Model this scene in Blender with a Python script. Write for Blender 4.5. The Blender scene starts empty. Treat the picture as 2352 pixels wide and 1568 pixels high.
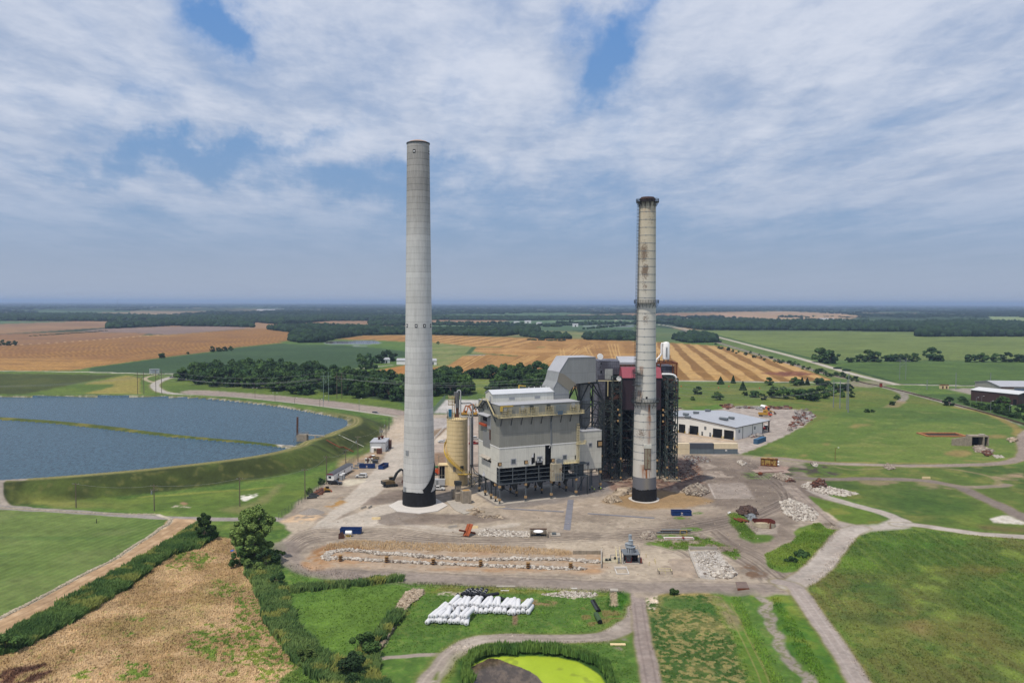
# built object by object: camera, light, ground, plant, site, vegetation, small objects, haze
import bpy,bmesh,math,random
import numpy as np
from mathutils import Vector,Matrix
R=math.radians
random.seed(7)
rng=np.random.default_rng(11)
SC=bpy.context.scene
COL=SC.collection
CAMH=76.0
PITCH=R(2.80)
ROLL=R(0.17)
FPX=1829.0
cam=bpy.data.cameras.new("camera")
cam.lens=28.0
cam.sensor_width=36.0
cam.clip_start=1.0
cam.clip_end=200000.0
camo=bpy.data.objects.new("camera",cam)
COL.objects.link(camo)
RM=Matrix.Rotation(math.pi/2-PITCH,3,'X')@Matrix.Rotation(ROLL,3,'Z')
camo.matrix_world=Matrix.Translation((0,0,CAMH))@RM.to_4x4()
SC.camera=camo
SUN_EL=R(66.0)
SUN_AZ_V=Vector((-0.64,-0.77))
SUN_AZ_V.normalize()
sun=bpy.data.lights.new("sun",'SUN')
sun.energy=3.7
sun.angle=R(0.6)
sun.color=(1.0,0.915,0.80)
suno=bpy.data.objects.new("sun",sun)
COL.objects.link(suno)
sdir=Vector((SUN_AZ_V.x*math.cos(SUN_EL),SUN_AZ_V.y*math.cos(SUN_EL),math.sin(SUN_EL)))
suno.rotation_euler=sdir.to_track_quat('Z','Y').to_euler()
suno.location=(-200,-200,400)
SC.view_settings.view_transform='Standard'
SC.view_settings.look='None'
SC.view_settings.exposure=0.0
SC.view_settings.gamma=1.0
SC.render.engine='CYCLES'
SC.cycles.max_bounces=5
SC.cycles.diffuse_bounces=2
SC.cycles.glossy_bounces=2
SC.cycles.transmission_bounces=2
SC.cycles.volume_bounces=0
SC.cycles.transparent_max_bounces=6
SC.cycles.caustics_reflective=False
SC.cycles.caustics_refractive=False
def s2l(v):
 v=v/255.0
 return v/12.92 if v<=0.04045 else((v+0.055)/1.055)**2.4
def lin(r,g,b):
 return(s2l(r),s2l(g),s2l(b))
KA=0.66
def alb(r,g,b,k=1.0):
 return tuple(min(0.82,s2l(v)*KA*k)for v in(r,g,b))
class NT:
 """small helper to write node trees"""
 def __init__(self,tree):
  self.t=tree;self.n=tree.nodes;self.l=tree.links
 def new(self,kind,**kw):
  nd=self.n.new(kind)
  for k,v in kw.items():setattr(nd,k,v)
  return nd
 def put(self,sock,v):
  if hasattr(v,'links')or isinstance(v,bpy.types.NodeSocket):self.l.new(v,sock)
  elif isinstance(v,(tuple,list))and sock.type=='RGBA' and len(v)==3:sock.default_value=(*v,1)
  else:sock.default_value=v
 def m(self,op,a,b=0.0,c=0.0,clamp=False):
  nd=self.new('ShaderNodeMath',operation=op,use_clamp=clamp)
  self.put(nd.inputs[0],a);self.put(nd.inputs[1],b);self.put(nd.inputs[2],c)
  return nd.outputs[0]
 def mix(self,f,a,b,mode='MIX'):
  nd=self.new('ShaderNodeMix',data_type='RGBA',blend_type=mode)
  self.put(nd.inputs[0],f);self.put(nd.inputs[6],a);self.put(nd.inputs[7],b)
  return nd.outputs[2]
 def ramp(self,v,lo,hi,a=0.0,b=1.0,smooth=True):
  nd=self.new('ShaderNodeMapRange',clamp=True)
  if smooth:nd.interpolation_type='SMOOTHSTEP'
  for i,q in enumerate((v,lo,hi,a,b)):self.put(nd.inputs[i],q)
  return nd.outputs[0]
 def noise(self,vec,scale,detail=4.0,rough=0.5,dist=0.0):
  nd=self.new('ShaderNodeTexNoise')
  if vec is not None:self.l.new(vec,nd.inputs['Vector'])
  nd.inputs['Scale'].default_value=scale;nd.inputs['Detail'].default_value=detail
  nd.inputs['Roughness'].default_value=rough;nd.inputs['Distortion'].default_value=dist
  return nd.outputs['Fac']
 def comb(self,x,y,z):
  nd=self.new('ShaderNodeCombineXYZ')
  for i,v in enumerate((x,y,z)):self.put(nd.inputs[i],v)
  return nd.outputs[0]
w=bpy.data.worlds.new("World");SC.world=w;w.use_nodes=True
nt=NT(w.node_tree);nt.n.clear()
sky=nt.new('ShaderNodeTexSky',sky_type='NISHITA',sun_disc=False)
sky.sun_elevation=SUN_EL
sky.sun_rotation=math.atan2(SUN_AZ_V.x,SUN_AZ_V.y)
sky.altitude=300;sky.air_density=1.0;sky.dust_density=1.2;sky.ozone_density=2.0
tc=nt.new('ShaderNodeTexCoord')
sx=nt.new('ShaderNodeSeparateXYZ');nt.l.new(tc.outputs['Generated'],sx.inputs[0])
X,Y,Z=sx.outputs
zc=nt.m('MAXIMUM',Z,0.0)
k=nt.m('ADD',zc,0.055)
PX=nt.m('DIVIDE',X,k);PY=nt.m('DIVIDE',Y,k)
v1=nt.comb(nt.m('MULTIPLY',PX,1.0),nt.m('MULTIPLY',PY,0.50),0.0)
v2=nt.comb(nt.m('MULTIPLY',PX,1.25),nt.m('MULTIPLY',PY,0.65),3.7)
n_big=nt.noise(v1,0.7,3.0,0.5,0.3)
n_str=nt.noise(nt.comb(nt.m('ADD',nt.m('MULTIPLY',PX,2.6),nt.m('MULTIPLY',PY,.5)),nt.m('MULTIPLY',PY,0.22),5.0),1.6,5.0,0.55,0.3)
n_mid=nt.noise(v2,1.7,7.0,0.56,0.15)
n_fin=nt.noise(nt.comb(PX,nt.m('MULTIPLY',PY,0.8),9.0),9.0,5.0,0.65,0.4)
ysafe=nt.m('MAXIMUM',Y,0.05)
TA=nt.m('ADD',nt.m('DIVIDE',X,ysafe),nt.m('MULTIPLY',nt.m('SUBTRACT',nt.noise(tc.outputs['Generated'],7.0,6.0,.6),.5),.26));TB=nt.m('ADD',nt.m('DIVIDE',Z,ysafe),nt.m('MULTIPLY',nt.m('SUBTRACT',nt.noise(nt.comb(Z,X,Y),9.0,6.0,.6),.5),.20))
def blob(px,py,rx,ry,rot=0.0):
 a0=(px-1176)/FPX;b0=(694-py)/FPX
 da=nt.m('SUBTRACT',TA,a0);db=nt.m('SUBTRACT',TB,b0)
 c,s=math.cos(rot),math.sin(rot)
 p=nt.m('ADD',nt.m('MULTIPLY',da,c),nt.m('MULTIPLY',db,s))
 q=nt.m('SUBTRACT',nt.m('MULTIPLY',db,c),nt.m('MULTIPLY',da,s))
 e=nt.m('ADD',nt.m('POWER',nt.m('ABSOLUTE',nt.m('MULTIPLY',p,FPX/rx)),2.0),nt.m('POWER',nt.m('ABSOLUTE',nt.m('MULTIPLY',q,FPX/ry)),2.0))
 return nt.m('POWER',2.718,nt.m('MULTIPLY',e,-1.0))
gaps=[(1400,110,170,60,R(50),.60),(1300,30,90,40,0,.3),(530,40,80,70,R(-60),.62),(420,150,60,90,R(-40),.1),(640,320,190,32,R(12),.34),(850,420,340,42,R(-4),.36),(300,385,330,38,R(4),.32),(250,545,500,55,R(3),.22),(1080,250,90,160,R(10),.13),(1420,290,70,130,R(-30),.18),(1250,560,420,110,0,.30),(1900,560,600,60,0,.25),(300,270,200,30,R(15),.16),(80,230,120,30,0,.12),(1640,420,170,40,R(20),.10)]
tot=None
for g in gaps:
 b=nt.m('MULTIPLY',blob(*g[:5]),g[5])
 tot=b if tot is None else nt.m('ADD',tot,b)
dens=nt.m('ADD',nt.m('ADD',nt.m('MULTIPLY',n_mid,0.62),nt.m('MULTIPLY',n_str,0.38)),nt.m('MULTIPLY',n_big,0.32))
dens=nt.m('ADD',dens,nt.m('MULTIPLY',n_fin,0.14))
dens=nt.m('SUBTRACT',dens,tot)
cover=nt.ramp(dens,0.20,0.80)
fade=nt.ramp(Z,0.03,0.14,0.12,1.0)
cover=nt.m('MULTIPLY',cover,fade)
cover=nt.m('MULTIPLY',cover,0.90)
S=10.0
ramp=nt.new('ShaderNodeValToRGB')
nt.l.new(zc,ramp.inputs[0])
cr=ramp.color_ramp
stops=[(0.0,(168,179,199)),(0.05,(150,167,194)),(0.10,(134,162,198)),(0.20,(120,158,204)),(0.36,(98,146,208)),(1.0,(92,132,190))]
cr.elements[0].position=0.0;cr.elements[0].color=(*lin(*stops[0][1]),1)
cr.elements[1].position=1.0;cr.elements[1].color=(*lin(*stops[-1][1]),1)
for p,c in stops[1:-1]:
 e=cr.elements.new(p);e.color=(*lin(*c),1)
clear=nt.mix(1.0,ramp.outputs[0],(S,S,S),'MULTIPLY')
clear=nt.mix(0.12,clear,sky.outputs[0])
cl_lo=lin(170,184,208);cl_hi=lin(220,225,237)
cshade=nt.ramp(nt.m('ADD',nt.m('MULTIPLY',n_mid,0.75),nt.m('MULTIPLY',n_fin,0.25)),0.30,0.68)
cshade=nt.m('MULTIPLY',cshade,nt.ramp(Z,0.04,0.26,0.25,1.0))
cloud=nt.mix(cshade,tuple(v*S for v in cl_lo),tuple(v*S for v in cl_hi))
final=nt.mix(cover,clear,cloud)
bg=nt.new('ShaderNodeBackground');bg.inputs[1].default_value=0.10
nt.l.new(final,bg.inputs[0])
wo=nt.new('ShaderNodeOutputWorld');nt.l.new(bg.outputs[0],wo.inputs[0])
def ray(px,py):
 d=RM@Vector(((px-1176)/FPX,-(py-784)/FPX,-1.0))
 return d
def G(px,py,z=0.0):
 d=ray(px,py)
 t=(z-CAMH)/d.z
 return(d.x*t,d.y*t)
def G3(px,py,z=0.0):
 x,y=G(px,py,z);return Vector((x,y,z))
def AT(px,py,Yd):
 """point on the sight line at depth Yd -> (x, z)"""
 d=ray(px,py);t=Yd/d.y
 return(d.x*t,CAMH+d.z*t)
def ONP(px,py,o,ex):
 """sight line met with the vertical plane through o along ex -> (u, z)"""
 d=ray(px,py)
 n=Vector((-ex[1],ex[0]))
 t=(o[0]*n.x+o[1]*n.y)/(d.x*n.x+d.y*n.y)
 p=Vector((d.x*t-o[0],d.y*t-o[1]))
 return(p.x*ex[0]+p.y*ex[1],CAMH+d.z*t)
def hash2(ix,iy,seed):
 h=(ix.astype(np.int64)*374761393+iy.astype(np.int64)*668265263+seed*974711)&0xFFFFFFFF
 h=((h^(h>>13))*1274126177)&0xFFFFFFFF
 h=h^(h>>16)
 return(h&0xFFFFFF).astype(np.float32)/16777215.0
def vnoise(x,y,seed=0):
 xi=np.floor(x);yi=np.floor(y)
 fx=(x-xi).astype(np.float32);fy=(y-yi).astype(np.float32)
 fx=fx*fx*(3-2*fx);fy=fy*fy*(3-2*fy)
 xi=xi.astype(np.int64);yi=yi.astype(np.int64)
 a=hash2(xi,yi,seed);b=hash2(xi+1,yi,seed);c=hash2(xi,yi+1,seed);d=hash2(xi+1,yi+1,seed)
 return(a*(1-fx)+b*fx)*(1-fy)+(c*(1-fx)+d*fx)*fy
def fbm(x,y,seed=0,oct=3,gain=0.5):
 s=0;amp=1;t=0
 for i in range(oct):
  s=s+amp*vnoise(x,y,seed+i*17);t+=amp
  x=x*2.03+5.1;y=y*2.03+1.7;amp*=gain
 return s/t
def sstep(v,a,b):
 t=np.clip((v-a)/(b-a),0,1);return t*t*(3-2*t)
vs=list(np.arange(1700,920,-14))+list(np.arange(920,40,-1.25))
q=40.0
while q>2.4:
 vs.append(q);q-=max(0.10,min(1.25,q*0.035))
vs=np.array(vs)
us=np.concatenate([np.arange(-2600,-1330,16),np.arange(-1322,1322,1.9),np.arange(1330,2600,16)])
NR,NC=len(vs),len(us)
YY=(FPX*CAMH/vs)[:,None]*np.ones((1,NC))
XX=YY*(us/FPX)[None,:]
SPC=(YY/FPX*1.9)
SPD=YY*YY/(FPX*CAMH)*1.25
RGB=np.zeros((NR,NC,3),np.float32)
CLS=np.zeros((NR,NC),np.int16)
NAMES=['ground','wheat_field','crop_field','dirt_yard','gravel_road','reservoir_water','pond_water','paved_road','dry_field','gravel_lot','railway_ballast','pond_algae']
CI={n:i for i,n in enumerate(NAMES)}
N={}
for key,sc_,seed,oc in(('a',0.9,1,2),('b',2.6,2,2),('c',8,3,3),('d',26,4,3),('e',90,5,3),('f',320,6,3),('g',1300,7,4)):
 n=fbm(XX/sc_,YY/sc_,seed,oc)
 wgt=np.clip(sc_*2.2/np.maximum(SPC,SPD*0.5),0,1)
 N[key]=(0.5+(n-0.5)*wgt).astype(np.float32)
N['hx']=fbm(XX/60,YY/9,31,3).astype(np.float32)
N['farx']=fbm(XX/2600,YY/420,41,4,0.6).astype(np.float32)
N['w1']=(fbm(XX/5,YY/5,51,2)-0.5).astype(np.float32)
N['w2']=(fbm(XX/5,YY/5,61,2)-0.5).astype(np.float32)
def jc(u):return np.clip(np.searchsorted(us,u),0,NC-1)
def W(pts,z=0.0):return np.array([G(p[0],p[1],z)for p in pts])
def uvof(xy):return FPX*xy[:,0]/xy[:,1],FPX*CAMH/xy[:,1]
def sl_for(xy,padm=0.0):
 y0=max(50.0,xy[:,1].min()-padm);y1=xy[:,1].max()+padm
 i0=np.searchsorted(-vs,-FPX*CAMH/y0);i1=np.searchsorted(-vs,-FPX*CAMH/y1)+1
 uu=[]
 for px,py in xy:
  for yy in(max(py-padm,y0),min(py+padm,y1)):
   uu+=[FPX*(px-padm)/yy,FPX*(px+padm)/yy]
 j0=np.searchsorted(us,min(uu))-1;j1=np.searchsorted(us,max(uu))+1
 return slice(max(0,i0-2),min(NR,i1+2)),slice(max(0,j0),min(NC,j1))
def pip(x,y,P):
 ins=np.zeros(x.shape,bool);n=len(P);j=n-1
 for i in range(n):
  xi,yi=P[i];xj,yj=P[j]
  if yi!=yj:
   c=((yi>y)!=(yj>y))&(x<(xj-xi)*(y-yi)/(yj-yi)+xi)
   ins^=c
  j=i
 return ins
def blur(m,r):
 if r<1:return m
 for ax in(0,1):
  p=np.pad(m,[(r,r)if a==ax else(0,0)for a in(0,1)],mode='edge')
  c=np.cumsum(p,axis=ax,dtype=np.float64)
  c=np.insert(c,0,0,axis=ax)
  L=m.shape[ax]
  hi=np.take(c,range(2*r+1,2*r+1+L),axis=ax);lo=np.take(c,range(0,L),axis=ax)
  m=(hi-lo)/(2*r+1)
 return m
def colour(spec,S):
 """spec: base sRGB, then (sRGB, noise key or function, lo, hi, strength)..."""
 base=np.array(alb(*spec[0]),np.float32)
 h=(S[0].stop-S[0].start,S[1].stop-S[1].start)
 out=np.broadcast_to(base,h+(3,)).copy()
 for c2,key,lo,hi,st in spec[1:]:
  n=N[key][S]if isinstance(key,str)else key(XX[S],YY[S])
  f=(sstep(n,lo,hi)*st)[...,None]
  out=out*(1-f)+np.array(alb(*c2),np.float32)*f
 return out
def put(S,mask,col,cls):
 m=mask[...,None]
 RGB[S]=RGB[S]*(1-m)+col*m
 if cls is not None:
  c=CLS[S];c[mask>0.5]=CI[cls];CLS[S]=c
def poly(pts,spec,cls=None,warp=0.0,soft=1,z=0.0,alpha=1.0,world=None,thin=None):
 P=W(pts,z)if world is None else np.array(world)
 S=sl_for(P,3+warp)
 if S[0].stop-S[0].start<2 or S[1].stop-S[1].start<2:return
 x=XX[S]+N['w1'][S]*warp*2;y=YY[S]+N['w2'][S]*warp*2
 m=pip(x,y,P).astype(np.float32)
 m=blur(m,soft)*alpha
 if thin is not None:
  key,lo,hi=thin
  m=m*sstep(N[key][S],lo,hi)
 put(S,m,colour(spec,S),cls)
def segdist(x,y,P):
 d=np.full(x.shape,1e9,np.float32)
 for(ax,ay),(bx,by)in zip(P[:-1],P[1:]):
  dx,dy=bx-ax,by-ay;L=dx*dx+dy*dy+1e-9
  t=np.clip(((x-ax)*dx+(y-ay)*dy)/L,0,1)
  d=np.minimum(d,np.hypot(x-ax-t*dx,y-ay-t*dy))
 return d
def smooth(P,n=6):
 P=np.array(P,float)
 if len(P)<3:return P
 Q=np.vstack([2*P[0]-P[1],P,2*P[-1]-P[-2]]);out=[]
 for i in range(1,len(Q)-2):
  p0,p1,p2,p3=Q[i-1:i+3]
  for t in np.linspace(0,1,n,endpoint=False):
   out.append(0.5*((2*p1)+(-p0+p2)*t+(2*p0-5*p1+4*p2-p3)*t*t+(-p0+3*p1-3*p2+p3)*t**3))
 out.append(P[-1]);return np.array(out)
def line(pts,width,spec,cls=None,edge=0.6,alpha=1.0,warp=0.45,z=0.0,world=None,crv=True,verge=None):
 P=W(pts,z)if world is None else np.array(world)
 if crv:P=smooth(P)
 S=sl_for(P,width+4)
 x=XX[S]+N['w1'][S]*warp*2;y=YY[S]+N['w2'][S]*warp*2
 d=segdist(x,y,P)
 e=edge+0.35*SPC[S]
 if verge:
  put(S,(1-sstep(d,width/2,width/2+verge[0])).astype(np.float32)*verge[2],colour([verge[1]],S),None)
 m=(1-sstep(d,width/2-e*.5,width/2+e*.5))*alpha
 put(S,m,colour(spec,S),cls)
def track(pts,gauge=2.0,wd=0.45,c=(110,100,92),alpha=0.5,z=0.0):
 P=smooth(W(pts,z));T=np.gradient(P,axis=0);nrm=np.stack([-T[:,1],T[:,0]],1)
 nrm/=(np.linalg.norm(nrm,axis=1)[:,None]+1e-9)
 for s in(-1,1):
  line(None,wd,[c],None,0.3,alpha,0.1,world=P+nrm*gauge/2*s,crv=False)
def rows(p,q_,period,duty=0.5,wob=0.0,seed=0):
 a=np.array(G(*p));b=np.array(G(*q_));d=(b-a)/np.linalg.norm(b-a);nx,ny=-d[1],d[0]
 def f(x,y):
  t=(x*nx+y*ny)/period
  if wob:t=t+wob*(fbm(x/60,y/60,seed+3,2)-0.5)
  k=np.floor(t);fr=t-k
  r=hash2(k,k*0+seed,5)
  tri=1-np.abs(fr-0.5)*2
  fade=np.clip(period/(SPD_AT(x,y))/2.0,0,1)
  v=0.5+(tri-0.5)*0.8+(r-0.5)*0.35
  return 0.5+(v-0.5)*fade
 return f
def SPD_AT(x,y):return np.maximum(y*y/(FPX*CAMH)*1.0,y/FPX*1.0)
WOOD=[(26,46,30),((44,66,38),'d',.45,.7,.7),((20,34,28),'c',.5,.7,.5)]
ALL=(slice(0,NR),slice(0,NC))
RGB[:]=colour([(96,124,52),((72,104,44),'d',.35,.65,.8),((124,132,66),'c',.5,.8,.5),((112,138,56),'a',.4,.8,.4)],ALL)
far=sstep(YY,1500,1900)[...,None]
fc=colour([(40,62,40),((58,82,48),'farx',.45,.6,.8),((30,50,40),'e',.5,.7,.6)],ALL)
cell=hash2(np.floor(XX/800+0.35*np.floor(YY/1200)),np.floor(YY/1200+0.2),77)
pale=((cell>0.86)&(YY>2600)).astype(np.float32)*sstep(N['farx'],.40,.50)
grn=((cell<0.22)&(YY>2400)).astype(np.float32)
fc=fc*(1-pale[...,None]*.8)+np.array(alb(176,150,120),np.float32)*pale[...,None]*.8
fc=fc*(1-grn[...,None]*.7)+np.array(alb(96,122,84),np.float32)*grn[...,None]*.7
RGB[:]=RGB*(1-far)+fc*far
SOY=[(62,88,52),((74,100,60),'e',.4,.65,.6),((52,76,46),'hx',.5,.7,.4)]
SOYF=[(78,106,74),((90,116,80),'f',.4,.65,.6)]
STUB=[(166,120,74),((190,142,84),'d',.4,.7,.5),((146,106,70),'e',.5,.75,.5)]
PINK=[(160,128,94),((138,108,86),'e',.4,.7,.6)]
GOLD=[(196,150,84),((178,132,64),'d',.45,.7,.5)]
PALE=[(112,128,64),((96,114,54),'e',.42,.7,.7),((130,146,78),'hx',.45,.7,.5)]
poly([(-300,736),(150,736),(246,737),(400,737),(420,752),(246,752),(0,767),(-300,772)],PINK,'wheat_field',3)
poly([(-300,734),(0,736),(180,738),(0,744),(-300,748)],SOYF,'crop_field',3)
poly([(176,762),(246,754),(352,751),(513,748),(640,752),(557,756),(387,769),(331,766)],[(150,128,116),((136,116,108),'f',.4,.6,.5)],'wheat_field',2)
poly([(-300,772),(0,767),(176,762),(340,765),(300,780),(100,792),(-300,800)],[(142,106,76),((160,122,80),'f',.5,.7,.6)],'wheat_field',3)
poly([(575,740),(660,741),(700,755),(640,762),(560,757)],PINK,'wheat_field',2)
f1=rows((60,820),(620,764),8.5,wob=1.2,seed=2)
poly([(-300,802),(0,793),(70,792),(182,783),(337,770),(387,769),(557,756),(700,752),(735,762),(670,785),(542,798),(480,808),(381,820),(205,844),(164,851),(-300,851)],[(144,102,54),((188,144,76),f1,.3,.85,.9),((152,110,68),'e',.45,.7,.5),((196,152,86),'f',.52,.68,.6),((120,86,56),'hx',.52,.7,.5)],'wheat_field',3,1)
line([(0,794),(70,790),(182,783),(337,771),(387,769)],5,[(206,170,128)],None,2)
poly([(205,845),(381,821),(480,809),(543,799),(670,786),(745,786),(815,792),(905,802),(935,806),(935,818),(866,832),(800,850),(760,880),(420,862),(205,853)],SOY,'crop_field',2,1)
line([(205,845),(381,821),(480,809),(543,799),(670,786)],4,[(84,112,52)],None,2)
poly([(640,784),(700,780),(760,777),(830,780),(935,784),(935,807),(880,800),(790,793),(660,790)],[(98,126,56),((80,112,48),'d',.4,.6,.7)],None,3)
poly([(743,788),(758,784),(857,783),(880,788),(850,790),(760,790)],[(150,162,170)],'pond_water',1)
poly([(808,793),(846,794),(842,795.5),(812,795)],[(150,160,160)],None,1)
poly([(680,738),(760,735),(930,735),(930,748),(860,748),(760,745),(700,747)],PINK,'wheat_field',2)
poly([(850,748),(930,748),(930,753),(860,753)],PINK,'wheat_field',2)
poly([(990,735),(1180,735),(1130,742),(990,743)],PINK,'wheat_field',2)
poly([(990,743),(1130,742),(1180,736),(1290,735),(1460,744),(1460,756),(1250,760),(1150,754),(990,751)],SOYF,'crop_field',2)
poly([(880,726),(1300,722),(1460,726),(1460,733),(1180,732),(880,731)],SOYF,'crop_field',2)
poly([(1240,735),(1440,735),(1520,746),(1440,748),(1300,745)],[(104,130,92)],'crop_field',2)
poly([(1130,757),(1240,760),(1440,763),(1600,772),(1620,784),(1460,784),(1300,776),(1160,772)],[(140,138,92),((112,126,72),'e',.4,.6,.8)],None,3)
poly([(1180,748),(1230,749),(1225,751),(1185,750)],[(170,178,182)],'pond_water',1)
poly([(1330,748),(1450,747),(1470,750),(1350,750)],[(172,180,186)],'pond_water',1)
g1=rows((1100,795),(760,771),17,wob=.3,seed=8)
def band(p,q_,per,thr,seed=0,amp=.25):
 a=np.array(G(*p));b=np.array(G(*q_));d=(b-a)/np.linalg.norm(b-a);nx,ny=-d[1],d[0]
 def f(x,y):
  t=(x*nx+y*ny)/per+amp*(fbm(x/25,y/90,seed,2)-0.5)
  fr=t-np.floor(t)
  return 1-np.abs(fr-0.5)*2
 return f
gb=band((1548,790),(1628,870),25.0,.5,4)
gc=band((1290,785),(1240,850),42.0,.5,5,1.0)
ga=band((1100,772),(1040,782),30.0,.5,6,.3)
GOLDPOLY=[(764,779),(833,769),(928,768),(1148,774),(1300,777),(1455,783),(1548,788),(1657,795.5),(1822,839),(1913,872),(1811,876),(1562,873),(1420,875),(1280,900),(1120,880),(1000,860),(866,858),(866,850),(935,838),(985,844),(1030,838),(1080,806),(1092,797),(1040,792),(935,785),(860,781)]
poly(GOLDPOLY,[(176,134,76),((158,116,60),gc,.35,.6,.8),((206,162,100),'e',.5,.7,.6),((160,118,60),'c',.55,.8,.5)],'wheat_field',2,1)
poly([(990,770),(1148,775),(1230,778),(1200,797),(1092,797),(1000,788)],[(152,112,60),((194,152,92),ga,.35,.55,1.0),((190,146,82),'d',.5,.7,.5)],None,2,1)
poly([(1500,786),(1548,788),(1657,795.5),(1822,839),(1913,872),(1811,876),(1562,873),(1490,873)],[(144,106,54),((200,162,102),gb,.40,.52,1.0),((180,138,76),'d',.52,.75,.5)],None,2,1)
for a,b in(((1200,860),(1330,790)),((1240,870),(1360,792)),((1120,860),(1210,818)),((1150,862),(1236,816)),((1290,800),(1300,870)),((1400,790),(1430,868)),((1415,790),(1448,868)),((1050,850),(1110,815)),((1330,800),(1290,850)),((1345,795),(1380,850))):
 track([a,((a[0]+b[0])/2+random.uniform(-9,9),(a[1]+b[1])/2),b],5,1.6,(226,186,118),.7)
for a,b in(((1000,852),(1080,812)),((1030,856),(1120,808)),((1075,858),(1150,812)),((1370,790),(1395,860)),((1350,786),(1365,840)),((1180,790),(1140,806))):
 track([a,b],7,1.4,(140,98,52),.5)
poly([(990,786),(1040,791),(1092,797),(1086,806),(1120,812),(1060,818),(1030,838),(985,846),(935,840),(935,784)],[(138,142,88),((112,130,66),'d',.4,.65,.8)],None,2,1)
line([(1085,797),(1140,797),(1200,798),(1250,797)],6,[(88,112,52)],None,2)
line([(990,815),(1060,813),(1120,813),(1180,817)],12,[(78,104,50)],None,3)
line([(1090,796),(1075,812)],8,[(70,96,46)],None,3)
line([(1070,815),(1110,815.5)],6,[(150,158,160)],None,1)
poly([(866,853),(935,838),(935,856),(880,862)],[(186,132,66),((160,110,54),'c',.4,.7,.7)],'wheat_field',1)
line([(800,850),(866,842),(905,838),(960,838)],5,[(176,172,158)],'gravel_road',2)
poly([(1740,856),(1830,852),(1880,860),(1800,864)],[(126,78,56),((160,110,70),'c',.5,.7,.7)],None,5)
poly([(1000,862),(1150,872),(1190,890),(1120,905),(1000,890)],[(126,138,66),((104,124,56),'d',.4,.6,.8)],None,3)
WF=[(58,78,44),((48,66,40),'c',.4,.7,.6)]
for pl in([(414,874),(440,885),(520,892),(620,902),(700,910),(790,916),(935,926),(935,880),(870,872),(800,868),(740,856),(640,848),(560,846),(500,851),(440,860)],[(985,868),(1068,870),(1072,900),(1100,908),(985,915)],[(1150,872),(1290,868),(1290,908),(1120,911),(1140,888)],[(985,862),(1290,864),(1290,871),(985,871)],[(614,755),(700,750),(780,752),(850,756),(932,757),(932,769),(830,771),(770,779),(740,787),(690,788),(664,783),(668,773),(700,767),(620,757)],[(1545,744),(1600,738),(1700,737),(1800,741),(1960,744),(2114,744),(2200,740),(2400,746),(2400,774),(2110,774),(2110,763),(1800,759),(1612,759),(1560,750)]):
 poly(pl,WF,None,2,1)
poly([(1300,727),(1560,722),(1750,718),(1750,726),(1560,730),(1300,732)],PINK,'wheat_field',2)
poly([(1630,725),(1790,717),(1930,722),(1980,730),(1930,738),(1760,737)],[(182,148,118),((168,150,110),'farx',.45,.6,.6)],'wheat_field',4)
poly([(1750,738),(1900,735),(1890,741),(1770,741)],[(176,176,130)],'wheat_field',3)
poly([(2262,730),(2352,732),(2500,736),(2500,745),(2300,744)],[(136,152,104)],'crop_field',3)
poly([(1540,752),(1610,752),(1615,758),(1560,758)],[(160,138,104)],None,2)
poly([(1599,759),(1800,759),(2114,762),(2352,772),(2600,784),(2600,835),(2352,829),(2161,829),(1884,829),(1712,788),(1620,764)],PALE,'crop_field',2,1)
poly([(1920,838),(1979,834),(2212,831),(2352,833),(2600,836),(2600,893),(2352,884),(2063,883),(2052,878),(1975,856)],[(80,106,44),((96,122,54),'hx',.45,.7,.7),((66,92,40),'d',.5,.7,.5)],'crop_field',2,1)
line([(2063,881.5),(2200,884),(2352,885.5)],5,[(48,78,38)],None,2)
line([(1925,842),(2000,862),(2052,877)],6,[(46,76,36)],None,2)
line([(1615,761),(1712,786),(1830,815),(1884,828)],8,[(60,92,44)],None,3)
poly([(1850,829),(1930,827),(2300,828),(2300,834),(1990,833),(1920,837)],[(92,118,60)],None,4)
poly([(1580,762),(1616,770),(1712,793),(1884,833),(1975,858),(2045,880),(1990,881),(1910,870),(1830,838),(1660,792),(1600,782)],[(112,128,66),((86,112,50),'d',.4,.6,.8)],None,3)
poly([(1455,746),(1560,756),(1570,785),(1450,782)],[(88,110,66),((110,124,76),'f',.4,.6,.6)],None,3)
PAST=[(102,120,50),((130,130,66),'d',.45,.7,.7),((84,112,44),'c',.5,.75,.5)]
poly([(1540,877),(1811,880),(1990,886),(2080,900),(2180,930),(2300,965),(2360,990),(2360,1060),(1700,1050),(1560,950)],PAST,None,2)
line([(1450,877),(1562,874.5),(1811,877.5),(1913,879),(2004,881),(2059,882.5),(2352,888.5),(2600,894)],6.5,[(196,188,176),((176,168,156),'b',.4,.7,.5)],'gravel_road',1.5)
line([(1380,730),(1420,736),(1509,745),(1560,753),(1613,765),(1680,782),(1749,800),(1815,817),(1880,835.5),(1960,859),(2059,883)],8.5,[(206,198,186),((184,176,162),'b',.4,.7,.5)],'gravel_road',2,verge=(5,(150,140,104),.6))
line([(1566,756),(1600,770),(1639,783),(1700,802),(1785,826.5),(1850,845),(1906,860),(1960,872),(1986,880),(2023,887),(2080,900),(2169,923),(2260,947),(2352,974),(2450,1004)],8.5,[(170,160,150),((140,128,118),'b',.4,.7,.7)],'railway_ballast',1.5)
poly([(1960,872),(2030,877),(2052,882),(2000,890),(1930,884)],[(150,142,120),((112,122,70),'c',.5,.7,.8)],None,1.5)
line([(1990,881),(2040,892),(2072,903),(2078,912),(2068,922)],6,[(164,156,144),((120,118,96),'b',.4,.7,.7)],'gravel_road',1.5)
line([(2068,922),(2040,938),(2000,958),(1960,970)],9,[(160,140,108),((128,122,80),'c',.45,.7,.8)],None,3,.8)
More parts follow.
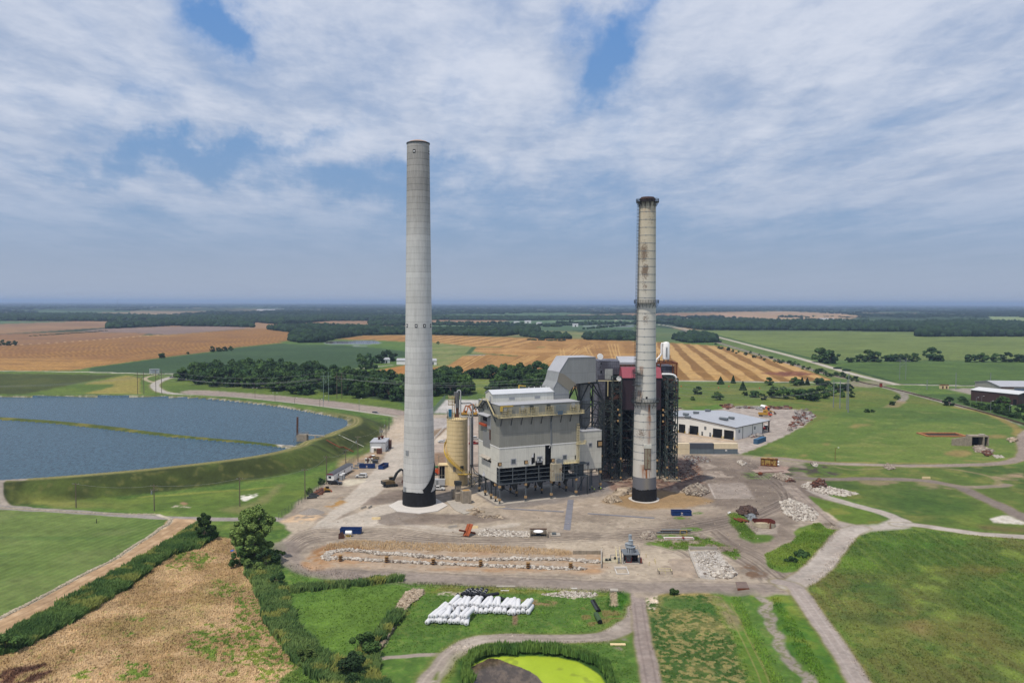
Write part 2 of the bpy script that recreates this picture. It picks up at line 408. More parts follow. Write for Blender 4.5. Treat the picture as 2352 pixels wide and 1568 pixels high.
poly([(2172,893),(2250,891),(2400,897),(2400,930),(2320,925),(2228,905)],[(168,158,148),((150,140,130),'c',.4,.7,.6)],'gravel_lot',1)
poly([(2240,896),(2262,894),(2400,899),(2400,903),(2290,900)],[(220,214,204)],None,1)
poly([(2090,905),(2200,905),(2300,940),(2400,965),(2400,995),(2250,940),(2150,915)],[(78,104,48),((60,88,40),'c',.45,.65,.8)],None,2)
MOUND=[(1712,1042),(1760,1022),(1800,1003),(1840,985),(1880,965),(1975,935),(2050,936),(2190,933),(2260,945),(2330,972),(2352,985),(2345,1000),(2340,1050),(2280,1062),(2150,1064),(1850,1058),(1750,1052)]
poly(MOUND,[(100,124,52),((118,136,62),'d',.42,.62,.8),((80,106,44),'e',.5,.68,.7),((136,136,76),'c',.6,.78,.4),((86,110,44),'b',.55,.8,.5)],None,1.5)
line([(2035,985),(2075,972),(2150,965),(2210,972)],9,[(84,112,50)],None,6,.6,2)
line([(2130,964),(2240,962)],14,[(82,110,52)],None,8,.6,2)
line([(2190,935),(2260,948),(2330,978),(2338,1000)],5,[(168,140,84)],None,3,.6,1)
for cx,cy,rx,ry in((1965,980,12,3),(2140,992,8,2),(2200,1040,30,8),(1980,975,20,2),(1762,1045,12,1.5),(2290,1002,22,4),(1845,1045,10,2),(1900,1020,9,2)):
 poly([(cx+rx*math.cos(t),cy+ry*math.sin(t))for t in np.linspace(0,6.28,14)],[(168,140,92)],None,2,2,alpha=.7)
for cx,cy in((1740,1048),(1800,1053),(1950,1060),(2100,1062),(2280,1058)):
 line([(cx-60,cy),(cx+60,cy+2)],2.5,[(166,142,92)],None,1.5,.5,1.5)
poly([(-300,852),(330,858),(380,862),(470,866),(760,900),(920,925),(930,950),(560,915),(340,912),(-300,912)],[(104,124,50),((88,112,44),'d',.4,.65,.8)],None,2)
poly([(-300,854),(280,861),(180,880),(60,905),(-300,908)],[(74,84,36),((92,98,44),'d',.4,.7,.7),((60,72,32),'c',.5,.75,.5)],None,3)
poly([(190,882),(290,862),(325,868),(320,900),(330,910),(180,910),(200,902),(262,887),(262,882)],[(158,146,76),((140,136,66),'c',.4,.7,.7)],None,3)
line([(-300,851.5),(0,852.5),(165,853.5),(300,857),(412,859)],6,[(200,194,180)],'gravel_road',1.5)
poly([(412,900),(437,896),(470,896),(530,900),(640,908),(760,920),(900,938),(935,944),(935,958),(800,946),(640,930),(500,912),(430,905)],[(166,152,142),((150,138,128),'c',.42,.7,.6),((180,166,152),'d',.5,.7,.5)],'gravel_lot',.8)
line([(412,860),(402,864),(380,870),(360,879),(356,888),(372,899),(410,905),(500,914),(640,930),(800,947),(940,962),(1100,975)],7.5,[(192,186,176),((176,170,160),'b',.4,.7,.5)],'paved_road',1,verge=(3,(150,142,100),.6))
line([(360,860),(337,866),(335,872),(352,878)],4,[(180,168,140)],'gravel_road',1)
RES=[(-400,913),(0,913),(250,912),(400,914),(480,918),(560,926),(640,936),(720,950),(785,963),(797,970),(789,982),(746,998),(738,1003),(684,1019),(662,1031),(574,1051),(400,1073),(200,1092),(0,1106),(-400,1130)]
RESW=smooth(W(RES,4.5),4)
S=sl_for(RESW,60)
xs,ys=XX[S],YY[S]
dpoly=segdist(xs,ys,np.vstack([RESW,RESW[:1]]))
inw=pip(xs,ys,RESW)
ZZ=np.zeros((NR,NC),np.float32)
n8=N['c'][S]
zb=np.where(inw,4.5,np.where(dpoly<4,4.5+1.5*dpoly/4,np.where(dpoly<9,6.0,6.0*(1-sstep(dpoly,9,25)))))
farside=sstep(ys,470,520)
zb=np.where(inw,zb,zb*(1-farside)+np.maximum(zb,4.3*(1-sstep(dpoly,12,60)))*farside)
ZZ[S]=zb
slope=(~inw)&(dpoly<27)
m=(1-sstep(dpoly,22,28))*(~inw)
put(S,m.astype(np.float32)*(1-farside),colour([(66,76,36),((90,106,48),'d',.52,.74,.8),((54,64,32),'hx',.45,.75,.7),((104,104,58),'b',.6,.8,.5)],S),None)
m=sstep(dpoly,2,4)*(1-sstep(dpoly,8,10))*(~inw)*(1-farside)
put(S,(m*.8).astype(np.float32),colour([(134,132,78),((116,122,62),'b',.4,.7,.7)],S),None)
for rr in(4.6,6.6):
 m=(1-sstep(np.abs(dpoly-rr),.2,.7))*(~inw)*(1-farside)
 put(S,(m*.55).astype(np.float32),colour([(178,162,120)],S),None)
bank=(1-sstep(dpoly,2,4.5))*(~inw)
put(S,bank.astype(np.float32),colour([(128,124,84),((178,170,156),'b',.42,.6,.8),((64,78,40),'c',.52,.7,.8)],S),None)
wm=inw.astype(np.float32)
put(S,wm,colour([(54,84,112)],S),'reservoir_water')
DIKE=[(-400,940),(-100,955),(0,960),(60,964),(130,969),(230,979),(400,1000),(560,1014),(640,1023),(672,1027)]
DW=smooth(W(DIKE,5.0),4)
S=sl_for(DW,16);xs,ys=XX[S],YY[S]
dd=segdist(xs+N['w1'][S]*1.5,ys+N['w2'][S]*1.5,DW)
wd=3.0+1.8*sstep(-xs,120,260)
m=(dd<wd).astype(np.float32)
ZZ[S]=np.maximum(ZZ[S],np.where(dd<wd,4.5+1.0*np.clip(1-dd/wd,0,1)**.6,0))
put(S,m,colour([(96,106,44),((70,86,36),'b',.4,.65,.9),((130,122,62),'c',.5,.7,.7)],S),'ground')
poly([(628,1019),(672,1021),(684,1026),(660,1031),(640,1026)],[(196,190,178),((120,116,96),'b',.45,.7,.9)],'ground',.5,z=4.8)
poly([(20,1151),(110,1150),(300,1144),(500,1130),(600,1120),(720,1094),(800,1058),(870,1008),(893,985),(890,1005),(858,1020),(760,1100),(700,1148),(640,1180),(560,1185),(300,1170),(100,1160),(20,1152)],[(98,122,50),((114,132,56),'d',.42,.62,.8),((80,102,44),'c',.5,.7,.6),((150,142,80),'e',.56,.72,.5)],None,2.5,3)
line([(330,1140),(450,1132),(560,1124),(620,1118)],3.0,[(148,152,70)],None,3,.6,1)
poly([(548,1145),(552,1138),(575,1133),(600,1133),(585,1142),(562,1150)],[(232,228,216)],None,1,1,thin=('b',.2,.45))
poly([(500,1172),(590,1150),(640,1112),(655,1110),(620,1150),(560,1180)],[(150,140,96)],None,1.5,3,alpha=.5)
poly([(395,1160),(440,1163),(430,1166),(390,1164)],[(190,180,160)],None,1,1,thin=('a',.4,.6))
poly([(420,1152),(433,1156),(425,1160),(412,1156)],[(160,130,100)],None,.5)
line(None,3.4,[(168,158,146)],'gravel_road',.8,world=[G(52,1114,3.8),G(30,1124,2),G(8,1137),G(-4,1150),G(10,1162),G(60,1166)])
LAWN=[(-300,1158),(0,1167),(173,1178),(304,1184),(359,1183),(383,1196),(368,1210),(320,1246),(259,1280),(183,1322),(116,1359),(55,1392),(0,1417),(-300,1545)]
lr=rows((40,1330),(300,1230),2.6,wob=1.2,seed=12)
poly(LAWN,[(92,118,54),((114,136,68),lr,.35,.75,.7),((126,144,78),'e',.5,.64,.6),((78,106,52),'hx',.52,.72,.6),((128,138,84),'d',.55,.72,.45),((84,112,50),'a',.5,.8,.4)],None,.5,1)
line([(-100,1158),(0,1165),(173,1175),(290,1183),(350,1187),(420,1190),(520,1192),(600,1190),(660,1194)],4.6,[(164,156,150),((148,140,134),'b',.4,.7,.5)],'gravel_road',.8)
poly([(383,1196),(400,1190),(450,1192),(452,1198),(441,1213),(411,1226),(365,1256),(304,1287),(228,1332),(152,1375),(91,1411),(30,1445),(0,1466),(-200,1560),(-200,1510),(0,1419),(76,1380),(137,1350),(198,1316),(259,1286),(304,1256),(350,1228),(370,1214)],[(196,164,128),((178,148,112),'c',.45,.7,.6),((210,182,150),'b',.5,.8,.5)],'gravel_road',.5)
dirw=[(430,1200),(380,1232),(304,1276),(213,1328),(122,1380),(30,1425),(-30,1455)]
for o in(-8,0,6,12):
 track([(p[0]+o*.5,p[1]+o)for p in dirw],2.2,.35,(164,132,98),.45)
EDGE=[(-60,1446),(0,1419),(30,1404),(76,1380),(137,1349),(198,1316),(259,1286),(304,1255),(350,1228),(368,1213),(386,1203),(391,1192),(362,1181)]
line(EDGE,1.5,[(206,196,176),((150,142,110),'a',.5,.7,.8)],None,.5,1,.5)
line([(362,1181),(250,1179),(100,1171),(0,1165)],.9,[(190,182,166),((120,122,70),'a',.5,.7,.8)],None,.5,.8,.5)
DRY=[(500,1232),(530,1236),(545,1268),(563,1310),(590,1365),(609,1426),(648,1487),(689,1532),(730,1568),(800,1650),(-300,1650),(-300,1560),(15,1502),(76,1478),(152,1436),(213,1400),(298,1346),(350,1306),(396,1275),(457,1259)]
poly(DRY,[(188,158,116),((164,136,94),'b',.42,.66,.7),((214,184,144),'c',.45,.7,.6),((150,136,82),'d',.56,.7,.35),((130,134,66),'a',.62,.8,.5)],'dry_field',.8,1)
GP=[(112,134,56),((142,150,66),'c',.5,.7,.6),((84,112,46),'b',.5,.75,.6)]
def gpatch(cx,cy,rx,ry,thin=('a',.44,.60),spec=GP,w_=2.0):
 poly([(cx+rx*math.cos(t),cy+ry*math.sin(t))for t in np.linspace(0,6.28,16)],spec,None,w_,1,thin=thin)
for a in((500,1480,85,36),(560,1470,60,55),(600,1450,60,70),(580,1450,30,60),(640,1540,50,40),(600,1500,50,30),(283,1517,28,12),(310,1532,26,14),(200,1547,30,10),(300,1552,40,14),(560,1395,24,55),(510,1350,30,20),(445,1280,50,14),(420,1300,40,10),(360,1440,16,6),(302,1454,16,8),(315,1420,24,8),(520,1545,25,12),(175,1500,20,6),(480,1437,14,5)):
 gpatch(*a)
poly([(0,1540),(40,1530),(100,1520),(120,1545),(60,1568),(-20,1568)],[(120,86,66),((84,60,48),'b',.45,.6,.8)],None,1.5,2,thin=('b',.3,.5))
LG=[(92,126,52),((78,112,46),'c',.42,.66,.7),((122,138,66),'d',.48,.66,.7),((108,142,56),'b',.5,.8,.4),((128,130,74),'a',.55,.8,.3)]
poly([(600,1250),(660,1285),(700,1312),(780,1328),(950,1334),(1150,1345),(1440,1352),(1500,1370),(1700,1360),(1760,1360),(1990,1568),(2040,1660),(500,1660),(690,1530),(600,1400),(560,1290),(540,1240)],LG,None,1,2)
lm=rows((700,1450),(930,1360),1.7,wob=.6,seed=31)
poly([(662,1360),(700,1362),(780,1356),(930,1342),(935,1360),(900,1400),(860,1450),(800,1510),(760,1505),(700,1440)],[(96,130,54),((112,142,62),lm,.5,.85,.6)],None,1,3,alpha=.6)
poly([(700,1400),(780,1360),(900,1350),(930,1380),(860,1440),(760,1500),(700,1450)],[(104,134,50)],None,3,12,alpha=.5)
poly([(980,1345),(1140,1348),(1420,1356),(1400,1368),(1150,1362),(960,1362)],[(132,136,66),((96,124,46),'b',.4,.6,.8)],None,1.5,3)
poly([(1240,1364),(1300,1356),(1370,1360),(1375,1372),(1300,1374)],[(196,186,168)],None,1,1,thin=('a',.48,.62))
poly([(1130,1380),(1200,1376),(1290,1382),(1270,1392),(1180,1388)],[(150,128,92)],None,1,2,thin=('b',.4,.6))
poly([(990,1365),(1030,1356),(1080,1360),(1050,1368)],[(186,178,156)],None,1,1,thin=('a',.45,.6))
poly([(1310,1400),(1400,1390),(1440,1420),(1360,1440)],[(128,120,72)],None,1,2,thin=('b',.48,.62))
poly([(948,1349),(975,1352),(972,1366),(945,1385),(915,1420),(885,1475),(868,1492),(862,1480),(880,1440),(905,1395),(925,1365)],[(176,158,134),((128,112,92),'a',.5,.7,.8),((206,194,176),'b',.5,.7,.6)],None,.8,1)
poly([(845,1472),(868,1448),(885,1430),(890,1440),(862,1470)],[(176,162,138),((120,112,80),'a',.45,.6,.8)],None,.6)
poly([(920,1368),(945,1362),(968,1368),(950,1400),(925,1420)],[(110,120,56)],None,1,2,thin=('b',.4,.6))
GR=[(172,160,148),((152,140,130),'b',.42,.7,.6),((190,180,168),'c',.5,.7,.5)]
line([(870,1512),(900,1508),(960,1505),(1016,1501)],1.7,GR,'gravel_road',.5,1,.5)
PATH=[(940,1680),(981,1568),(1007,1537),(1026,1511),(1058,1486),(1090,1473),(1137,1465),(1248,1466),(1343,1465),(1391,1460),(1432,1442),(1455,1419),(1462,1395)]
line(PATH,4.6,GR,'gravel_road',.9,1,.5,verge=(1.6,(124,128,70),.7))
track(PATH[:-3],1.9,.5,(196,184,170),.5)
poly([(985,1568),(1000,1545),(1012,1530),(1006,1545),(1000,1568)],[(112,126,58)],None,.5,2,thin=('b',.3,.5))
poly([(1000,1568),(1040,1505),(1070,1488),(1050,1530),(1030,1568)],[(118,130,56)],None,1,6,alpha=.6)
PADG=[(1405,1355),(1425,1357),(1436,1370),(1428,1398),(1404,1402),(1390,1390),(1396,1366)]
poly(PADG,[(58,100,34),((78,124,40),'b',.4,.7,.7)],None,1,1)
poly([(1402,1359),(1417,1359),(1419,1391),(1402,1392)],[(186,170,144),((164,148,124),'b',.4,.7,.5)],None,.1,1)
poly([(1178,1405),(1188,1405),(1190,1433),(1178,1433)],[(140,120,92)],None,.2,1)
poly([(1380,1470),(1440,1462),(1448,1485),(1440,1500),(1410,1485)],[(150,138,124)],None,1,3,thin=('b',.4,.6))
poly([(1500,1362),(1626,1358),(1668,1405),(1724,1541),(1770,1660),(1540,1660),(1516,1568),(1490,1441),(1486,1385)],[(76,106,46),((160,148,96),'a',.48,.60,.8),((56,88,40),'b',.5,.7,.5),((150,138,88),'c',.50,.66,.5)],None,1,2)
poly([(1520,1370),(1600,1372),(1650,1400),(1640,1412),(1560,1400),(1520,1392)],[(62,104,40)],None,1.5,4,alpha=.8)
line([(1510,1363),(1560,1362),(1620,1362),(1650,1385),(1675,1420)],3,[(170,150,86)],None,2,.6,1)
line([(1660,1360),(1690,1420),(1730,1500),(1765,1600)],7,[(110,140,50),((84,122,44),'b',.4,.7,.7)],None,2,.8,1)
line([(1640,1372),(1668,1400),(1690,1440)],3.4,[(156,142,110),((118,128,66),'b',.45,.65,.8)],None,1.5,.8,1)
track([(1670,1380),(1700,1440),(1745,1530),(1770,1600)],1.8,.35,(160,150,96),.6)
line([(1770,1370),(1800,1420),(1850,1500),(1900,1580)],10,[(92,128,42),((60,104,36),'b',.4,.66,.8),((140,146,60),'c',.55,.72,.6)],None,2,.9,1)
line([(1752,1366),(1760,1400),(1775,1437),(1805,1497),(1843,1543),(1880,1590)],2.8,[(164,154,142),((118,122,82),'a',.46,.66,.8)],'gravel_road',1.2,1,1.6)
line([(1462,1350),(1466,1385),(1470,1420),(1476,1460),(1485,1510),(1497,1568),(1518,1660)],3.9,[(166,152,144),((146,132,124),'b',.42,.7,.7),((184,170,158),'c',.5,.7,.5)],'gravel_road',.8,1,.4,verge=(.8,(140,130,90),.6))
track([(1466,1385),(1476,1460),(1497,1568)],1.9,.4,(128,114,108),.5)
poly([(1484,1366),(1508,1364),(1512,1378),(1506,1400),(1492,1396),(1484,1384)],[(214,198,178)],None,.5,1,thin=('a',.3,.5))
MEAD=[(2095,1214),(2200,1226),(2352,1236),(2600,1250),(2600,1660),(2060,1660),(1992,1568),(1945,1493),(1892,1418),(1862,1365),(1860,1330),(1888,1308),(1930,1262),(1965,1230),(2010,1220)]
md=rows((1900,1350),(2080,1540),4.2,wob=1.0,seed=21)
poly(MEAD,[(84,110,46),((112,142,54),'d',.40,.60,.8),((126,120,68),'e',.55,.70,.6),((64,94,46),'d',.60,.74,.6),((122,138,68),md,.5,.9,.45),((72,98,42),'b',.50,.75,.6),((132,150,66),'c',.6,.78,.5)],None,.8,1)
for cx,cy,rx,ry,c in((2060,1430,70,28,(108,108,56)),(1990,1345,60,20,(58,92,42)),(2020,1420,90,12,(58,84,42)),(2110,1500,60,30,(60,104,44)),(2250,1310,120,14,(118,106,58)),(2230,1450,100,40,(112,112,58)),(2130,1440,40,14,(146,128,84)),(1930,1480,40,60,(88,130,48)),(2150,1250,150,12,(80,118,44)),(2030,1400,20,60,(54,84,40)),(2120,1395,26,14,(48,80,40))):
 poly([(cx+rx*math.cos(t),cy+ry*math.sin(t))for t in np.linspace(0,6.28,16)],[c],None,5,9,alpha=.65,thin=('c',.3,.55))
poly([(1700,1086),(1840,1070),(2352,1070),(2600,1075),(2600,1240),(2352,1226),(2090,1200),(2030,1170),(1930,1140),(1850,1112)],[(96,116,50),((74,98,42),'d',.45,.64,.9),((128,128,66),'c',.56,.72,.6),((110,132,52),'e',.5,.66,.6)],None,1.5,2)
poly([(1850,1086),(1900,1090),(1990,1090),(1960,1096),(1850,1098)],[(122,134,56)],None,1.5,2)
poly([(1950,1100),(2150,1106),(2210,1130),(2000,1115)],[(140,128,96)],None,1,3,thin=('c',.4,.6))
poly([(2000,1130),(2100,1118),(2200,1140),(2250,1180),(2150,1190),(2060,1160)],[(74,104,42)],None,4,9,alpha=.7)
poly([(2270,1190),(2300,1183),(2420,1184),(2420,1207),(2330,1203),(2280,1198)],[(232,226,214),((190,178,160),'a',.45,.7,.7)],None,.8,1)
poly([(2240,1205),(2352,1210),(2420,1218),(2352,1224),(2260,1218)],[(120,104,66)],None,1.5,3,alpha=.7)
YARD=[(640,1195),(690,1150),(760,1097),(800,1068),(850,1038),(893,990),(905,978),(900,962),(935,950),(1000,945),(1100,925),(1560,935),(1640,1000),(1690,1042),(1780,1053),(1850,1062),(1850,1085),(1866,1105),(1905,1140),(1990,1190),(1975,1222),(1925,1262),(1870,1308),(1858,1335),(1860,1365),(1760,1362),(1730,1352),(1600,1357),(1520,1362),(1490,1372),(1455,1372),(1440,1356),(1150,1343),(950,1331),(780,1326),(705,1311),(664,1285),(650,1262),(650,1240),(672,1222)]
yn=fbm(XX/34+YY/60,YY/9,71,4).astype(np.float32);N['yn']=yn
N['yr']=fbm(XX/2.5,YY/2.5,73,3).astype(np.float32)
YSPEC=[(182,168,150),((150,137,123),'yn',.47,.68,.8),((202,187,166),'d',.48,.68,.7),((140,127,114),'b',.58,.8,.6),((204,190,172),'yr',.62,.8,.5)]
poly(YARD,YSPEC,'dirt_yard',1.2,2)
BR=[(126,112,102),((98,86,79),'b',.45,.68,.7),((150,134,122),'c',.5,.7,.5)]
poly([(1560,1045),(1700,1050),(1850,1070),(1860,1100),(1900,1140),(1830,1200),(1760,1160),(1650,1170),(1560,1120)],BR,None,3,6,alpha=.75)
poly([(1600,1180),(1720,1165),(1800,1150),(1840,1185),(1810,1240),(1740,1300),(1760,1335),(1690,1290),(1640,1215),(1480,1235),(1420,1230)],BR,None,3,6,alpha=.55)
CON=[(204,194,180),((188,176,162),'b',.42,.7,.6),((204,192,178),'c',.5,.7,.5)]
poly([(905,1012),(935,1000),(935,1075),(850,1150),(760,1198),(900,1150),(960,1185),(890,1205),(716,1213),(820,1120),(870,1070)],[CON[0],*CON[1:]],'paved_road',.4,1)
poly([(880,990),(935,960),(935,1012),(905,1018),(870,1022)],[(206,190,170),((182,164,142),'b',.4,.7,.6)],None,2,3)
line([(760,1205),(860,1195),(940,1205),(1060,1218),(1180,1205)],4,CON,None,2,.8,1)
poly([(830,1160),(850,1142),(920,1125),(935,1128),(935,1150),(880,1158)],BR,None,.5,1,alpha=.75)
poly([(868,1200),(870,1185),(920,1172),(1010,1180),(1120,1182),(1180,1190),(1120,1200),(960,1205),(890,1206)],BR,None,.5,1,alpha=.7)
poly([(888,1108),(900,1098),(935,1092),(935,1118),(900,1118)],BR,None,.5,1,alpha=.75)
line([(720,1213),(900,1210),(1050,1228),(1150,1222)],1.2,[(210,200,186)],None,.8,.5,1)
poly([(780,1055),(850,1040),(888,1030),(870,1055),(820,1085),(770,1110)],[(190,158,120),((170,150,130),'b',.4,.7,.7)],None,2,4,alpha=.7)
poly([(928,1096),(960,1091),(1003,1096),(980,1103),(945,1107)],[(214,204,186)],None,.8,1,alpha=0.0)
poly([(780,1113),(800,1100),(845,1098),(830,1110),(800,1116)],[(214,204,182)],None,.8,1,alpha=.9)
poly([(640,1198),(680,1180),(760,1178),(700,1200)],[(214,184,150)],None,1.5,2,thin=('b',.3,.55))
poly([(745,1160),(790,1140),(800,1150),(765,1168)],[(176,138,84)],None,1.2,2,thin=('b',.35,.55))
poly([(985,975),(1040,962),(1100,955),(1100,1090),(1000,1100),(990,1040)],[(184,168,154),((164,148,134),'d',.45,.65,.6)],None,1,2)
poly([(995,1040),(1025,1040),(1025,1075),(995,1082)],[(160,132,106),((140,112,90),'b',.4,.7,.7)],None,1,2)
poly([(995,1010),(1020,985),(1060,975),(1040,1000),(1000,1018)],[(214,200,182)],None,1,2)
poly([(995,990),(1040,965),(1045,970),(995,1012)],[(150,130,108)],None,.5,1)
poly([(935,962),(1090,958),(1090,975),(1000,985),(935,985)],[(178,170,164)],'paved_road',.3,1)
LOT=[(996,948),(1023,918),(1320,918),(1320,948)]
poly([(985,905),(1560,905),(1560,925),(985,952)],[(92,118,48)],None,1)
poly(LOT,[(206,202,196),((188,184,180),'b',.42,.7,.5),((176,172,168),'hx',.5,.7,.5)],'paved_road',.2)
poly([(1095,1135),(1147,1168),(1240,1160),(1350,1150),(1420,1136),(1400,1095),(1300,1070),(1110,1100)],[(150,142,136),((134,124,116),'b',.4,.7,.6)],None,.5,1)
poly([(1147,1170),(1200,1170),(1330,1145),(1440,1120),(1460,1160),(1360,1180),(1250,1195),(1160,1190)],[(186,170,152),((160,146,132),'c',.42,.66,.7),((200,186,170),'b',.55,.75,.5)],None,2,3,alpha=.8)
poly([(1370,1055),(1600,1050),(1620,1110),(1540,1130),(1400,1125)],[(150,122,106),((104,84,74),'b',.42,.62,.9),((180,160,140),'yr',.6,.75,.7)],None,2,2)
SAND=[(170,142,104),((150,124,92),'b',.42,.7,.6)]
poly([(1380,1152),(1400,1142),(1455,1132),(1530,1126),(1600,1136),(1640,1150),(1600,1163),(1540,1168),(1470,1172),(1410,1160)],SAND,None,1.5,2)
poly([(1395,1170),(1700,1172),(1620,1186),(1400,1184)],[(176,160,142),((156,142,128),'c',.4,.6,.7)],None,1.5,3,alpha=.7)
poly([(1626,1110),(1710,1108),(1733,1144),(1640,1143)],[(172,160,150),((158,146,136),'c',.4,.6,.6)],'gravel_lot',.1,1)
line([(1627,1110),(1643,1143)],.5,[(196,186,176)],None,.4,crv=False)
line([(1640,1143.5),(1733,1144)],.5,[(206,196,184)],None,.4,crv=False)
for pl in([(1610,1085),(1650,1080),(1665,1090),(1690,1095),(1630,1098)],[(1600,1066),(1632,1064),(1650,1072),(1615,1078)]):
 poly(pl,[(186,172,158),((150,136,124),'b',.45,.6,.9)],None,1,1)
poly([(1880,1062),(1700,1085),(1720,1100),(1860,1100),(1940,1092)],[(84,76,66),((92,116,52),'b',.42,.6,.9)],None,2,3,thin=('c',.3,.55))
poly([(1736,1076),(1752,1064),(1815,1072),(1800,1084),(1752,1086)],[(178,152,138),((150,130,120),'b',.4,.6,.5)],None,.2,1)
for pts in([(1560,1222),(1640,1200),(1720,1185),(1780,1165),(1815,1135),(1800,1105),(1770,1080),(1740,1066),(1700,1058)],[(1420,1225),(1560,1212),(1680,1190),(1760,1172),(1800,1150),(1790,1118),(1750,1090),(1720,1066)],[(1500,1232),(1620,1215),(1720,1190),(1790,1160)],[(1640,1220),(1680,1250),(1740,1280),(1790,1320),(1830,1345)],[(1600,1228),(1660,1262),(1720,1296),(1760,1330)],[(1250,1225),(1400,1232),(1480,1240),(1560,1262),(1600,1290)],[(660,1250),(700,1225),(760,1218),(900,1222),(1050,1235),(1200,1238),(1380,1232)],[(668,1270),(720,1238),(850,1230),(1000,1244),(1250,1250)],[(690,1295),(800,1315),(1000,1325),(1250,1332),(1450,1342),(1650,1345),(1800,1350)],[(720,1304),(900,1318),(1200,1336),(1420,1345)],[(655,1262),(670,1286),(720,1308),(850,1322),(1050,1334),(1300,1340)]):
 for o in(-6,-3,0,3.5,6.5):
  track([(p[0]+random.uniform(-3,3),p[1]+o+random.uniform(-1,1))for p in pts],2.1,.5,(104,92,84),.5)
  track([(p[0]+random.uniform(-5,5),p[1]+o*1.6+1.2)for p in pts],2.1,.4,(186,172,158),.28)
line([(655,1250),(664,1282),(705,1306),(780,1321),(950,1327),(1150,1337),(1440,1348),(1600,1350),(1760,1352)],7.5,[(160,148,138),((144,132,124),'yn',.45,.62,.7)],'gravel_road',2.5,.8,.6)
poly([(690,1300),(705,1275),(745,1262),(800,1258),(1300,1262),(1380,1270),(1400,1300),(1380,1318),(1100,1312),(800,1304),(720,1308)],[(190,170,148),((170,144,116),'b',.45,.65,.7),((176,132,88),'c',.55,.7,.5)],None,1.5,3)
poly([(700,1290),(730,1252),(800,1250),(860,1262),(760,1272),(740,1300)],[(180,140,98),((150,112,76),'b',.4,.6,.8)],None,2,3,thin=('b',.25,.5))
poly([(1580,1265),(1650,1262),(1690,1318),(1640,1330),(1606,1326)],[(206,200,192),((160,154,148),'a',.5,.7,.7)],None,.8,1)
poly([(1535,1283),(1585,1281),(1606,1326),(1545,1326)],[(188,170,150),((164,150,136),'c',.45,.6,.7)],'paved_road',.1,1)
poly([(1500,1240),(1560,1225),(1620,1232),(1700,1262),(1690,1285),(1660,1270),(1640,1258),(1540,1262),(1480,1246)],[(108,124,56),((86,116,44),'b',.4,.6,.8)],None,1.2,2,thin=('b',.3,.48))
for a in((1590,1214,26,5),(1566,1190,20,2.5),(1600,1178,15,2),(1528,1232,26,6),(1690,1274,14,10),(1535,1250,60,4)):
 gpatch(*a,spec=[(104,134,48),((82,116,42),'b',.45,.65,.8)],w_=1.2,thin=('a',.3,.45))
poly([(1690,1300),(1720,1290),(1750,1310),(1760,1318),(1700,1330)],[(124,100,80)],None,2,3,thin=('b',.35,.55))
poly([(1672,1180),(1690,1176),(1718,1188),(1738,1215),(1780,1230),(1765,1244),(1730,1246),(1700,1232),(1682,1208)],[(94,122,46),((126,134,60),'c',.5,.7,.6),((74,104,40),'b',.5,.7,.6)],None,1.2,2)
poly([(1712,1200),(1728,1196),(1790,1202),(1785,1226),(1736,1226)],[(184,172,158),((150,138,126),'b',.45,.65,.6)],None,.3,1)
poly([(1757,1272),(1778,1262),(1820,1240),(1830,1215),(1870,1200),(1905,1198),(1937,1212),(1900,1255),(1850,1300),(1835,1312),(1800,1315),(1765,1300)],[(96,126,46),((118,136,56),'c',.45,.66,.7),((72,104,38),'d',.55,.7,.5)],None,1,1)
poly([(1853,1138),(1900,1148),(1960,1165),(2010,1178),(2036,1192),(2020,1202),(1965,1204),(1925,1196),(1890,1170)],[(100,124,46),((134,132,62),'c',.5,.7,.6)],None,.8,1)
PR=[(190,180,170),((172,160,150),'b',.42,.7,.6),((206,198,188),'c',.5,.7,.5)]
line([(1866,1126),(1892,1138),(1967,1161),(2024,1176),(2060,1190),(2080,1200)],5.0,PR,'gravel_road',1,1,.5)
poly([(1925,1198),(1965,1206),(2020,1204),(2040,1192),(2062,1188),(2092,1200),(2092,1212),(2000,1220),(1965,1232),(1940,1222),(1920,1210)],PR,'gravel_road',.5,2)
line([(2060,1203),(2110,1206),(2194,1218),(2269,1227),(2352,1232),(2600,1246)],4.6,PR,'gravel_road',.9,1,.5,verge=(1.5,(140,130,80),.6))
line([(1975,1212),(1945,1226),(1892,1290),(1850,1326),(1815,1345)],7.0,PR,'gravel_road',1.2,1,.5,verge=(1.2,(140,130,80),.6))
line([(1790,1335),(1828,1350),(1877,1418),(1930,1493),(1975,1568),(2040,1660)],4.7,[(176,164,156),((158,146,138),'b',.42,.7,.6)],'gravel_road',1,1,.4,verge=(1.2,(140,130,80),.6))
track([(1828,1350),(1877,1418),(1930,1493),(1975,1568)],1.9,.4,(192,182,174),.5)
line([(1812,1116),(1860,1160),(1914,1210)],5.5,[(164,150,138),((184,170,156),'b',.5,.7,.6)],None,.4,.9,.1,crv=False)
line([(1816,1116),(1916,1208)],.4,[(120,106,96)],None,.2,.7,.05,crv=False)
line([(1750,1052),(1797,1053),(1892,1063),(2005,1067),(2118,1069),(2231,1067),(2300,1063),(2345,1052),(2353,1035),(2349,1005),(2370,985)],6.0,[(160,146,134),((140,126,116),'b',.42,.7,.6),((184,170,156),'yn',.5,.7,.6)],'gravel_road',1.5,1,.6,verge=(2,(148,138,86),.6))
line([(1830,1096),(1900,1100),(2005,1099),(2118,1103),(2194,1116),(2239,1135),(2288,1157),(2352,1188),(2450,1230)],6.0,[(142,130,120),((124,112,104),'b',.42,.7,.6)],'gravel_road',2,1,.8,verge=(2,(126,124,74),.6))
line([(2180,1113),(2230,1118),(2290,1116),(2310,1112)],4.5,[(150,136,122)],'gravel_road',2,.9,.8)
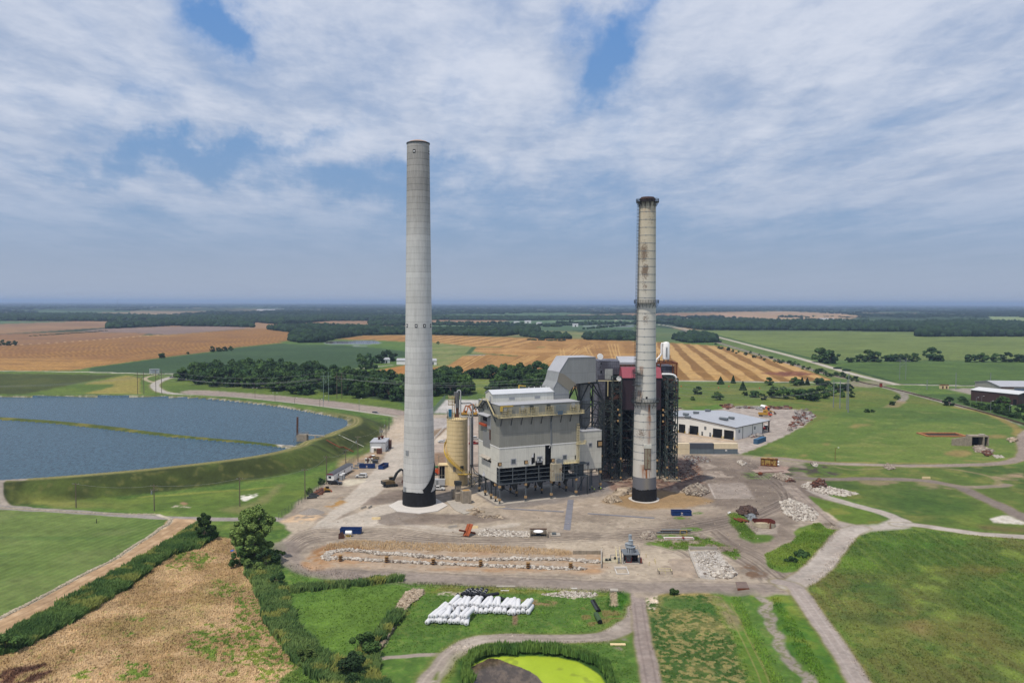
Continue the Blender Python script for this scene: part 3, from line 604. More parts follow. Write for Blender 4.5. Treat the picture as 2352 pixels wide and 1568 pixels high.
line([(2110,1070),(2180,1076),(2260,1090),(2290,1105),(2290,1114)],2.5,[(158,142,108)],None,1.5,.6,.8)
line([(1900,1068),(1960,1078),(2050,1074),(2150,1072)],2,[(164,146,110)],None,1.5,.5,.8)
poly([(2270,1095),(2352,1085),(2352,1100),(2300,1102)],[(160,140,110)],None,1,2,thin=('c',.4,.6))
poly([(1660,933),(1740,932),(1800,937),(1860,944),(1872,956),(1850,975),(1810,998),(1760,1020),(1700,1043),(1640,1046),(1560,1030),(1540,960)],[(182,170,160),((168,156,146),'c',.42,.68,.6),((196,186,174),'b',.5,.75,.5)],'gravel_lot',1.2,1)
poly([(1560,998),(1630,1005),(1690,1015),(1700,1035),(1560,1022)],[(212,192,168),((190,174,156),'c',.45,.65,.7)],None,.8,3)
line([(1560,992),(1600,1000),(1660,1010),(1690,1014)],2.5,[(200,168,126)],None,1.5,.7,.4)
poly([(1590,935),(1650,928),(1664,938),(1600,948)],[(92,124,44)],None,.5)
POND=[(1080,1527),(1090,1517),(1121,1503),(1153,1500),(1217,1499),(1280,1502),(1328,1511),(1359,1527),(1378,1543),(1390,1568),(1394,1620),(1330,1680),(1200,1690),(1110,1650),(1084,1568)]
ring=[(1236+(p[0]-1236)*1.18,1560+(p[1]-1560)*1.3)for p in POND]
poly(ring,[(58,92,38),((84,120,46),'b',.4,.7,.6)],None,1,3)
PW=W(POND)
poly(POND,[(172,196,52),((190,212,66),'c',.42,.68,.7),((150,172,52),'d',.5,.7,.6),((128,140,56),'b',.66,.8,.5)],'pond_algae',.4,1)
poly([(1080,1527),(1121,1504),(1147,1508),(1200,1523),(1228,1540),(1246,1560),(1252,1600),(1230,1690),(1100,1660),(1084,1568)],[(98,84,70),((126,122,60),'c',.58,.68,.7)],'pond_water',.8,1)
S=sl_for(PW,8)
inp=pip(XX[S],YY[S],PW);dp=segdist(XX[S],YY[S],np.vstack([PW,PW[:1]]))
ZZ[S]=np.where(inp,-0.7,-0.7*(1-sstep(dp,0,5)))
mc=W([(2060,1000)])[0]
ZZ+=(4.0*np.exp(-(((XX-mc[0])/95)**2+((YY-mc[1])/65)**2)*1.5)*sstep(YY,320,370)).astype(np.float32)*0
near=(YY<2000)
ZZ+=np.where(near&(CLS==0)&(ZZ==0),(N['c']-.5)*.25,0).astype(np.float32)
for pts,wdt,dep in(([(948,1349),(905,1410),(860,1480)],5,.9),([(1690,1360),(1740,1470),(1790,1590)],5,.7),([(1752,1366),(1775,1437),(1843,1543)],4,.7)):
 P=smooth(W(pts));S=sl_for(P,wdt+2)
 ZZ[S]-=dep*(1-sstep(segdist(XX[S],YY[S],P),.5,wdt)).astype(np.float32)
woodm=sstep(YY,3200,4200)*(1-np.clip(pale+grn,0,1))
ZZ+=(woodm*(4+13*fbm(XX/130,YY/240,91,3))).astype(np.float32)*np.clip(YY/4000,0,1)
VARM=(1+.34*(N['a']-.5)+.36*(N['b']-.5)+.26*(N['c']-.5)+.22*(N['hx']-.5))
VARM[(CLS==CI['reservoir_water'])|(CLS==CI['pond_algae'])]=1
RGB*=np.where(YY<2500,VARM,1+.3*(N['f']-.5)+.3*(N['farx']-.5))[...,None].astype(np.float32)
def mesh_from(name,verts,faces,mats=(),smooth_=False,cols=None,mi=None):
 me=bpy.data.meshes.new(name)
 verts=np.ascontiguousarray(verts,np.float32);faces=np.ascontiguousarray(faces,np.int32)
 k_=faces.shape[1]
 me.vertices.add(len(verts));me.vertices.foreach_set('co',verts.ravel())
 me.loops.add(faces.size);me.loops.foreach_set('vertex_index',faces.ravel())
 me.polygons.add(len(faces));me.polygons.foreach_set('loop_start',np.arange(0,faces.size,k_,dtype=np.int32))
 try:me.polygons.foreach_set('loop_total',np.full(len(faces),k_,np.int32))
 except Exception:pass
 if smooth_:me.polygons.foreach_set('use_smooth',np.ones(len(faces),bool))
 if mi is not None:me.polygons.foreach_set('material_index',np.ascontiguousarray(mi,np.int32))
 for mt in mats:me.materials.append(mt)
 me.update(calc_edges=True)
 if cols is not None:
  at=me.color_attributes.new('tone','FLOAT_COLOR','POINT')
  c4=np.ones((len(verts),4),np.float32);c4[:,:3]=cols
  at.data.foreach_set('color',c4.ravel())
 return me
def ground_mat(name,rough=0.95,bump=0.25,var=0.22,scale=1.6,spec=0.2):
 m_=bpy.data.materials.new(name);m_.use_nodes=True
 n_=NT(m_.node_tree);n_.n.clear()
 at=n_.new('ShaderNodeAttribute',attribute_name='tone')
 geo=n_.new('ShaderNodeNewGeometry')
 a=n_.noise(geo.outputs['Position'],scale,5,.65)
 b=n_.noise(geo.outputs['Position'],scale*.22,3,.55)
 f=n_.m('ADD',n_.m('MULTIPLY',a,.6),n_.m('MULTIPLY',b,.4))
 g=n_.ramp(f,.3,.7,1-var,1+var,False)
 c=n_.mix(1.0,at.outputs['Color'],g,'MULTIPLY')
 p=n_.new('ShaderNodeBsdfPrincipled')
 n_.put(p.inputs['Base Color'],c);p.inputs['Roughness'].default_value=rough
 p.inputs['Specular IOR Level'].default_value=spec
 bp=n_.new('ShaderNodeBump');bp.inputs['Strength'].default_value=bump;bp.inputs['Distance'].default_value=0.5
 n_.put(bp.inputs['Height'],a);n_.l.new(bp.outputs[0],p.inputs['Normal'])
 o=n_.new('ShaderNodeOutputMaterial');n_.l.new(p.outputs[0],o.inputs[0])
 return m_
def water_mat(name,col,rough,wscale,bump,spec=0.5):
 m_=bpy.data.materials.new(name);m_.use_nodes=True
 n_=NT(m_.node_tree);n_.n.clear()
 geo=n_.new('ShaderNodeNewGeometry')
 mp=n_.new('ShaderNodeMapping');n_.l.new(geo.outputs['Position'],mp.inputs[0]);mp.inputs['Rotation'].default_value=(0,0,R(25));mp.inputs['Scale'].default_value=(1,.45,1)
 a=n_.noise(mp.outputs[0],wscale,6,.7)
 p=n_.new('ShaderNodeBsdfPrincipled')
 c=n_.mix(n_.ramp(a,.38,.62),tuple(v*.7 for v in col),tuple(v*1.6 for v in col))
 n_.put(p.inputs['Base Color'],c);p.inputs['Roughness'].default_value=rough
 p.inputs['Specular IOR Level'].default_value=spec;p.inputs['IOR'].default_value=1.33
 bp=n_.new('ShaderNodeBump');bp.inputs['Strength'].default_value=bump;bp.inputs['Distance'].default_value=0.6
 n_.put(bp.inputs['Height'],a);n_.l.new(bp.outputs[0],p.inputs['Normal'])
 o=n_.new('ShaderNodeOutputMaterial');n_.l.new(p.outputs[0],o.inputs[0])
 return m_
GM=ground_mat('ground_cover')
GMs=ground_mat('gravel_surface',.92,.15,.14,1.2)
MATS={'reservoir_water':water_mat('lake_water',(0.030,0.064,0.088),.26,.95,1.0,.32),'pond_water':water_mat('muddy_water',(0.075,0.055,0.038),.12,.6,.12),'pond_algae':ground_mat('duckweed',.8,.05,.08,2.5)}
V=np.stack([XX,YY,ZZ],-1).reshape(-1,3)
C=RGB.reshape(-1,3)
idx=np.arange(NR*NC).reshape(NR,NC)
q4=np.stack([idx[:-1,:-1],idx[:-1,1:],idx[1:,1:],idx[1:,:-1]],-1).reshape(-1,4)
fc_=CLS[:-1,:-1].ravel()
for n_i,nm in enumerate(NAMES):
 sel=q4[fc_==n_i]
 if len(sel)==0:continue
 used=np.unique(sel)
 remap=np.zeros(NR*NC,np.int32);remap[used]=np.arange(len(used))
 mt=MATS.get(nm,GMs if nm in('dirt_yard','gravel_road','paved_road','gravel_lot','railway_ballast')else GM)
 me=mesh_from(nm,V[used],remap[sel],[mt],True,C[used])
 o=bpy.data.objects.new(nm,me);COL.objects.link(o);o['kind']='structure'
def ground_z(x,y):
 v=FPX*CAMH/y;u=FPX*x/y
 i=int(np.argmin(np.abs(vs-v)));j=int(jc(u))
 return float(ZZ[i,j])
def cls_at(x,y):
 v=FPX*CAMH/y;u=FPX*x/y
 i=int(np.argmin(np.abs(vs-v)));j=int(jc(u))
 return NAMES[CLS[i,j]]
class MB:
 def __init__(self):self.v=[];self.f=[];self.mi=[];self.cm=0
 def add(self,vs_,fs_):
  b=len(self.v);self.v+=[tuple(p)for p in vs_];self.f+=[tuple(b+i for i in f)for f in fs_];self.mi+=[self.cm]*len(fs_);return self
 def bx(self,x0,x1,y0,y1,z0,z1):
  return self.add([(x0,y0,z0),(x1,y0,z0),(x1,y1,z0),(x0,y1,z0),(x0,y0,z1),(x1,y0,z1),(x1,y1,z1),(x0,y1,z1)],[(0,3,2,1),(4,5,6,7),(0,1,5,4),(1,2,6,5),(2,3,7,6),(3,0,4,7)])
 def beam(self,p,q_,w_,h_=None):
  p=Vector(p);q_=Vector(q_);d=q_-p
  if d.length<1e-6:return self
  h_=h_ or w_;d.normalize()
  up=Vector((0,0,1))if abs(d.z)<.95 else Vector((0,1,0))
  s=d.cross(up).normalized()*w_/2;t=s.cross(d).normalized()*h_/2
  c=[p-s-t,p+s-t,p+s+t,p-s+t,q_-s-t,q_+s-t,q_+s+t,q_-s+t]
  return self.add(c,[(0,1,2,3),(7,6,5,4),(0,4,5,1),(1,5,6,2),(2,6,7,3),(3,7,4,0)])
 def tube(self,p,q_,r0,r1=None,n=10,cap=True):
  p=Vector(p);q_=Vector(q_);d=(q_-p).normalized();r1=r0 if r1 is None else r1
  up=Vector((0,0,1))if abs(d.z)<.95 else Vector((1,0,0))
  s=d.cross(up).normalized();t=s.cross(d)
  vs_=[p+(s*math.cos(a)+t*math.sin(a))*r0 for a in[i*2*math.pi/n for i in range(n)]]+[q_+(s*math.cos(a)+t*math.sin(a))*r1 for a in[i*2*math.pi/n for i in range(n)]]
  fs_=[(i,(i+1)%n,n+(i+1)%n,n+i)for i in range(n)]
  if cap:fs_+=[tuple(range(n))[::-1],tuple(range(n,2*n))]
  return self.add(vs_,fs_)
 def path(self,pts,r,n=8):
  for a,b in zip(pts[:-1],pts[1:]):self.tube(a,b,r,r,n)
  return self
 def lathe(self,prof,n=48,c=(0,0),closed=False):
  vs_=[];m_=len(prof)
  for i in range(n):
   a=2*math.pi*i/n
   for r,z in prof:vs_.append((c[0]+r*math.cos(a),c[1]+r*math.sin(a),z))
  fs_=[]
  for i in range(n):
   j=(i+1)%n
   for k_ in range(m_-1):fs_.append((i*m_+k_,j*m_+k_,j*m_+k_+1,i*m_+k_+1))
  return self.add(vs_,fs_)
 def prism(self,pts,vec):
  """closed polygon of 3-D points pushed along vec"""
  n=len(pts);vec=Vector(vec);a=[Vector(p)for p in pts];b=[p+vec for p in a]
  return self.add(a+b,[tuple(range(n))[::-1],tuple(range(n,2*n))]+[(i,(i+1)%n,n+(i+1)%n,n+i)for i in range(n)])
 def rail(self,pts,h_=1.1,post=1.6,w_=0.07,n=3):
  for a,b in zip(pts[:-1],pts[1:]):
   a=Vector(a);b=Vector(b);L=(b-a).length;k_=max(1,round(L/post))
   for i in range(k_+1):
    p=a.lerp(b,i/k_);self.beam(p,p+Vector((0,0,h_)),w_)
   for j in range(1,n+1):
    o_=Vector((0,0,h_*j/n));self.beam(a+o_,b+o_,w_)
  return self
 def mesh(self,name,mats,smooth_=False):
  me=bpy.data.meshes.new(name);me.from_pydata(self.v,[],self.f)
  for m_ in(mats if isinstance(mats,(list,tuple))else[mats]):me.materials.append(m_)
  if any(self.mi):me.polygons.foreach_set('material_index',self.mi)
  if smooth_:me.polygons.foreach_set('use_smooth',[True]*len(me.polygons))
  bm=bmesh.new();bm.from_mesh(me);bmesh.ops.recalc_face_normals(bm,faces=bm.faces);bm.to_mesh(me);bm.free()
  me.update();return me
 def build(self,name,mats,parent=None,smooth_=False,loc=None,rz=None):
  o=bpy.data.objects.new(name,self.mesh(name,mats,smooth_));COL.objects.link(o)
  if parent is not None:o.parent=parent
  if loc is not None:o.location=loc
  if rz is not None:o.rotation_euler[2]=rz
  return o
def autosmooth(o,ang=40):
 me=o.data;me.polygons.foreach_set('use_smooth',[True]*len(me.polygons))
 bm=bmesh.new();bm.from_mesh(me)
 for e in bm.edges:
  if len(e.link_faces)==2 and e.calc_face_angle(0)>R(ang):e.smooth=False
 bm.to_mesh(me);bm.free()
def tag(o,label,cat,group=None,kind=None):
 if label:o['label']=label
 if cat:o['category']=cat
 if group:o['group']=group
 if kind:o['kind']=kind
 return o
def thing(name,label,cat,loc=(0,0,0),rz=0.0,group=None):
 o=bpy.data.objects.new(name,None);COL.objects.link(o);o.location=loc;o.rotation_euler[2]=rz
 o.empty_display_size=.5
 return tag(o,label,cat,group)
def copy_tree(o,parent=None):
 c=o.copy();COL.objects.link(c)
 if parent is not None:c.parent=parent
 for ch in list(o.children):copy_tree(ch,c)
 return c
def place(o,label,loc,rz=0.0,group=None,sc=None):
 o['label']=label;o.location=loc;o.rotation_euler[2]=rz
 if group:o['group']=group
 if sc:o.scale=sc
 return o
_mc={}
def mat(name,rgb,rough=.75,var=.12,scale=1.0,metal=0.0,streak=0.0,bump=0.0,rust=0.0,spec=.3,raw=False,rustcol=(120,66,36),corr=0.0,kx=1.0,seam=0.0):
 if name in _mc:return _mc[name]
 m_=bpy.data.materials.new(name);m_.use_nodes=True
 n_=NT(m_.node_tree);n_.n.clear()
 tc_=n_.new('ShaderNodeTexCoord');P=tc_.outputs['Object']
 base=rgb if raw else alb(*rgb,k=kx)
 a=n_.noise(P,scale,4,.6)
 c=n_.mix(1.0,base,n_.ramp(a,.3,.7,1-var,1+var,False),'MULTIPLY')
 if streak:
  mp=n_.new('ShaderNodeMapping');n_.l.new(P,mp.inputs[0]);mp.inputs['Scale'].default_value=(1.6,1.6,.09)
  s=n_.noise(mp.outputs[0],1.4,4,.6)
  c=n_.mix(1.0,c,n_.ramp(s,.35,.7,1+streak*.3,1-streak,False),'MULTIPLY')
 if seam:
  s3=n_.new('ShaderNodeSeparateXYZ');n_.l.new(P,s3.inputs[0]);hx_=n_.m('DIVIDE',n_.m('ADD',s3.outputs[0],s3.outputs[1]),3.7);hz_=n_.m('DIVIDE',s3.outputs[2],5.3)
  wn_=n_.new('ShaderNodeTexWhiteNoise',noise_dimensions='2D');n_.l.new(n_.comb(n_.m('FLOOR',hx_),n_.m('FLOOR',hz_),0.0),wn_.inputs['Vector'])
  c=n_.mix(1.0,c,n_.ramp(wn_.outputs['Value'],0,1,1-seam,1+seam*.6,False),'MULTIPLY')
  ln_=n_.m('MAXIMUM',n_.ramp(n_.m('ABSOLUTE',n_.m('SUBTRACT',n_.m('FRACT',hz_),.5)),.47,.495),n_.m('MULTIPLY',n_.ramp(n_.m('ABSOLUTE',n_.m('SUBTRACT',n_.m('FRACT',n_.m('MULTIPLY',hx_,4.0)),.5)),.40,.5),.35))
  c=n_.mix(n_.m('MULTIPLY',ln_,.22),c,(.05,.05,.05))
  mp3=n_.new('ShaderNodeMapping');n_.l.new(P,mp3.inputs[0]);mp3.inputs['Scale'].default_value=(2.5,2.5,.14)
  c=n_.mix(n_.m('MULTIPLY',n_.ramp(n_.noise(mp3.outputs[0],1.1,5,.6),.60,.74),.5),c,alb(140,122,98))
 if rust:
  b=n_.noise(P,scale*.8,6,.7)
  c=n_.mix(n_.ramp(b,.62-rust*.3,.70-rust*.2),c,alb(*rustcol))
 p=n_.new('ShaderNodeBsdfPrincipled');n_.put(p.inputs['Base Color'],c)
 p.inputs['Roughness'].default_value=rough;p.inputs['Metallic'].default_value=metal;p.inputs['Specular IOR Level'].default_value=spec
 if bump or corr:
  bp=n_.new('ShaderNodeBump');bp.inputs['Strength'].default_value=max(bump,corr);bp.inputs['Distance'].default_value=.15
  hgt=a
  if corr:
   sx_=n_.new('ShaderNodeSeparateXYZ');n_.l.new(P,sx_.inputs[0])
   hgt=n_.m('SINE',n_.m('MULTIPLY',n_.m('ADD',sx_.outputs[0],sx_.outputs[1]),2*math.pi/.6))
  n_.put(bp.inputs['Height'],hgt);n_.l.new(bp.outputs[0],p.inputs['Normal'])
 o=n_.new('ShaderNodeOutputMaterial');n_.l.new(p.outputs[0],o.inputs[0])
 _mc[name]=m_;return m_
M=dict(white=mat('white_cladding',(222,221,210),kx=1.3,rough=.6,var=.06,scale=.3,streak=.12,seam=.07),whitem=mat('white_paint',(238,238,236),kx=1.42,rough=.45,var=.04,scale=1),grey=mat('grey_cladding',(158,158,149),.55,.06,.25,streak=.12,kx=1.15,seam=.07),grey2=mat('light_grey_cladding',(176,180,184),.5,.05,.25,streak=.05),duct=mat('duct_cladding',(162,165,165),.5,.06,.2,streak=.10,kx=1.1,seam=.06),tan=mat('taupe_paint_and_shade',(158,152,138),.6,.05,.2),roof=mat('pale_roof',(196,198,204),.5,.06,.2,streak=.04),roofb=mat('bluish_metal_roof',(190,194,201),.45,.06,.15),dark=mat('dark_steel',(60,66,68),.6,.2,2),black=mat('black_interior',(24,24,26),.9,.3,.5),gsteel=mat('grey_steel',(104,112,116),.55,.12,2),dgreen=mat('dark_green_steel',(58,74,72),.6,.3,2,rust=.30,rustcol=(104,72,58)),maroon=mat('maroon_cladding',(66,50,58),.6,.12,.3,streak=.15),redroof=mat('red_roof',(158,76,88),.6,.06,.3),yellow=mat('pale_yellow_paint',(222,208,162),kx=1.2,rough=.55,var=.06,scale=2),syellow=mat('safety_yellow',(216,182,80),kx=1.2,rough=.5,var=.08,scale=2),orange=mat('orange_paint',(196,84,40),.6,.12,2),rust=mat('rusty_steel',(128,70,44),.85,.3,1.2),rustd=mat('dark_rusty_steel',(108,76,64),.85,.35,.8),ply=mat('plywood_box',(206,170,120),.8,.1,2),conc=mat('concrete',(190,182,170),.9,.12,.8,bump=.2),concw=mat('pale_concrete',(226,220,212),.9,.06,.4),concd=mat('weathered_concrete',(176,164,146),.9,.2,.8,bump=.3,streak=.2),blackcloth=mat('black_fabric',(34,34,36),.85,.3,.9,bump=.5),rubber=mat('tyre_rubber',(34,34,36),.8,.1,3),glass=mat('dark_glass',(40,48,56),.15,.1,2,spec=.6),chrome=mat('bright_pipe',(206,208,210),.35,.06,1),dblue=mat('dumpster_blue',(30,66,128),.6,.15,.8),wood=mat('weathered_wood_pole',(124,112,98),.9,.2,1),galv=mat('galvanised_steel',(150,156,160),.5,.08,2),sky_blue=mat('container_blue',(64,112,150),.6,.12,.5,corr=.4),silo=mat('silo_cream',(222,200,154),kx=1.42,rough=.6,var=.06,scale=.3,streak=.12),)
def conv(x0,y0,k_):
 """zoomed crop coordinates -> frame units"""
 return lambda x,y:((x0+x/k_)/1.74150,(y0+y/k_)/1.74150)
Z4=conv(1860,1380,4.1263);Z5=conv(1880,1700,4.1263);Z6=conv(2350,1350,3.92);Z7=conv(1700,1500,3.0154)
Z2=conv(2200,1350,2.09);Z3=conv(2700,1600,3.92);ZS=conv(2480,750,1.7422);ZL=conv(1000,1650,2.94)
def chimney_concrete_mat():
 m_=bpy.data.materials.new('slipformed_concrete');m_.use_nodes=True
 n_=NT(m_.node_tree);n_.n.clear()
 tc_=n_.new('ShaderNodeTexCoord');P=tc_.outputs['Object']
 sx_=n_.new('ShaderNodeSeparateXYZ');n_.l.new(P,sx_.inputs[0]);z=sx_.outputs[2]
 t=n_.m('ADD',n_.m('DIVIDE',z,2.29),n_.m('MULTIPLY',n_.m('SUBTRACT',n_.noise(P,.4,2),.5),.06))
 fl=n_.m('FLOOR',t);fr=n_.m('FRACT',t)
 wn=n_.new('ShaderNodeTexWhiteNoise',noise_dimensions='1D');n_.l.new(fl,wn.inputs['W'])
 big=n_.noise(n_.comb(n_.m('MULTIPLY',sx_.outputs[0],.12),n_.m('MULTIPLY',sx_.outputs[1],.12),n_.m('MULTIPLY',z,.035)),1.0,3)
 mp=n_.new('ShaderNodeMapping');n_.l.new(P,mp.inputs[0]);mp.inputs['Scale'].default_value=(1,1,.12)
 st=n_.noise(mp.outputs[0],1.6,5,.65)
 ang=n_.m('ARCTAN2',sx_.outputs[1],sx_.outputs[0]);bf=n_.m('FRACT',n_.m('MULTIPLY',ang,7.0))
 bl=n_.m('MULTIPLY',n_.ramp(n_.m('ABSOLUTE',n_.m('SUBTRACT',bf,.5)),.47,.5),.03)
 topd=n_.ramp(z,88,122,0,1)
 v=n_.m('ADD',.84,n_.m('MULTIPLY',n_.m('SUBTRACT',wn.outputs[0],.5),.13))
 v=n_.m('ADD',v,n_.m('MULTIPLY',n_.m('SUBTRACT',big,.5),.30))
 v=n_.m('ADD',v,n_.m('MULTIPLY',n_.m('SUBTRACT',st,.5),.46))
 v=n_.m('SUBTRACT',v,n_.m('MULTIPLY',topd,.27))
 v=n_.m('SUBTRACT',v,n_.m('MULTIPLY',n_.ramp(fr,.14,0.0),.22))
 v=n_.m('SUBTRACT',v,bl)
 c=n_.mix(1.0,alb(222,222,218,k=1.27),v,'MULTIPLY')
 c=n_.mix(n_.m('MULTIPLY',topd,.5),c,n_.mix(1.0,alb(204,196,184,k=1.2),v,'MULTIPLY'))
 p=n_.new('ShaderNodeBsdfPrincipled');n_.put(p.inputs['Base Color'],c);p.inputs['Roughness'].default_value=.92;p.inputs['Specular IOR Level'].default_value=.2
 bp=n_.new('ShaderNodeBump');bp.inputs['Strength'].default_value=.25;bp.inputs['Distance'].default_value=.1
 n_.put(bp.inputs['Height'],n_.m('SUBTRACT',st,n_.ramp(fr,.05,0.0)));n_.l.new(bp.outputs[0],p.inputs['Normal'])
 o=n_.new('ShaderNodeOutputMaterial');n_.l.new(p.outputs[0],o.inputs[0]);return m_
CH1=(-34.9,297.6)
ch1=thing('concrete_chimney','taller grey concrete chimney with black wrapped foot on a white pad','chimney',(*CH1,0))
prof=[(6.12,0),(6.0,6),(5.82,16),(5.35,38),(5.02,60),(4.86,70),(4.50,100),(4.20,128),(4.14,134.7),(3.4,134.7)]
def rad1(z):
 for(r0,z0),(r1,z1)in zip(prof[:-1],prof[1:]):
  if z0<=z<=z1 and z1>z0:return r0+(r1-r0)*(z-z0)/(z1-z0)
 return 4.14
fine=[]
for z in np.arange(0,134.7,1.5):fine.append((rad1(z),z))
fine+=[(4.14,134.7),(3.4,134.7)]
o=MB().lathe(fine,96).build('shaft',chimney_concrete_mat(),ch1);autosmooth(o,50)
o=MB().lathe([(4.05,134.2),(4.32,134.2),(4.32,134.65),(4.1,134.7),(3.6,134.9)],64).build('rim',M['dark'],ch1);autosmooth(o)
o=MB().lathe([(3.9,134.7),(3.2,135.2),(1.8,135.6),(0.01,135.7)],48).build('dome_cap',mat('dusty_pink_cap',(196,168,150),.9,.1,1),ch1);autosmooth(o)
def wallbox(mb,ang,z0,z1,wd,r,t=.12):
 c,s=math.cos(ang),math.sin(ang);pr=Vector((c,s,0));tg=Vector((-s,c,0))
 b=[pr*(r-.4)-tg*wd/2,pr*(r-.4)+tg*wd/2,pr*(r+t)+tg*wd/2,pr*(r+t)-tg*wd/2]
 mb.add([(*p.xy,z0)for p in b]+[(*p.xy,z1)for p in b],[(0,3,2,1),(4,5,6,7),(0,1,5,4),(1,2,6,5),(2,3,7,6),(3,0,4,7)])
def a1(px,r):
 return-math.pi/2+math.asin(max(-.98,min(.98,px/r)))
for px,z,r in((-1.0,131.0,4.18),(4.1,131.0,4.18),(-3.9,67.3,4.9),(-.35,67.3,4.9),(2.6,67.3,4.9),(4.65,67.3,4.9)):
 m_=MB();wallbox(m_,a1(px,r),z-.65,z+.65,.95,r,.06);v_=m_.build('vent_opening',M['black'],ch1)
 m_=MB();wallbox(m_,a1(px,r),z-.28,z+.28,.4,r,.12);m_.build('lamp_box',M['whitem'],v_)
m_=MB();wallbox(m_,a1(-4.0,5.9),19.2,21.0,1.5,rad1(20.5),.14);m_.build('patch_plate',mat('grey_patch',(160,164,166),.7,.06,1),ch1)
m_=MB();wallbox(m_,a1(-5.0,6.1),5.3,7.2,1.8,rad1(6.2),.16);m_.build('lower_plate',mat('grey_patch',(160,164,166)),ch1)
n=96;vs_=[];fs_=[]
for i in range(n):
 a=2*math.pi*i/n
 top=5.5+.2*math.sin(a*3+1)+random.uniform(-.06,.06)
 for j in range(7):
  z=0.02+top*j/6;rr=rad1(z)+.12+random.uniform(0,.13);vs_.append((rr*math.cos(a),rr*math.sin(a),z))
for i in range(n):
 for j in range(6):fs_.append((i*7+j,((i+1)%n)*7+j,((i+1)%n)*7+j+1,i*7+j+1))
MB().add(vs_,fs_).build('black_wrap',M['blackcloth'],ch1,True)
vs_=[];fs_=[];K=26
for k_ in range(K):
 t=k_/(K-1);a=-1.15+t*1.35;zc=4.8+t**1.25*11.5;hw=1.55-.5*t
 for s in(-1,0,1):
  z=zc+s*hw*1.2;rr=rad1(z)+.14+random.uniform(0,.08)
  aa=a-s*.10;vs_.append((rr*math.cos(aa),rr*math.sin(aa),z))
for k_ in range(K-1):
 for s in range(2):fs_.append((k_*3+s,(k_+1)*3+s,(k_+1)*3+s+1,k_*3+s+1))
MB().add(vs_,fs_).build('wrap_strip',M['blackcloth'],ch1,True)
pad=[G(*p)for p in((892,1162),(915,1150),(1003,1146),(1028,1161),(1005,1174),(963,1180),(912,1175))]
o=MB().prism([(p[0],p[1],-.3)for p in pad],(0,0,.55)).build('chimney_pad',M['concw'])
tag(o,'white many-sided concrete pad under the taller chimney','concrete pad')
def chimney_cream_mat():
 m_=bpy.data.materials.new('stained_cream_shell');m_.use_nodes=True
 n_=NT(m_.node_tree);n_.n.clear()
 tc_=n_.new('ShaderNodeTexCoord');P=tc_.outputs['Object']
 sx_=n_.new('ShaderNodeSeparateXYZ');n_.l.new(P,sx_.inputs[0]);x,y,z=sx_.outputs
 mp=n_.new('ShaderNodeMapping');n_.l.new(P,mp.inputs[0]);mp.inputs['Scale'].default_value=(1,1,.10)
 st=n_.noise(mp.outputs[0],1.5,5,.65);pt=n_.noise(P,2.2,8,.8);bg_=n_.noise(P,.12,3)
 v=n_.m('ADD',.90,n_.m('MULTIPLY',n_.m('SUBTRACT',st,.5),.16));v=n_.m('ADD',v,n_.m('MULTIPLY',n_.m('SUBTRACT',bg_,.5),.2))
 c=n_.mix(n_.ramp(z,60,110),alb(222,219,209,k=1.27),alb(218,206,180,k=1.22))
 c=n_.mix(1.0,c,v,'MULTIPLY')
 RU=alb(172,108,60);BR_=alb(112,84,60)
 def gz(z0,w_):return n_.m('POWER',2.718,n_.m('MULTIPLY',n_.m('POWER',n_.m('ABSOLUTE',n_.m('DIVIDE',n_.m('SUBTRACT',z,z0),w_)),2.0),-1.0))
 def gx(x0,w_):return n_.m('POWER',2.718,n_.m('MULTIPLY',n_.m('POWER',n_.m('ABSOLUTE',n_.m('DIVIDE',n_.m('SUBTRACT',x,x0),w_)),2.0),-1.0))
 for z0,w_,x0,wx,s in((95,5,-1.6,1.8,.30),(88,3.5,-1.2,1.6,.34),(82,4,-1.2,1.5,.2),(70,3,-.8,1.8,.22),(107.5,3,.8,3,.16),(26,3.5,-2,2.5,.22)):
  k_=n_.m('MULTIPLY',n_.m('MULTIPLY',gz(z0,w_),gx(x0,wx)),s)
  c=n_.mix(n_.m('MULTIPLY',n_.ramp(n_.m('ADD',pt,k_),.66,.74),.8),c,BR_)
 def run(x0,wx,ztop,zlen,col,s):
  k_=n_.m('MULTIPLY',gx(x0,wx),n_.m('MULTIPLY',n_.ramp(z,ztop,ztop-.3),n_.ramp(z,ztop-zlen,ztop,0,1)))
  return n_.m('MULTIPLY',k_,n_.m('MULTIPLY',n_.ramp(st,.34,.64),s))
 for x0,wx,zt,zl,s in((1.0,.5,37.5,14,1.6),(.9,.8,33,20,1.0),(1.1,2.4,37.5,4,.7),(-2.6,.8,43,6,1.4),(-2.2,.6,52,6,1.2),(.4,1.2,12.9,9.0,2.2),(-.6,1.3,14.5,11,1.2),(0,.5,112,4,.6),(1.6,.5,112,3,.6),(-1.6,.5,112,5,.5)):
  c=n_.mix(n_.m('MINIMUM',run(x0,wx,zt,zl,None,s),.9),c,RU)
 topd=n_.ramp(n_.m('ADD',z,n_.m('MULTIPLY',n_.m('SUBTRACT',st,.5),12)),111.5,114.5)
 c=n_.mix(n_.m('MULTIPLY',topd,.85),c,alb(70,58,50))
 c=n_.mix(n_.ramp(z,9.3,9.2),c,n_.mix(gx(.2,1.2),alb(128,130,136),alb(150,146,138)))
 p=n_.new('ShaderNodeBsdfPrincipled');n_.put(p.inputs['Base Color'],c);p.inputs['Roughness'].default_value=.75;p.inputs['Specular IOR Level'].default_value=.25
 o=n_.new('ShaderNodeOutputMaterial');n_.l.new(p.outputs[0],o.inputs[0]);return m_
CH2=(51.45,305.5)
ch2=thing('banded_chimney','shorter cream chimney with steel bands, rust runs and ring platforms','chimney',(*CH2,0))
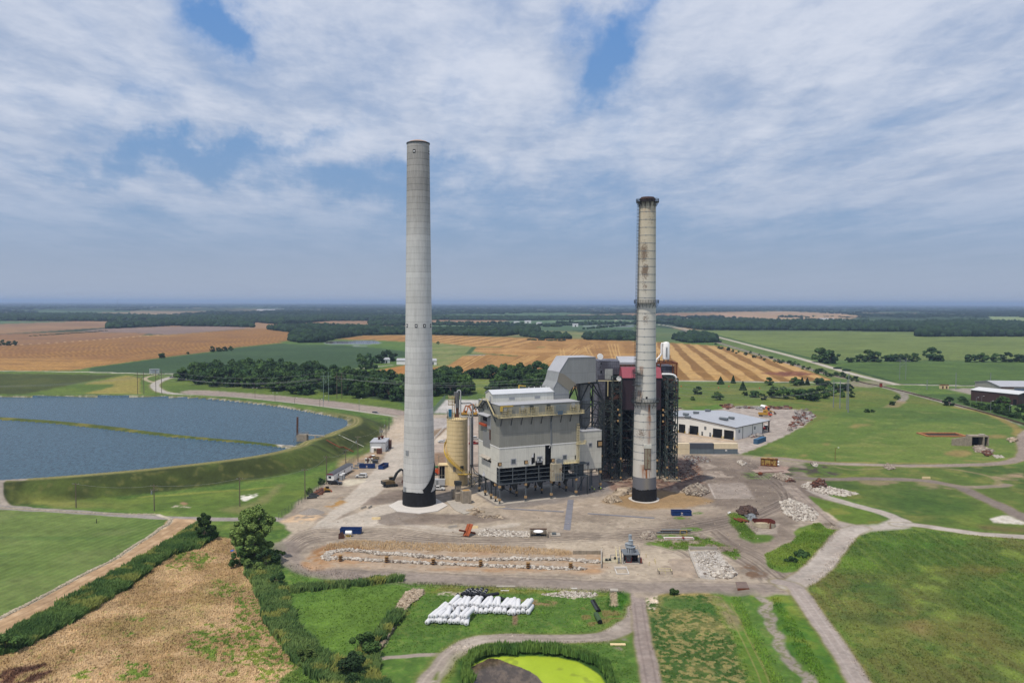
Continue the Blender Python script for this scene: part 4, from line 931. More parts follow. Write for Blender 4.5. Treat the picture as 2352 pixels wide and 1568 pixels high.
prof2=[(4.62,0),(4.45,12),(4.30,24),(4.13,37.6),(3.85,56),(3.57,76),(3.35,96),(3.17,114.2)]
def rad2(z):
 for(r0,z0),(r1,z1)in zip(prof2[:-1],prof2[1:]):
  if z0<=z<=z1:return r0+(r1-r0)*(z-z0)/(z1-z0)
 return 3.17
o=MB().lathe([(rad2(z),z)for z in list(np.arange(0,114.2,2))+[114.2]]+[(2.2,114.2)],80).build('shell',chimney_cream_mat(),ch2);autosmooth(o,50)
for z in np.arange(16.0,112,2.95):
 if z>37 and z<39:continue
 r=rad2(z);mb=MB().lathe([(r-.02,z-.07),(r+.05,z-.07),(r+.05,z+.07),(r-.02,z+.07)],64)
 for a in(-.75,-1.9,-2.9,.4):
  wallbox(mb,a,z-.16,z+.16,.35,r,.10)
 mb.build('steel_band',M['galv'],ch2)
def ring(z,w_,name='ring_platform',h_=1.1,metal=M['dark'],braces=18,drop=1.6):
 r=rad2(z);t=MB().lathe([(r,z-.12),(r+w_,z-.12),(r+w_,z),(r,z)],48).build(name,metal,ch2)
 mb=MB()
 N_=28
 P_=[(math.cos(2*math.pi*i/N_)*(r+w_-.05),math.sin(2*math.pi*i/N_)*(r+w_-.05),z)for i in range(N_+1)]
 mb.rail(P_,h_,9,.09,3);mb.build('railing',metal,t)
 for i in range(braces):
  a=2*math.pi*i/braces;c,s=math.cos(a),math.sin(a)
  MB().beam(((r+w_-.1)*c,(r+w_-.1)*s,z-.15),((r+.05)*c,(r+.05)*s,z-drop),.12).build('bracket',metal,t)
 return t
ring(114.3,1.15,drop=1.8);ring(76.0,1.15,drop=1.9);ring(38.2,1.25,drop=2.4)
o=MB().lathe([(2.95,114.3),(2.95,115.1),(3.2,115.1),(3.2,115.4),(2.8,115.4),(2.8,115.7),(2.5,115.8),(2.5,116.1),(1.9,116.1),(1.9,113)],48).build('cap',M['rustd'],ch2);autosmooth(o)
mb=MB();LA=-2.75
for za,zb,in((39,76),(76,115)):
 for s in(-.35,.35):
  ra,rb=rad2(za)+.35,rad2(zb)+.35
  pa=Vector((ra*math.cos(LA)-s*math.sin(LA),ra*math.sin(LA)+s*math.cos(LA),za));pb=Vector((rb*math.cos(LA)-s*math.sin(LA),rb*math.sin(LA)+s*math.cos(LA),zb))
  mb.beam(pa,pb,.10)
  o_=Vector((math.cos(LA),math.sin(LA),0))*.75;mb.beam(pa+o_,pb+o_,.08)
 for z in np.arange(za,zb,1.3):
  r=rad2(z)+.35;c,s=math.cos(LA),math.sin(LA)
  p=[Vector((r_*c-q_*s,r_*s+q_*c,z))for r_,q_ in((r,-.35),(r+.75,-.4),(r+.75,.4),(r,.35))]
  for a_,b_ in zip(p[:-1],p[1:]):mb.beam(a_,b_,.07)
  mb.beam(p[0],p[3],.06)
mb.build('caged_ladder',M['dark'],ch2)
for z,hh in((44.6,5.4),(49.2,2.0),(37.9,4.2)):
 mb=MB();r=rad2(z);c,s=math.cos(-2.45),math.sin(-2.45);A_=Vector((c,s,0));T_=Vector((-s,c,0))
 cr_=[A_*(r+.05)-T_*2.0,A_*(r+2.0)-T_*1.6,A_*(r+2.0)+T_*1.3,A_*(r+.05)+T_*1.9]
 mb.add([(p.x,p.y,z)for p in cr_]+[(p.x,p.y,z+.12)for p in cr_],[(0,3,2,1),(4,5,6,7),(0,1,5,4),(1,2,6,5),(2,3,7,6),(3,0,4,7)])
 mb.rail([(p.x,p.y,z+.1)for p in cr_],hh if hh>3 else 1.2,.9,.09,4 if hh>3 else 3)
 mb.build('cage_platform',M['dark'],ch2)
n=80;vs_=[];fs_=[]
for i in range(n):
 a=2*math.pi*i/n
 top=4.7+.15*math.sin(a*4)+random.uniform(-.15,.15)
 for j in range(6):
  z=.02+top*j/5;rr=rad2(z)+.10+random.uniform(0,.12);vs_.append((rr*math.cos(a),rr*math.sin(a),z))
for i in range(n):
 for j in range(5):fs_.append((i*6+j,((i+1)%n)*6+j,((i+1)%n)*6+j+1,i*6+j+1))
MB().add(vs_,fs_).build('black_wrap',M['blackcloth'],ch2,True)
DA=-1.49
mb=MB();wallbox(mb,DA,12.6,21.2,2.5,4.4,.10)
fr_=mb.build('door_frame',M['rustd'],ch2)
mb=MB();wallbox(mb,DA,12.9,20.6,2.2,4.4,.16);mb.build('door_plate',mat('stained_plate',(166,158,136),.8,.15,.8,rust=.25,streak=.3),fr_)
mb=MB();wallbox(mb,DA,13.0,20.5,.12,4.4,.24);mb.build('centre_bar',M['rust'],fr_)
mb=MB();wallbox(mb,DA,20.7,22.2,2.9,4.33,.32);mb.build('lintel',M['white'],fr_)
mb=MB();wallbox(mb,-1.62,36.0+3.6,36.8+3.6,.7,rad2(40),.1);mb.build('hatch',M['black'],ch2)
ringp=[(CH2[0]+(5.9+.25*math.sin(5*t))*math.cos(t),CH2[1]+(6.0+.3*math.cos(4*t))*math.sin(t))for t in np.linspace(0,2*math.pi,36,endpoint=False)]
o=MB().prism([(p[0],p[1],-.3)for p in ringp],(0,0,.42)).build('chimney_footing',M['concw'])
tag(o,'round white footing under the cream banded chimney','concrete pad')
C0=Vector(G(1147,1157.8));C1=Vector(G(1323.7,1138.6))
EX=(C1-C0).normalized();EY=Vector((-EX.y,EX.x));BROT=math.atan2(EX.y,EX.x)
def FU(z,v=0.0):
 return ONP(z[0],z[1],C0+EY*v,EX)
def LF(z,u=0.0):
 return ONP(z[0],z[1],C0+EX*u,EY)
bag=thing('baghouse','big grey and white clad filter building raised on steel stilts','industrial building',(C0.x,C0.y,0),BROT)
UW,VD=34.0,21.6
ZT,ZM,ZW,ZD=37.3,21.3,13.6,7.5
o=MB().bx(0,UW,0,VD,ZM,ZT).build('upper_cladding',M['grey'],bag)
MB().bx(-.12,UW+.12,-.12,VD+.12,ZT,ZT+.18).build('roof',M['roof'],bag)
MB().bx(-.1,UW+.1,-.1,VD+.1,ZM-.18,ZM+.12).build('flashing',M['whitem'],bag)
mb=MB()
gu0,gu1=FU(Z5(1240,400))[0],FU(Z5(1340,400))[0]
for a_,b_,z0 in((0,gu0,ZW),(gu1,UW,ZW-.1)):
 mb.bx(a_,b_,0,.2,z0,ZM-.2)
mb.bx(0,.2,2.6,VD,ZD-.1,ZM-.2);mb.bx(0,.2,.22,2.6,ZW,ZM-.2)
mb.bx(UW-.2,UW,.22,VD,ZW,ZM-.2);mb.bx(.2,UW-.2,VD-.2,VD,ZD,ZM-.2)
mb.build('white_cladding',M['white'],bag)
MB().bx(.4,UW-.4,.5,VD-.4,ZW+.1,ZW+.5).bx(1,UW-1,7,7.3,ZD,ZW).bx(gu0-.5,gu1+.5,.9,1.1,ZW,ZM).build('shade_backing',M['black'],bag)  # black ceiling and backing sheets added to keep the interior in shade
MB().bx(.0,UW,.0,VD,ZD-.35,ZD).build('deck',mat('blue_grey_deck',(70,78,86),.7,.2,.5),bag)
mb=MB()
for u in np.arange(0,34.1,5.5):
 for v in(0.1,):mb.beam((u,v,ZD),(u,v,ZW+(2 if 14<u<20 else 0)),.28)
for z in(ZD+.12,ZD+1.6,ZD+3.2,ZD+4.8):
 mb.beam((0,.06,z),(UW,.06,z),.16,.22);mb.beam((.06,0,z),(.06,2.6,z),.16,.22)
for v in(1.3,2.6):mb.beam((.08,v,ZD),(.08,v,ZW),.2)
mb.build('girts',M['gsteel'],bag)
mb=MB()
for k_ in range(26):
 u=random.uniform(1,33);z=random.uniform(ZD+.5,ZW-.5);v=random.uniform(1.5,6.5)
 mb.beam((u,v,z),(min(33,u+random.uniform(1.5,6)),v+random.uniform(-1,1),z+random.choice((0,0,2,-2))),random.uniform(.12,.35))
for u in(7,17,29):mb.bx(u,u+1.4,1.6,2.6,ZD,ZD+1.9)
mb.build('inner_steelwork',M['dark'],bag)['kind']='stuff'
for i,u in enumerate((0.2,11.0,22.0,32.9)):
 for v in(0.2,4.2,8.6,14.5,21.2):
  if v==4.2 and i>0:continue
  cl=MB().bx(u-.22,u+.22,v-.22,v+.22,0,ZD).bx(u-.5,u+.5,v-.5,v+.5,0,.25).build('column',M['gsteel']if v<1 else M['dark'],bag)
  MB().bx(u-.42,u+.42,v-.42,v+.42,1.3,2.15).build('joint_box',M['ply'],cl)
  if v<5:MB().bx(u-.4,u+.4,v-.4,v+.4,ZD-1.3,ZD-.5).build('joint_box',M['ply'],cl)
for u in(2.5,8,13.5,19,24.5,30):
 for v in(4,11):MB().lathe([(2.0,ZD-.4),(.5,ZD-3.4),(.3,ZD-3.4)],4,(u,v)).build('hopper',M['dark'],bag)
for a_,b_ in(((.2,8.6,ZD-.5),(11,8.6,.5)),((22,8.6,ZD-.5),(32.8,8.6,.5)),((.2,21,ZD),(.2,15,.3)),((.2,15,ZD),(.2,9,.3))):MB().beam(a_,b_,.25).build('cross_brace',M['dark'],bag)
MB().bx(-1.2,34,-1.0,22,-.2,.16).build('base_slab',M['conc'],bag)
for x,y,pl in((490,645,'F'),(925,610,'F'),(1365,580,'F')):
 u,z=FU(Z5(x,y));h_=MB().bx(u-.8,u+.8,-.06,.1,z-.7,z+.7).build('cut_opening',M['black'],bag)
 MB().bx(u-.4,u+.5,-.5,-.0,z-.5,z+.45).build('joint_box',M['ply'],h_)
for x,y,s in((717,597,1.1),(1148,560,1.2),(1563,525,1.0)):
 u,z=FU(Z5(x,y));fr_=MB().bx(u-s,u+s,-.08,.05,z-s,z+s).build('wall_vent',M['roof'],bag)
 MB().bx(u-s*.72,u+s*.72,-.12,-.06,z-s*.72,z+s*.72).build('louvre',M['gsteel'],fr_)
for x0,y0,x1,y1 in((1045,460,1070,620),(1010,530,1045,640),(1080,590,1200,650),(1730,495,1745,560)):
 (u0,za),(u1,zb)=FU(Z5(x0,y0)),FU(Z5(x1,y1));MB().bx(u0,u1,-.05,.1,zb,za).build('torn_gap',M['black'],bag)
for pts in(((1005,530),(1045,450),(1045,530)),((970,650),(1008,535),(1010,655)),((1105,580),(1125,540),(1135,590)),((1200,640),(1235,575),(1215,640)),((1295,375),(1320,318),(1335,320),(1312,378)),((1170,540),(1205,580),(1170,585))):
 P_=[FU(Z5(*p))for p in pts];MB().prism([(u,-.35+.12*i,z)for i,(u,z)in enumerate(P_)],(0,-.05,0)).build('bent_sheet',M['whitem'],bag)
pv0,pv1,pu0,pu1=9.0,16.0,.8,27.4
ph=MB().prism([(pu0,pv0,ZT+.18),(pu0,pv1,ZT+.18),(pu0,pv1,40.5),(pu0,(pv0+pv1)/2,41.8),(pu0,pv0,40.5)],(pu1-pu0,0,0)).build('penthouse',M['white'],bag)
MB().prism([(pu0-.25,pv0-.3,40.45),(pu0-.25,(pv0+pv1)/2,41.85),(pu0-.25,pv1+.3,40.45),(pu0-.25,pv1+.3,40.65),(pu0-.25,(pv0+pv1)/2,42.05),(pu0-.25,pv0-.3,40.65)],(pu1-pu0+.3,0,0)).build('penthouse_roof',mat('white_ribbed_roof',(228,232,238),.4,.04,.3,streak=.05),ph)
for x0,x1,y0,y1 in((728,820,862,892),(1150,1238,840,872)):
 (u0,za),(u1,zb)=FU(Z4(x0,y0),pv0),FU(Z4(x1,y1),pv0);MB().bx(u0,u1,pv0-.08,pv0+.02,zb,za).build('penthouse_vent',M['grey2'],ph)
MB().bx(pu0-.08,pu0+.02,10.2,11.6,ZT+.2,39.8).build('penthouse_door',M['roof'],ph)
mb=MB()
for u in(18,20.4,23.2,25.6):mb.tube((u,12.5,41.8),(u,12.5,42.5),.12)
mb.build('roof_nozzle',M['whitem'],ph)
mb=MB().beam((16.6,19,ZT),(16.6,19,42.6),.45).beam((16.6,19,42.5),(19.6,19,42.1),.4)
mb.build('yellow_davit',M['syellow'],bag)
def DP(x,y,v=9.0):
 u,z=FU(Z4(x,y),v);return(u,v,z)
dpts=[DP(1462,888),DP(1460,704),DP(1515,605),DP(1555,445),DP(1705,207),DP(2158,195),DP(2158,603),DP(1835,638),DP(1720,765),DP(1715,878)]
duct=MB().prism(dpts,(0,10.5,0)).build('flue_duct',M['duct'],bag)
MB().prism([DP(x,y,8.97)for x,y in((1557,452),(1640,482),(1828,632),(1718,755),(1524,604))],(0,-.08,0)).build('taupe_paint_and_shade',M['tan'],duct)  # darker colour here stands in for shade on the duct's sloped underside
for a_,b_ in(((1705,207),(2158,195)),((1555,445),(1705,207)),((1515,605),(1555,445)),((1460,704),(1515,605)),((1470,806),(1715,795))):
 MB().beam(Vector(DP(*a_,8.95)),Vector(DP(*b_,8.95)),.12).build('edge_trim',M['roof'],duct)
d_=MB()
for i in range(3,5):
 a_,b_=Vector(dpts[i]),Vector(dpts[i+1]);nn=Vector((0,1,0)).cross(b_-a_).normalized()*.04
 if nn.z<0:nn=-nn
 d_.prism([a_+nn,b_+nn,b_+nn*2,a_+nn*2],(0,10.5,0))
d_.build('duct_top',M['roof'],duct)
wz=32.9
wk=MB().bx(-1.3,35.6,-1.4,-.0,wz-.15,wz).build('walkway',M['yellow'],bag)
MB().rail([(-1.25,-1.35,wz),(35.5,-1.35,wz),(35.5,1.5,wz)],1.15,1.5,.10).build('railing',M['yellow'],wk)
for u in np.arange(.5,35,4.2):MB().beam((u,-1.3,wz-.15),(u,-.05,wz-3.2),.22).build('bracket',M['dark'],wk)
stp=[(-1.3,-1.3,wz),(-1.3,2.2,wz),(-1.3,9.3,37.9),(-1.3,13.6,37.9),(-1.3,18.5,34.6),(-1.3,21.6,34.6),(-1.3,23.6,33.2)]
mb=MB()
for a_,b_ in zip(stp[:-1],stp[1:]):
 for dx in(0,1.2):mb.beam((a_[0]+dx,a_[1],a_[2]-.1),(b_[0]+dx,b_[1],b_[2]-.1),.12,.35)
 k_=max(2,int((Vector(b_)-Vector(a_)).length/.5))
 for i in range(k_):
  p=Vector(a_).lerp(Vector(b_),(i+.5)/k_);mb.bx(p.x,p.x+1.2,p.y-.2,p.y+.2,p.z-.08,p.z)
sw=mb.build('stair_walkway',M['dark'],bag)
MB().rail(stp,1.15,1.4,.10).build('stair_railing',M['yellow'],sw)
mb=MB()
for y,z in((3.5,33.3),(7,35.8),(11,37.6),(15.5,36.2),(19.5,34.4)):MB().beam((-1.2,y,z),(0,y+.5,z-2.6),.2).build('stair_bracket',M['dark'],sw)
for x in(665,955,1105,1385,1790):
 u,z=FU(Z4(x,1070-(x-665)*.075));z=34.6
 c_=MB().bx(u-.9,u+.5,-.5,0,z+.6,z+2.2).build('access_hatch',M['dark']if x in(1105,1385)else M['grey2'],bag)
 MB().rail([(u-1.4,-.1,z-.7),(u-1.4,-.9,z-.7),(u+.4,-.9,z-.7),(u+.4,-.1,z-.7)],2.2,.8,.10,3).rail([(u+.9,-.1,z-.7),(u+.9,-1.,z-.7),(u+2.2,-1.,z-.7)],2.3,.8,.10,4).build('hatch_cage',M['yellow'],c_)
u0,z0=FU(Z4(595,1090));u1,z1=FU(Z4(785,1003))
MB().beam((u0,-.5,z0),(u0,-.5,z1),.8,.8).beam((u0-.4,-.5,z1),(u1,-.5,z1),.35).build('front_davit',M['syellow'],bag)
(u0,za),(u1,zb)=FU(Z4(1475,990),-1.4),FU(Z4(1665,1125),-1.4)
mb=MB()
for i in range(12):mb.beam((u0+(u1-u0)*i/11,-1.6,zb),(u0+(u1-u0)*i/11,-1.6,za),.08)
for i in range(7):mb.beam((u0,-1.6,zb+(za-zb)*i/6),(u1,-1.6,zb+(za-zb)*i/6),.08)
mb.bx(u0+1.4,u0+3.6,-1.55,-1.5,zb-.3,zb+1.2)
mb.build('blue_cage',mat('grey_blue_mesh',(120,142,160),.6,.1,1),bag)
up=FU(Z4(1415,1200))[0]
MB().tube((up,-.2,ZM),(up,-.2,wz-.3),.16).tube((up+.35,-.15,ZM),(up+.35,-.15,wz-.3),.1).build('riser_pipe',M['galv'],bag)
def LBX(x0,y0,x1,y1,zc,t0=-.06,t1=.1):
 (v0,za),(v1,zb)=LF(zc(x0,y0)),LF(zc(x1,y1));return MB().bx(t0,t1,min(v0,v1),max(v0,v1),min(za,zb),max(za,zb))
op=LBX(298,1150,372,1262,Z4).build('loading_opening',M['black'],bag)
LBX(265,1268,368,1340,Z4,-1.0,-.1).build('orange_hopper',M['orange'],op)
(v0,za),(v1,zb)=LF(Z4(262,1105)),LF(Z4(430,1140))
MB().prism([(0,v0,za+.1),(-1.6,v0,za-.5),(-1.6,v1,za-.5),(0,v1,za+.1)],(0,0,.2)).build('canopy',M['roof'],op)
LBX(372,1150,430,1400,Z4,-.16,0).build('pale_panel',M['grey2'],op)
LBX(300,1400,415,1700,Z4,-.12,0).build('lower_panel',mat('mid_grey_panel',(156,158,158),.6,.05),op)
mb=LBX(412,1380,424,1560,Z4,-.3,0);mb.build('rusty_duct',M['rustd'],op)
op2=LBX(225,530,350,620,Z5).build('ragged_opening',M['black'],bag)
mb=MB();(v0,za),(v1,zb)=LF(Z5(200,485)),LF(Z5(345,545))
for i in range(7):
 t0,t1=i/7,(i+1)/7;va,vb=v0+(v1-v0)*t0,v0+(v1-v0)*t1
 mb.prism([(0,va,za+.3),(-1.3,va,za-.4+random.uniform(-.2,.2)),(-1.3,vb,za-.4+random.uniform(-.2,.2)),(0,vb,za+.3)],(0,0,.15))
mb.build('torn_canopy',M['conc'],op2)
v_,z_=LF(Z5(235,790));MB().prism([(-.05,v_-1.3,z_-.9),(-.9,v_,z_-1.0),(-.05,v_+1.3,z_-.4),(-.05,v_,z_+.9)],(-.06,0,0)).build('bent_sheet',M['roof'],bag)
(u0,za),(u1,zb)=FU(Z5(1345,640),-1.2),FU(Z5(1505,905),-1.2)
lb=MB().bx(u0,u1,-1.8,0,zb,za).build('beige_enclosure',mat('beige_stained',(206,196,170),.7,.1,.4,rust=.2,streak=.35),bag)
(u2,zc),(u3,zd)=FU(Z5(1410,800),-1.9),FU(Z5(1538,915),-1.9)
mb=MB()
for i in range(5):mb.beam((u2+(u3-u2)*i/4,-2,zd),(u2+(u3-u2)*i/4,-2,zc),.14)
for i in range(3):mb.beam((u2,-2,zd+(zc-zd)*i/2),(u3,-2,zd+(zc-zd)*i/2),.14)
mb.build('gate_frame',M['galv'],lb)
(u2,zc),(u3,zd)=FU(Z5(1420,548),-1.0),FU(Z5(1535,650),-1.0)
MB().prism([(u2,-1.1,zd),(u2,-1.3,zc-.4),(u2+.9,-1.2,zc),(u3-.7,-1.0,zc-.5),(u3,-1.2,zc),(u3,-1.1,zd)],(0,-.08,0)).build('crumpled_sheet',M['galv'],lb)
(u2,zc),(u3,zd)=FU(Z5(1545,620),-1.0),FU(Z5(1800,610),-1.0)
pl_=MB().bx(u2,u3,-1.3,0,zd-.2,zd).build('platform',M['yellow'],bag)
MB().rail([(u2,-1.25,zd),(u3,-1.25,zd),(u3,0,zd)],1.2,1.3,.11).build('railing',M['yellow'],pl_)
uL=FU(Z5(1772,400))[0]
mb=MB()
for s in(-.4,.4):mb.beam((uL+s,-.3,zd),(uL+s,-.3,wz-4),.12);mb.beam((uL+s,-1.0,zd),(uL+s,-1.0,wz-5),.09)
for z in np.arange(zd,wz-4,1.0):
 mb.beam((uL-.4,-.3,z),(uL+.4,-.3,z),.09)
 for a_,b_ in(((uL-.4,-.3,z),(uL-.4,-1.0,z)),((uL-.4,-1.0,z),(uL+.4,-1.0,z)),((uL+.4,-1.0,z),(uL+.4,-.3,z))):mb.beam(a_,b_,.07)
mb.build('caged_ladder',M['yellow'],bag)
u4,z4_=FU(Z5(1820,300));pl_=MB().bx(uL-.6,uL+3.2,-1.3,0,20.6,20.8).build('upper_platform',M['yellow'],bag)
MB().rail([(uL-.6,-1.25,20.8),(uL+3.2,-1.25,20.8),(uL+3.2,0,20.8)],1.2,1.2,.11).build('railing',M['yellow'],pl_)
WV=7.0
wu0=UW+.02;wu1=FU(Z5(2170,400),WV)[0]
wz1=FU(Z5(2170,85),WV)[1];wz0=FU(Z5(2170,700),WV)[1]
wing=MB().bx(wu0,wu1,WV,WV+8,wz0,wz1).build('white_wing',M['white'],bag)
MB().bx(wu0-.1,wu1+.1,WV-.12,WV+8.1,wz1,wz1+.2).build('wing_coping',M['roof'],wing)
for x,y,s in((1985,322,.85),(1945,632,.8),(2145,305,1.4)):
 u,z=FU(Z5(x,y),WV);q_=MB().bx(u-s,u+s,WV-.08,WV+.05,z-s,z+s).build('wing_vent',M['black']if s>1 else M['roof'],wing)
 MB().bx(u-s*.6,u+s*.6,WV-.14,WV-.06,z-s*.6,z+s*.6).build('louvre',M['ply']if s>1 else M['gsteel'],q_)
mb=MB()
for u in(wu0+5,(wu0+wu1)/2+2,wu1-.4):
 mb.bx(u-.2,u+.2,WV,WV+.4,0,wz0);mb.bx(u-.2,u+.2,WV+7,WV+7.4,0,wz0)
mb.beam((wu0,WV+.1,wz0-1.6),(wu1,WV+.1,wz0-1.6),.2);mb.beam((wu0,WV+.1,wz0-.3),(wu1,WV+.1,wz0-.3),.3)
mb.beam((wu1-5,WV+.1,wz0-1.6),(wu1-3,WV+.1,wz0),.2)
mb.build('wing_column',M['gsteel'],wing)
for u in(wu1-.4,):
 for z in(1.6,6.6):MB().bx(u-.4,u+.4,WV-.4,WV+.6,z,z+.9).build('joint_box',M['ply'],wing)
(u2,zc),(u3,zd)=FU(Z5(1790,640),1.0),FU(Z5(1945,825),1.0)
sh=MB().bx(UW,u3+.3,.8,5,zc-.15,zc).bx(UW,u3+.3,.8,5,zd-.3,zd).bx(UW+.3,u3,4.4,4.6,zd,zc).build('side_house',M['gsteel'],bag)
mb=MB()
for u in(UW+.2,(UW+u3)/2,u3):mb.beam((u,.9,zd),(u,.9,zc),.2)
mb.beam((UW,.9,(zc+zd)/2),(u3,.9,(zc+zd)/2),.14);mb.beam((u3-.2,1,zd),(u3-.2,1,0),.35);mb.beam((UW+.1,1,2),(u3-1.5,1,zd),.2)
mb.build('side_house_frame',M['dark'],sh)
VU,VV=44.6,15.5
vp=C0+EX*VU+EY*VV
ves=thing('round_vessel','grey round vessel with funnel hung in a splayed steel frame','process vessel',(vp.x,vp.y,0),BROT)
o=MB().lathe([(.3,23.6),(1.4,23.6),(2.75,27.2),(2.75,35.8),(.3,35.8)],32).build('vessel_body',mat('stained_galvanised',(150,154,156),.5,.15,.4,streak=.4),ves);autosmooth(o)
o=MB().lathe([(2.85,35.6),(2.95,35.6),(2.95,36.0),(2.85,36.0),(2.6,36.0),(2.6,38.6),(3.6,42.6)],32).build('funnel',mat('shiny_funnel',(176,180,182),.4,.2,.3,streak=.4),ves);autosmooth(o)
mb=MB()
T4=[(-4.6,-4.6),(4.0,-4.6),(4.0,4.6),(-4.6,4.6)];B4=[(-5.0,-5.0),(6.8,-5.0),(6.8,5.0),(-5.0,5.0)]
for i in range(4):
 a_,b_=T4[i],B4[i];a2,b2=T4[(i+1)%4],B4[(i+1)%4]
 mb.beam((*a_,43),(*a2,43),.6);mb.beam((*a_,43),(*b_,34.6),.4);mb.beam((*b_,34.6),(*b_,8),.45)
 mid=((a_[0]+a2[0])/2,(a_[1]+a2[1])/2,42.8)
 mb.beam(mid,(*b_,34.6),.4);mb.beam(mid,(*b2,34.6),.4)
 for z in(34.6,29,25.4):mb.beam((*b_,z),(*b2,z),.35)
 mb.beam((*b_,29),((b_[0]+b2[0])/2,(b_[1]+b2[1])/2,34.5),.28);mb.beam((*b2,29),((b_[0]+b2[0])/2,(b_[1]+b2[1])/2,34.5),.28)
 mb.beam((*b_,21),((b_[0]+b2[0])/2,(b_[1]+b2[1])/2,27.5),.28);mb.beam((*b2,21),((b_[0]+b2[0])/2,(b_[1]+b2[1])/2,27.5),.28)
mb.build('support_frame',M['dark'],ves)
MB().bx(-4.4,-3.8,-4.9,-4.3,43,44.4).bx(3.3,3.9,-4.9,-4.3,43,44.4).build('frame_bolt_block',M['gsteel'],ves)
boi=thing('boiler_house','dark gutted boiler house of open steelwork behind the cream chimney','industrial building',(37.8,337,0))
def panel_mat():
 m_=bpy.data.materials.new('dark_gridded_panels');m_.use_nodes=True
 n_=NT(m_.node_tree);n_.n.clear();tc_=n_.new('ShaderNodeTexCoord')
 sx_=n_.new('ShaderNodeSeparateXYZ');n_.l.new(tc_.outputs['Object'],sx_.inputs[0]);x,y,z=sx_.outputs
 gx_=n_.m('FRACT',n_.m('MULTIPLY',n_.m('ADD',x,y),1/.85));gz_=n_.m('FRACT',n_.m('MULTIPLY',z,1/1.25))
 ln=n_.m('MAXIMUM',n_.ramp(n_.m('ABSOLUTE',n_.m('SUBTRACT',gx_,.5)),.42,.48),n_.ramp(n_.m('ABSOLUTE',n_.m('SUBTRACT',gz_,.5)),.42,.48))
 a=n_.noise(tc_.outputs['Object'],.35,4)
 c=n_.mix(n_.ramp(a,.4,.65),alb(86,84,96),alb(124,126,138));c=n_.mix(n_.m('MULTIPLY',ln,.75),c,alb(44,42,52))
 p=n_.new('ShaderNodeBsdfPrincipled');n_.put(p.inputs['Base Color'],c);p.inputs['Roughness'].default_value=.7
 o=n_.new('ShaderNodeOutputMaterial');n_.l.new(p.outputs[0],o.inputs[0]);return m_
PM=panel_mat()
MB().bx(0,9.6,13,28,5,50.4).build('panel_block',PM,boi)
MB().bx(3.2,6.6,12.9,13.0,42.4,46.9).build('pale_grid_panel',mat('pale_insulation',(190,194,190),.7,.3,1.2),boi)
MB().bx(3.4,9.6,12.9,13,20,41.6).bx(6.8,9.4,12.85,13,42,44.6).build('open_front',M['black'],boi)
MB().bx(1.2,1.8,12.9,13,49.0,49.6).bx(1.2,1.9,12.9,13,45.0,46.2).bx(1.0,1.4,12.9,13,47.4,47.8).build('small_window',M['black'],boi)
MB().bx(9.7,27,20,34,12,48.3).build('rear_block',M['rustd'],boi)
MB().prism([(10.6,20.5,48.35),(10.6,33,48.35),(10.6,33,51.2),(10.6,30,51.3),(10.6,20.5,49.3)],(15.6,0,0)).build('white_roof_house',M['roof'],boi)
MB().bx(28.5,34.6,17.5,30,10,47.8).build('rear_panel_block',PM,boi)
mb=MB()
for x in(26.6,28.4,35.6):mb.beam((x,16.8,30),(x,16.8,49.2),.5)
for y in(16.8,28):mb.beam((26.4,y,49.2),(36,y,49.2),.7)
for x in(26.6,31,35.6):mb.beam((x,16.8,49.2),(x,28,49.2),.5)
for x in(33.8,34.8):mb.tube((x,16.6,38),(x,16.6,48.6),.22)
for x in(26.6,27.4,28.4):mb.tube((x,20,49),(x,20,53.2),.18)
mb.beam((35.6,16.8,44),(35.6,28,44),.4)
mb.build('rust_frame',M['rust'],boi)
mx0,mx1,my0,my1=9.7,26.2,3.0,14.0
mr=MB().bx(mx0,mx1,my0,my1,30.2,43.9).build('maroon_hall',M['maroon'],boi)
MB().prism([(mx0-.3,my0-.4,43.9),(mx0-.3,my1,43.9),(mx0+.2,my1,47.8),(mx0+.2,my0+6.5,47.8)],(mx1-mx0+.6,0,0)).build('red_roof',M['redroof'],mr)
mb=MB()
for k_ in range(3):mb.beam((mx0,15.0+k_,46.2+k_*.6),(mx1-1,15.0+k_,46.4+k_*.6),.3)
for k_ in range(9):mb.beam((mx0+k_*1.9,15,45.5),(mx0+k_*1.9,18,48.5),.2)
mb.build('roof_steelwork',M['dgreen'],boi)
def frame(name,xs_,ys_,zs_,w_,m_,seed=1,brace=.5,drop=.12):
 rd=random.Random(seed);mb=MB()
 for x in xs_:
  for y in ys_:mb.beam((x,y,0),(x,y,zs_[-1]),w_)
 for z in zs_:
  for y in ys_:
   for a_,b_ in zip(xs_[:-1],xs_[1:]):
    if rd.random()>drop:mb.beam((a_,y,z),(b_,y,z),w_*.75)
  for x in xs_:
   for a_,b_ in zip(ys_[:-1],ys_[1:]):
    if rd.random()>drop:mb.beam((x,a_,z),(x,b_,z),w_*.75)
 for za,zb in zip([0]+zs_[:-1],zs_):
  for y in ys_[:2]:
   for a_,b_ in zip(xs_[:-1],xs_[1:]):
    if rd.random()<brace:
     if rd.random()<.5:a_,b_=b_,a_
     mb.beam((a_,y,za),(b_,y,zb),w_*.6)
  for x in(xs_[0],xs_[-1]):
   for a_,b_ in zip(ys_[:-1],ys_[1:]):
    if rd.random()<brace:mb.beam((x,a_,za),(x,b_,zb),w_*.6)
 return mb.build(name,m_,boi)
ZS1=[4.5,9,13.5,18,22,26,30,33]
frame('left_lattice_tower',[.8,5.2,8.8],[0.2,6,12.5],ZS1,.42,M['dgreen'],3,.75)
frame('upper_left_frame',[5.3,9.0],[1,7],[9,18,26,30,34,38,41,44.3],.38,M['dgreen'],5,.7)
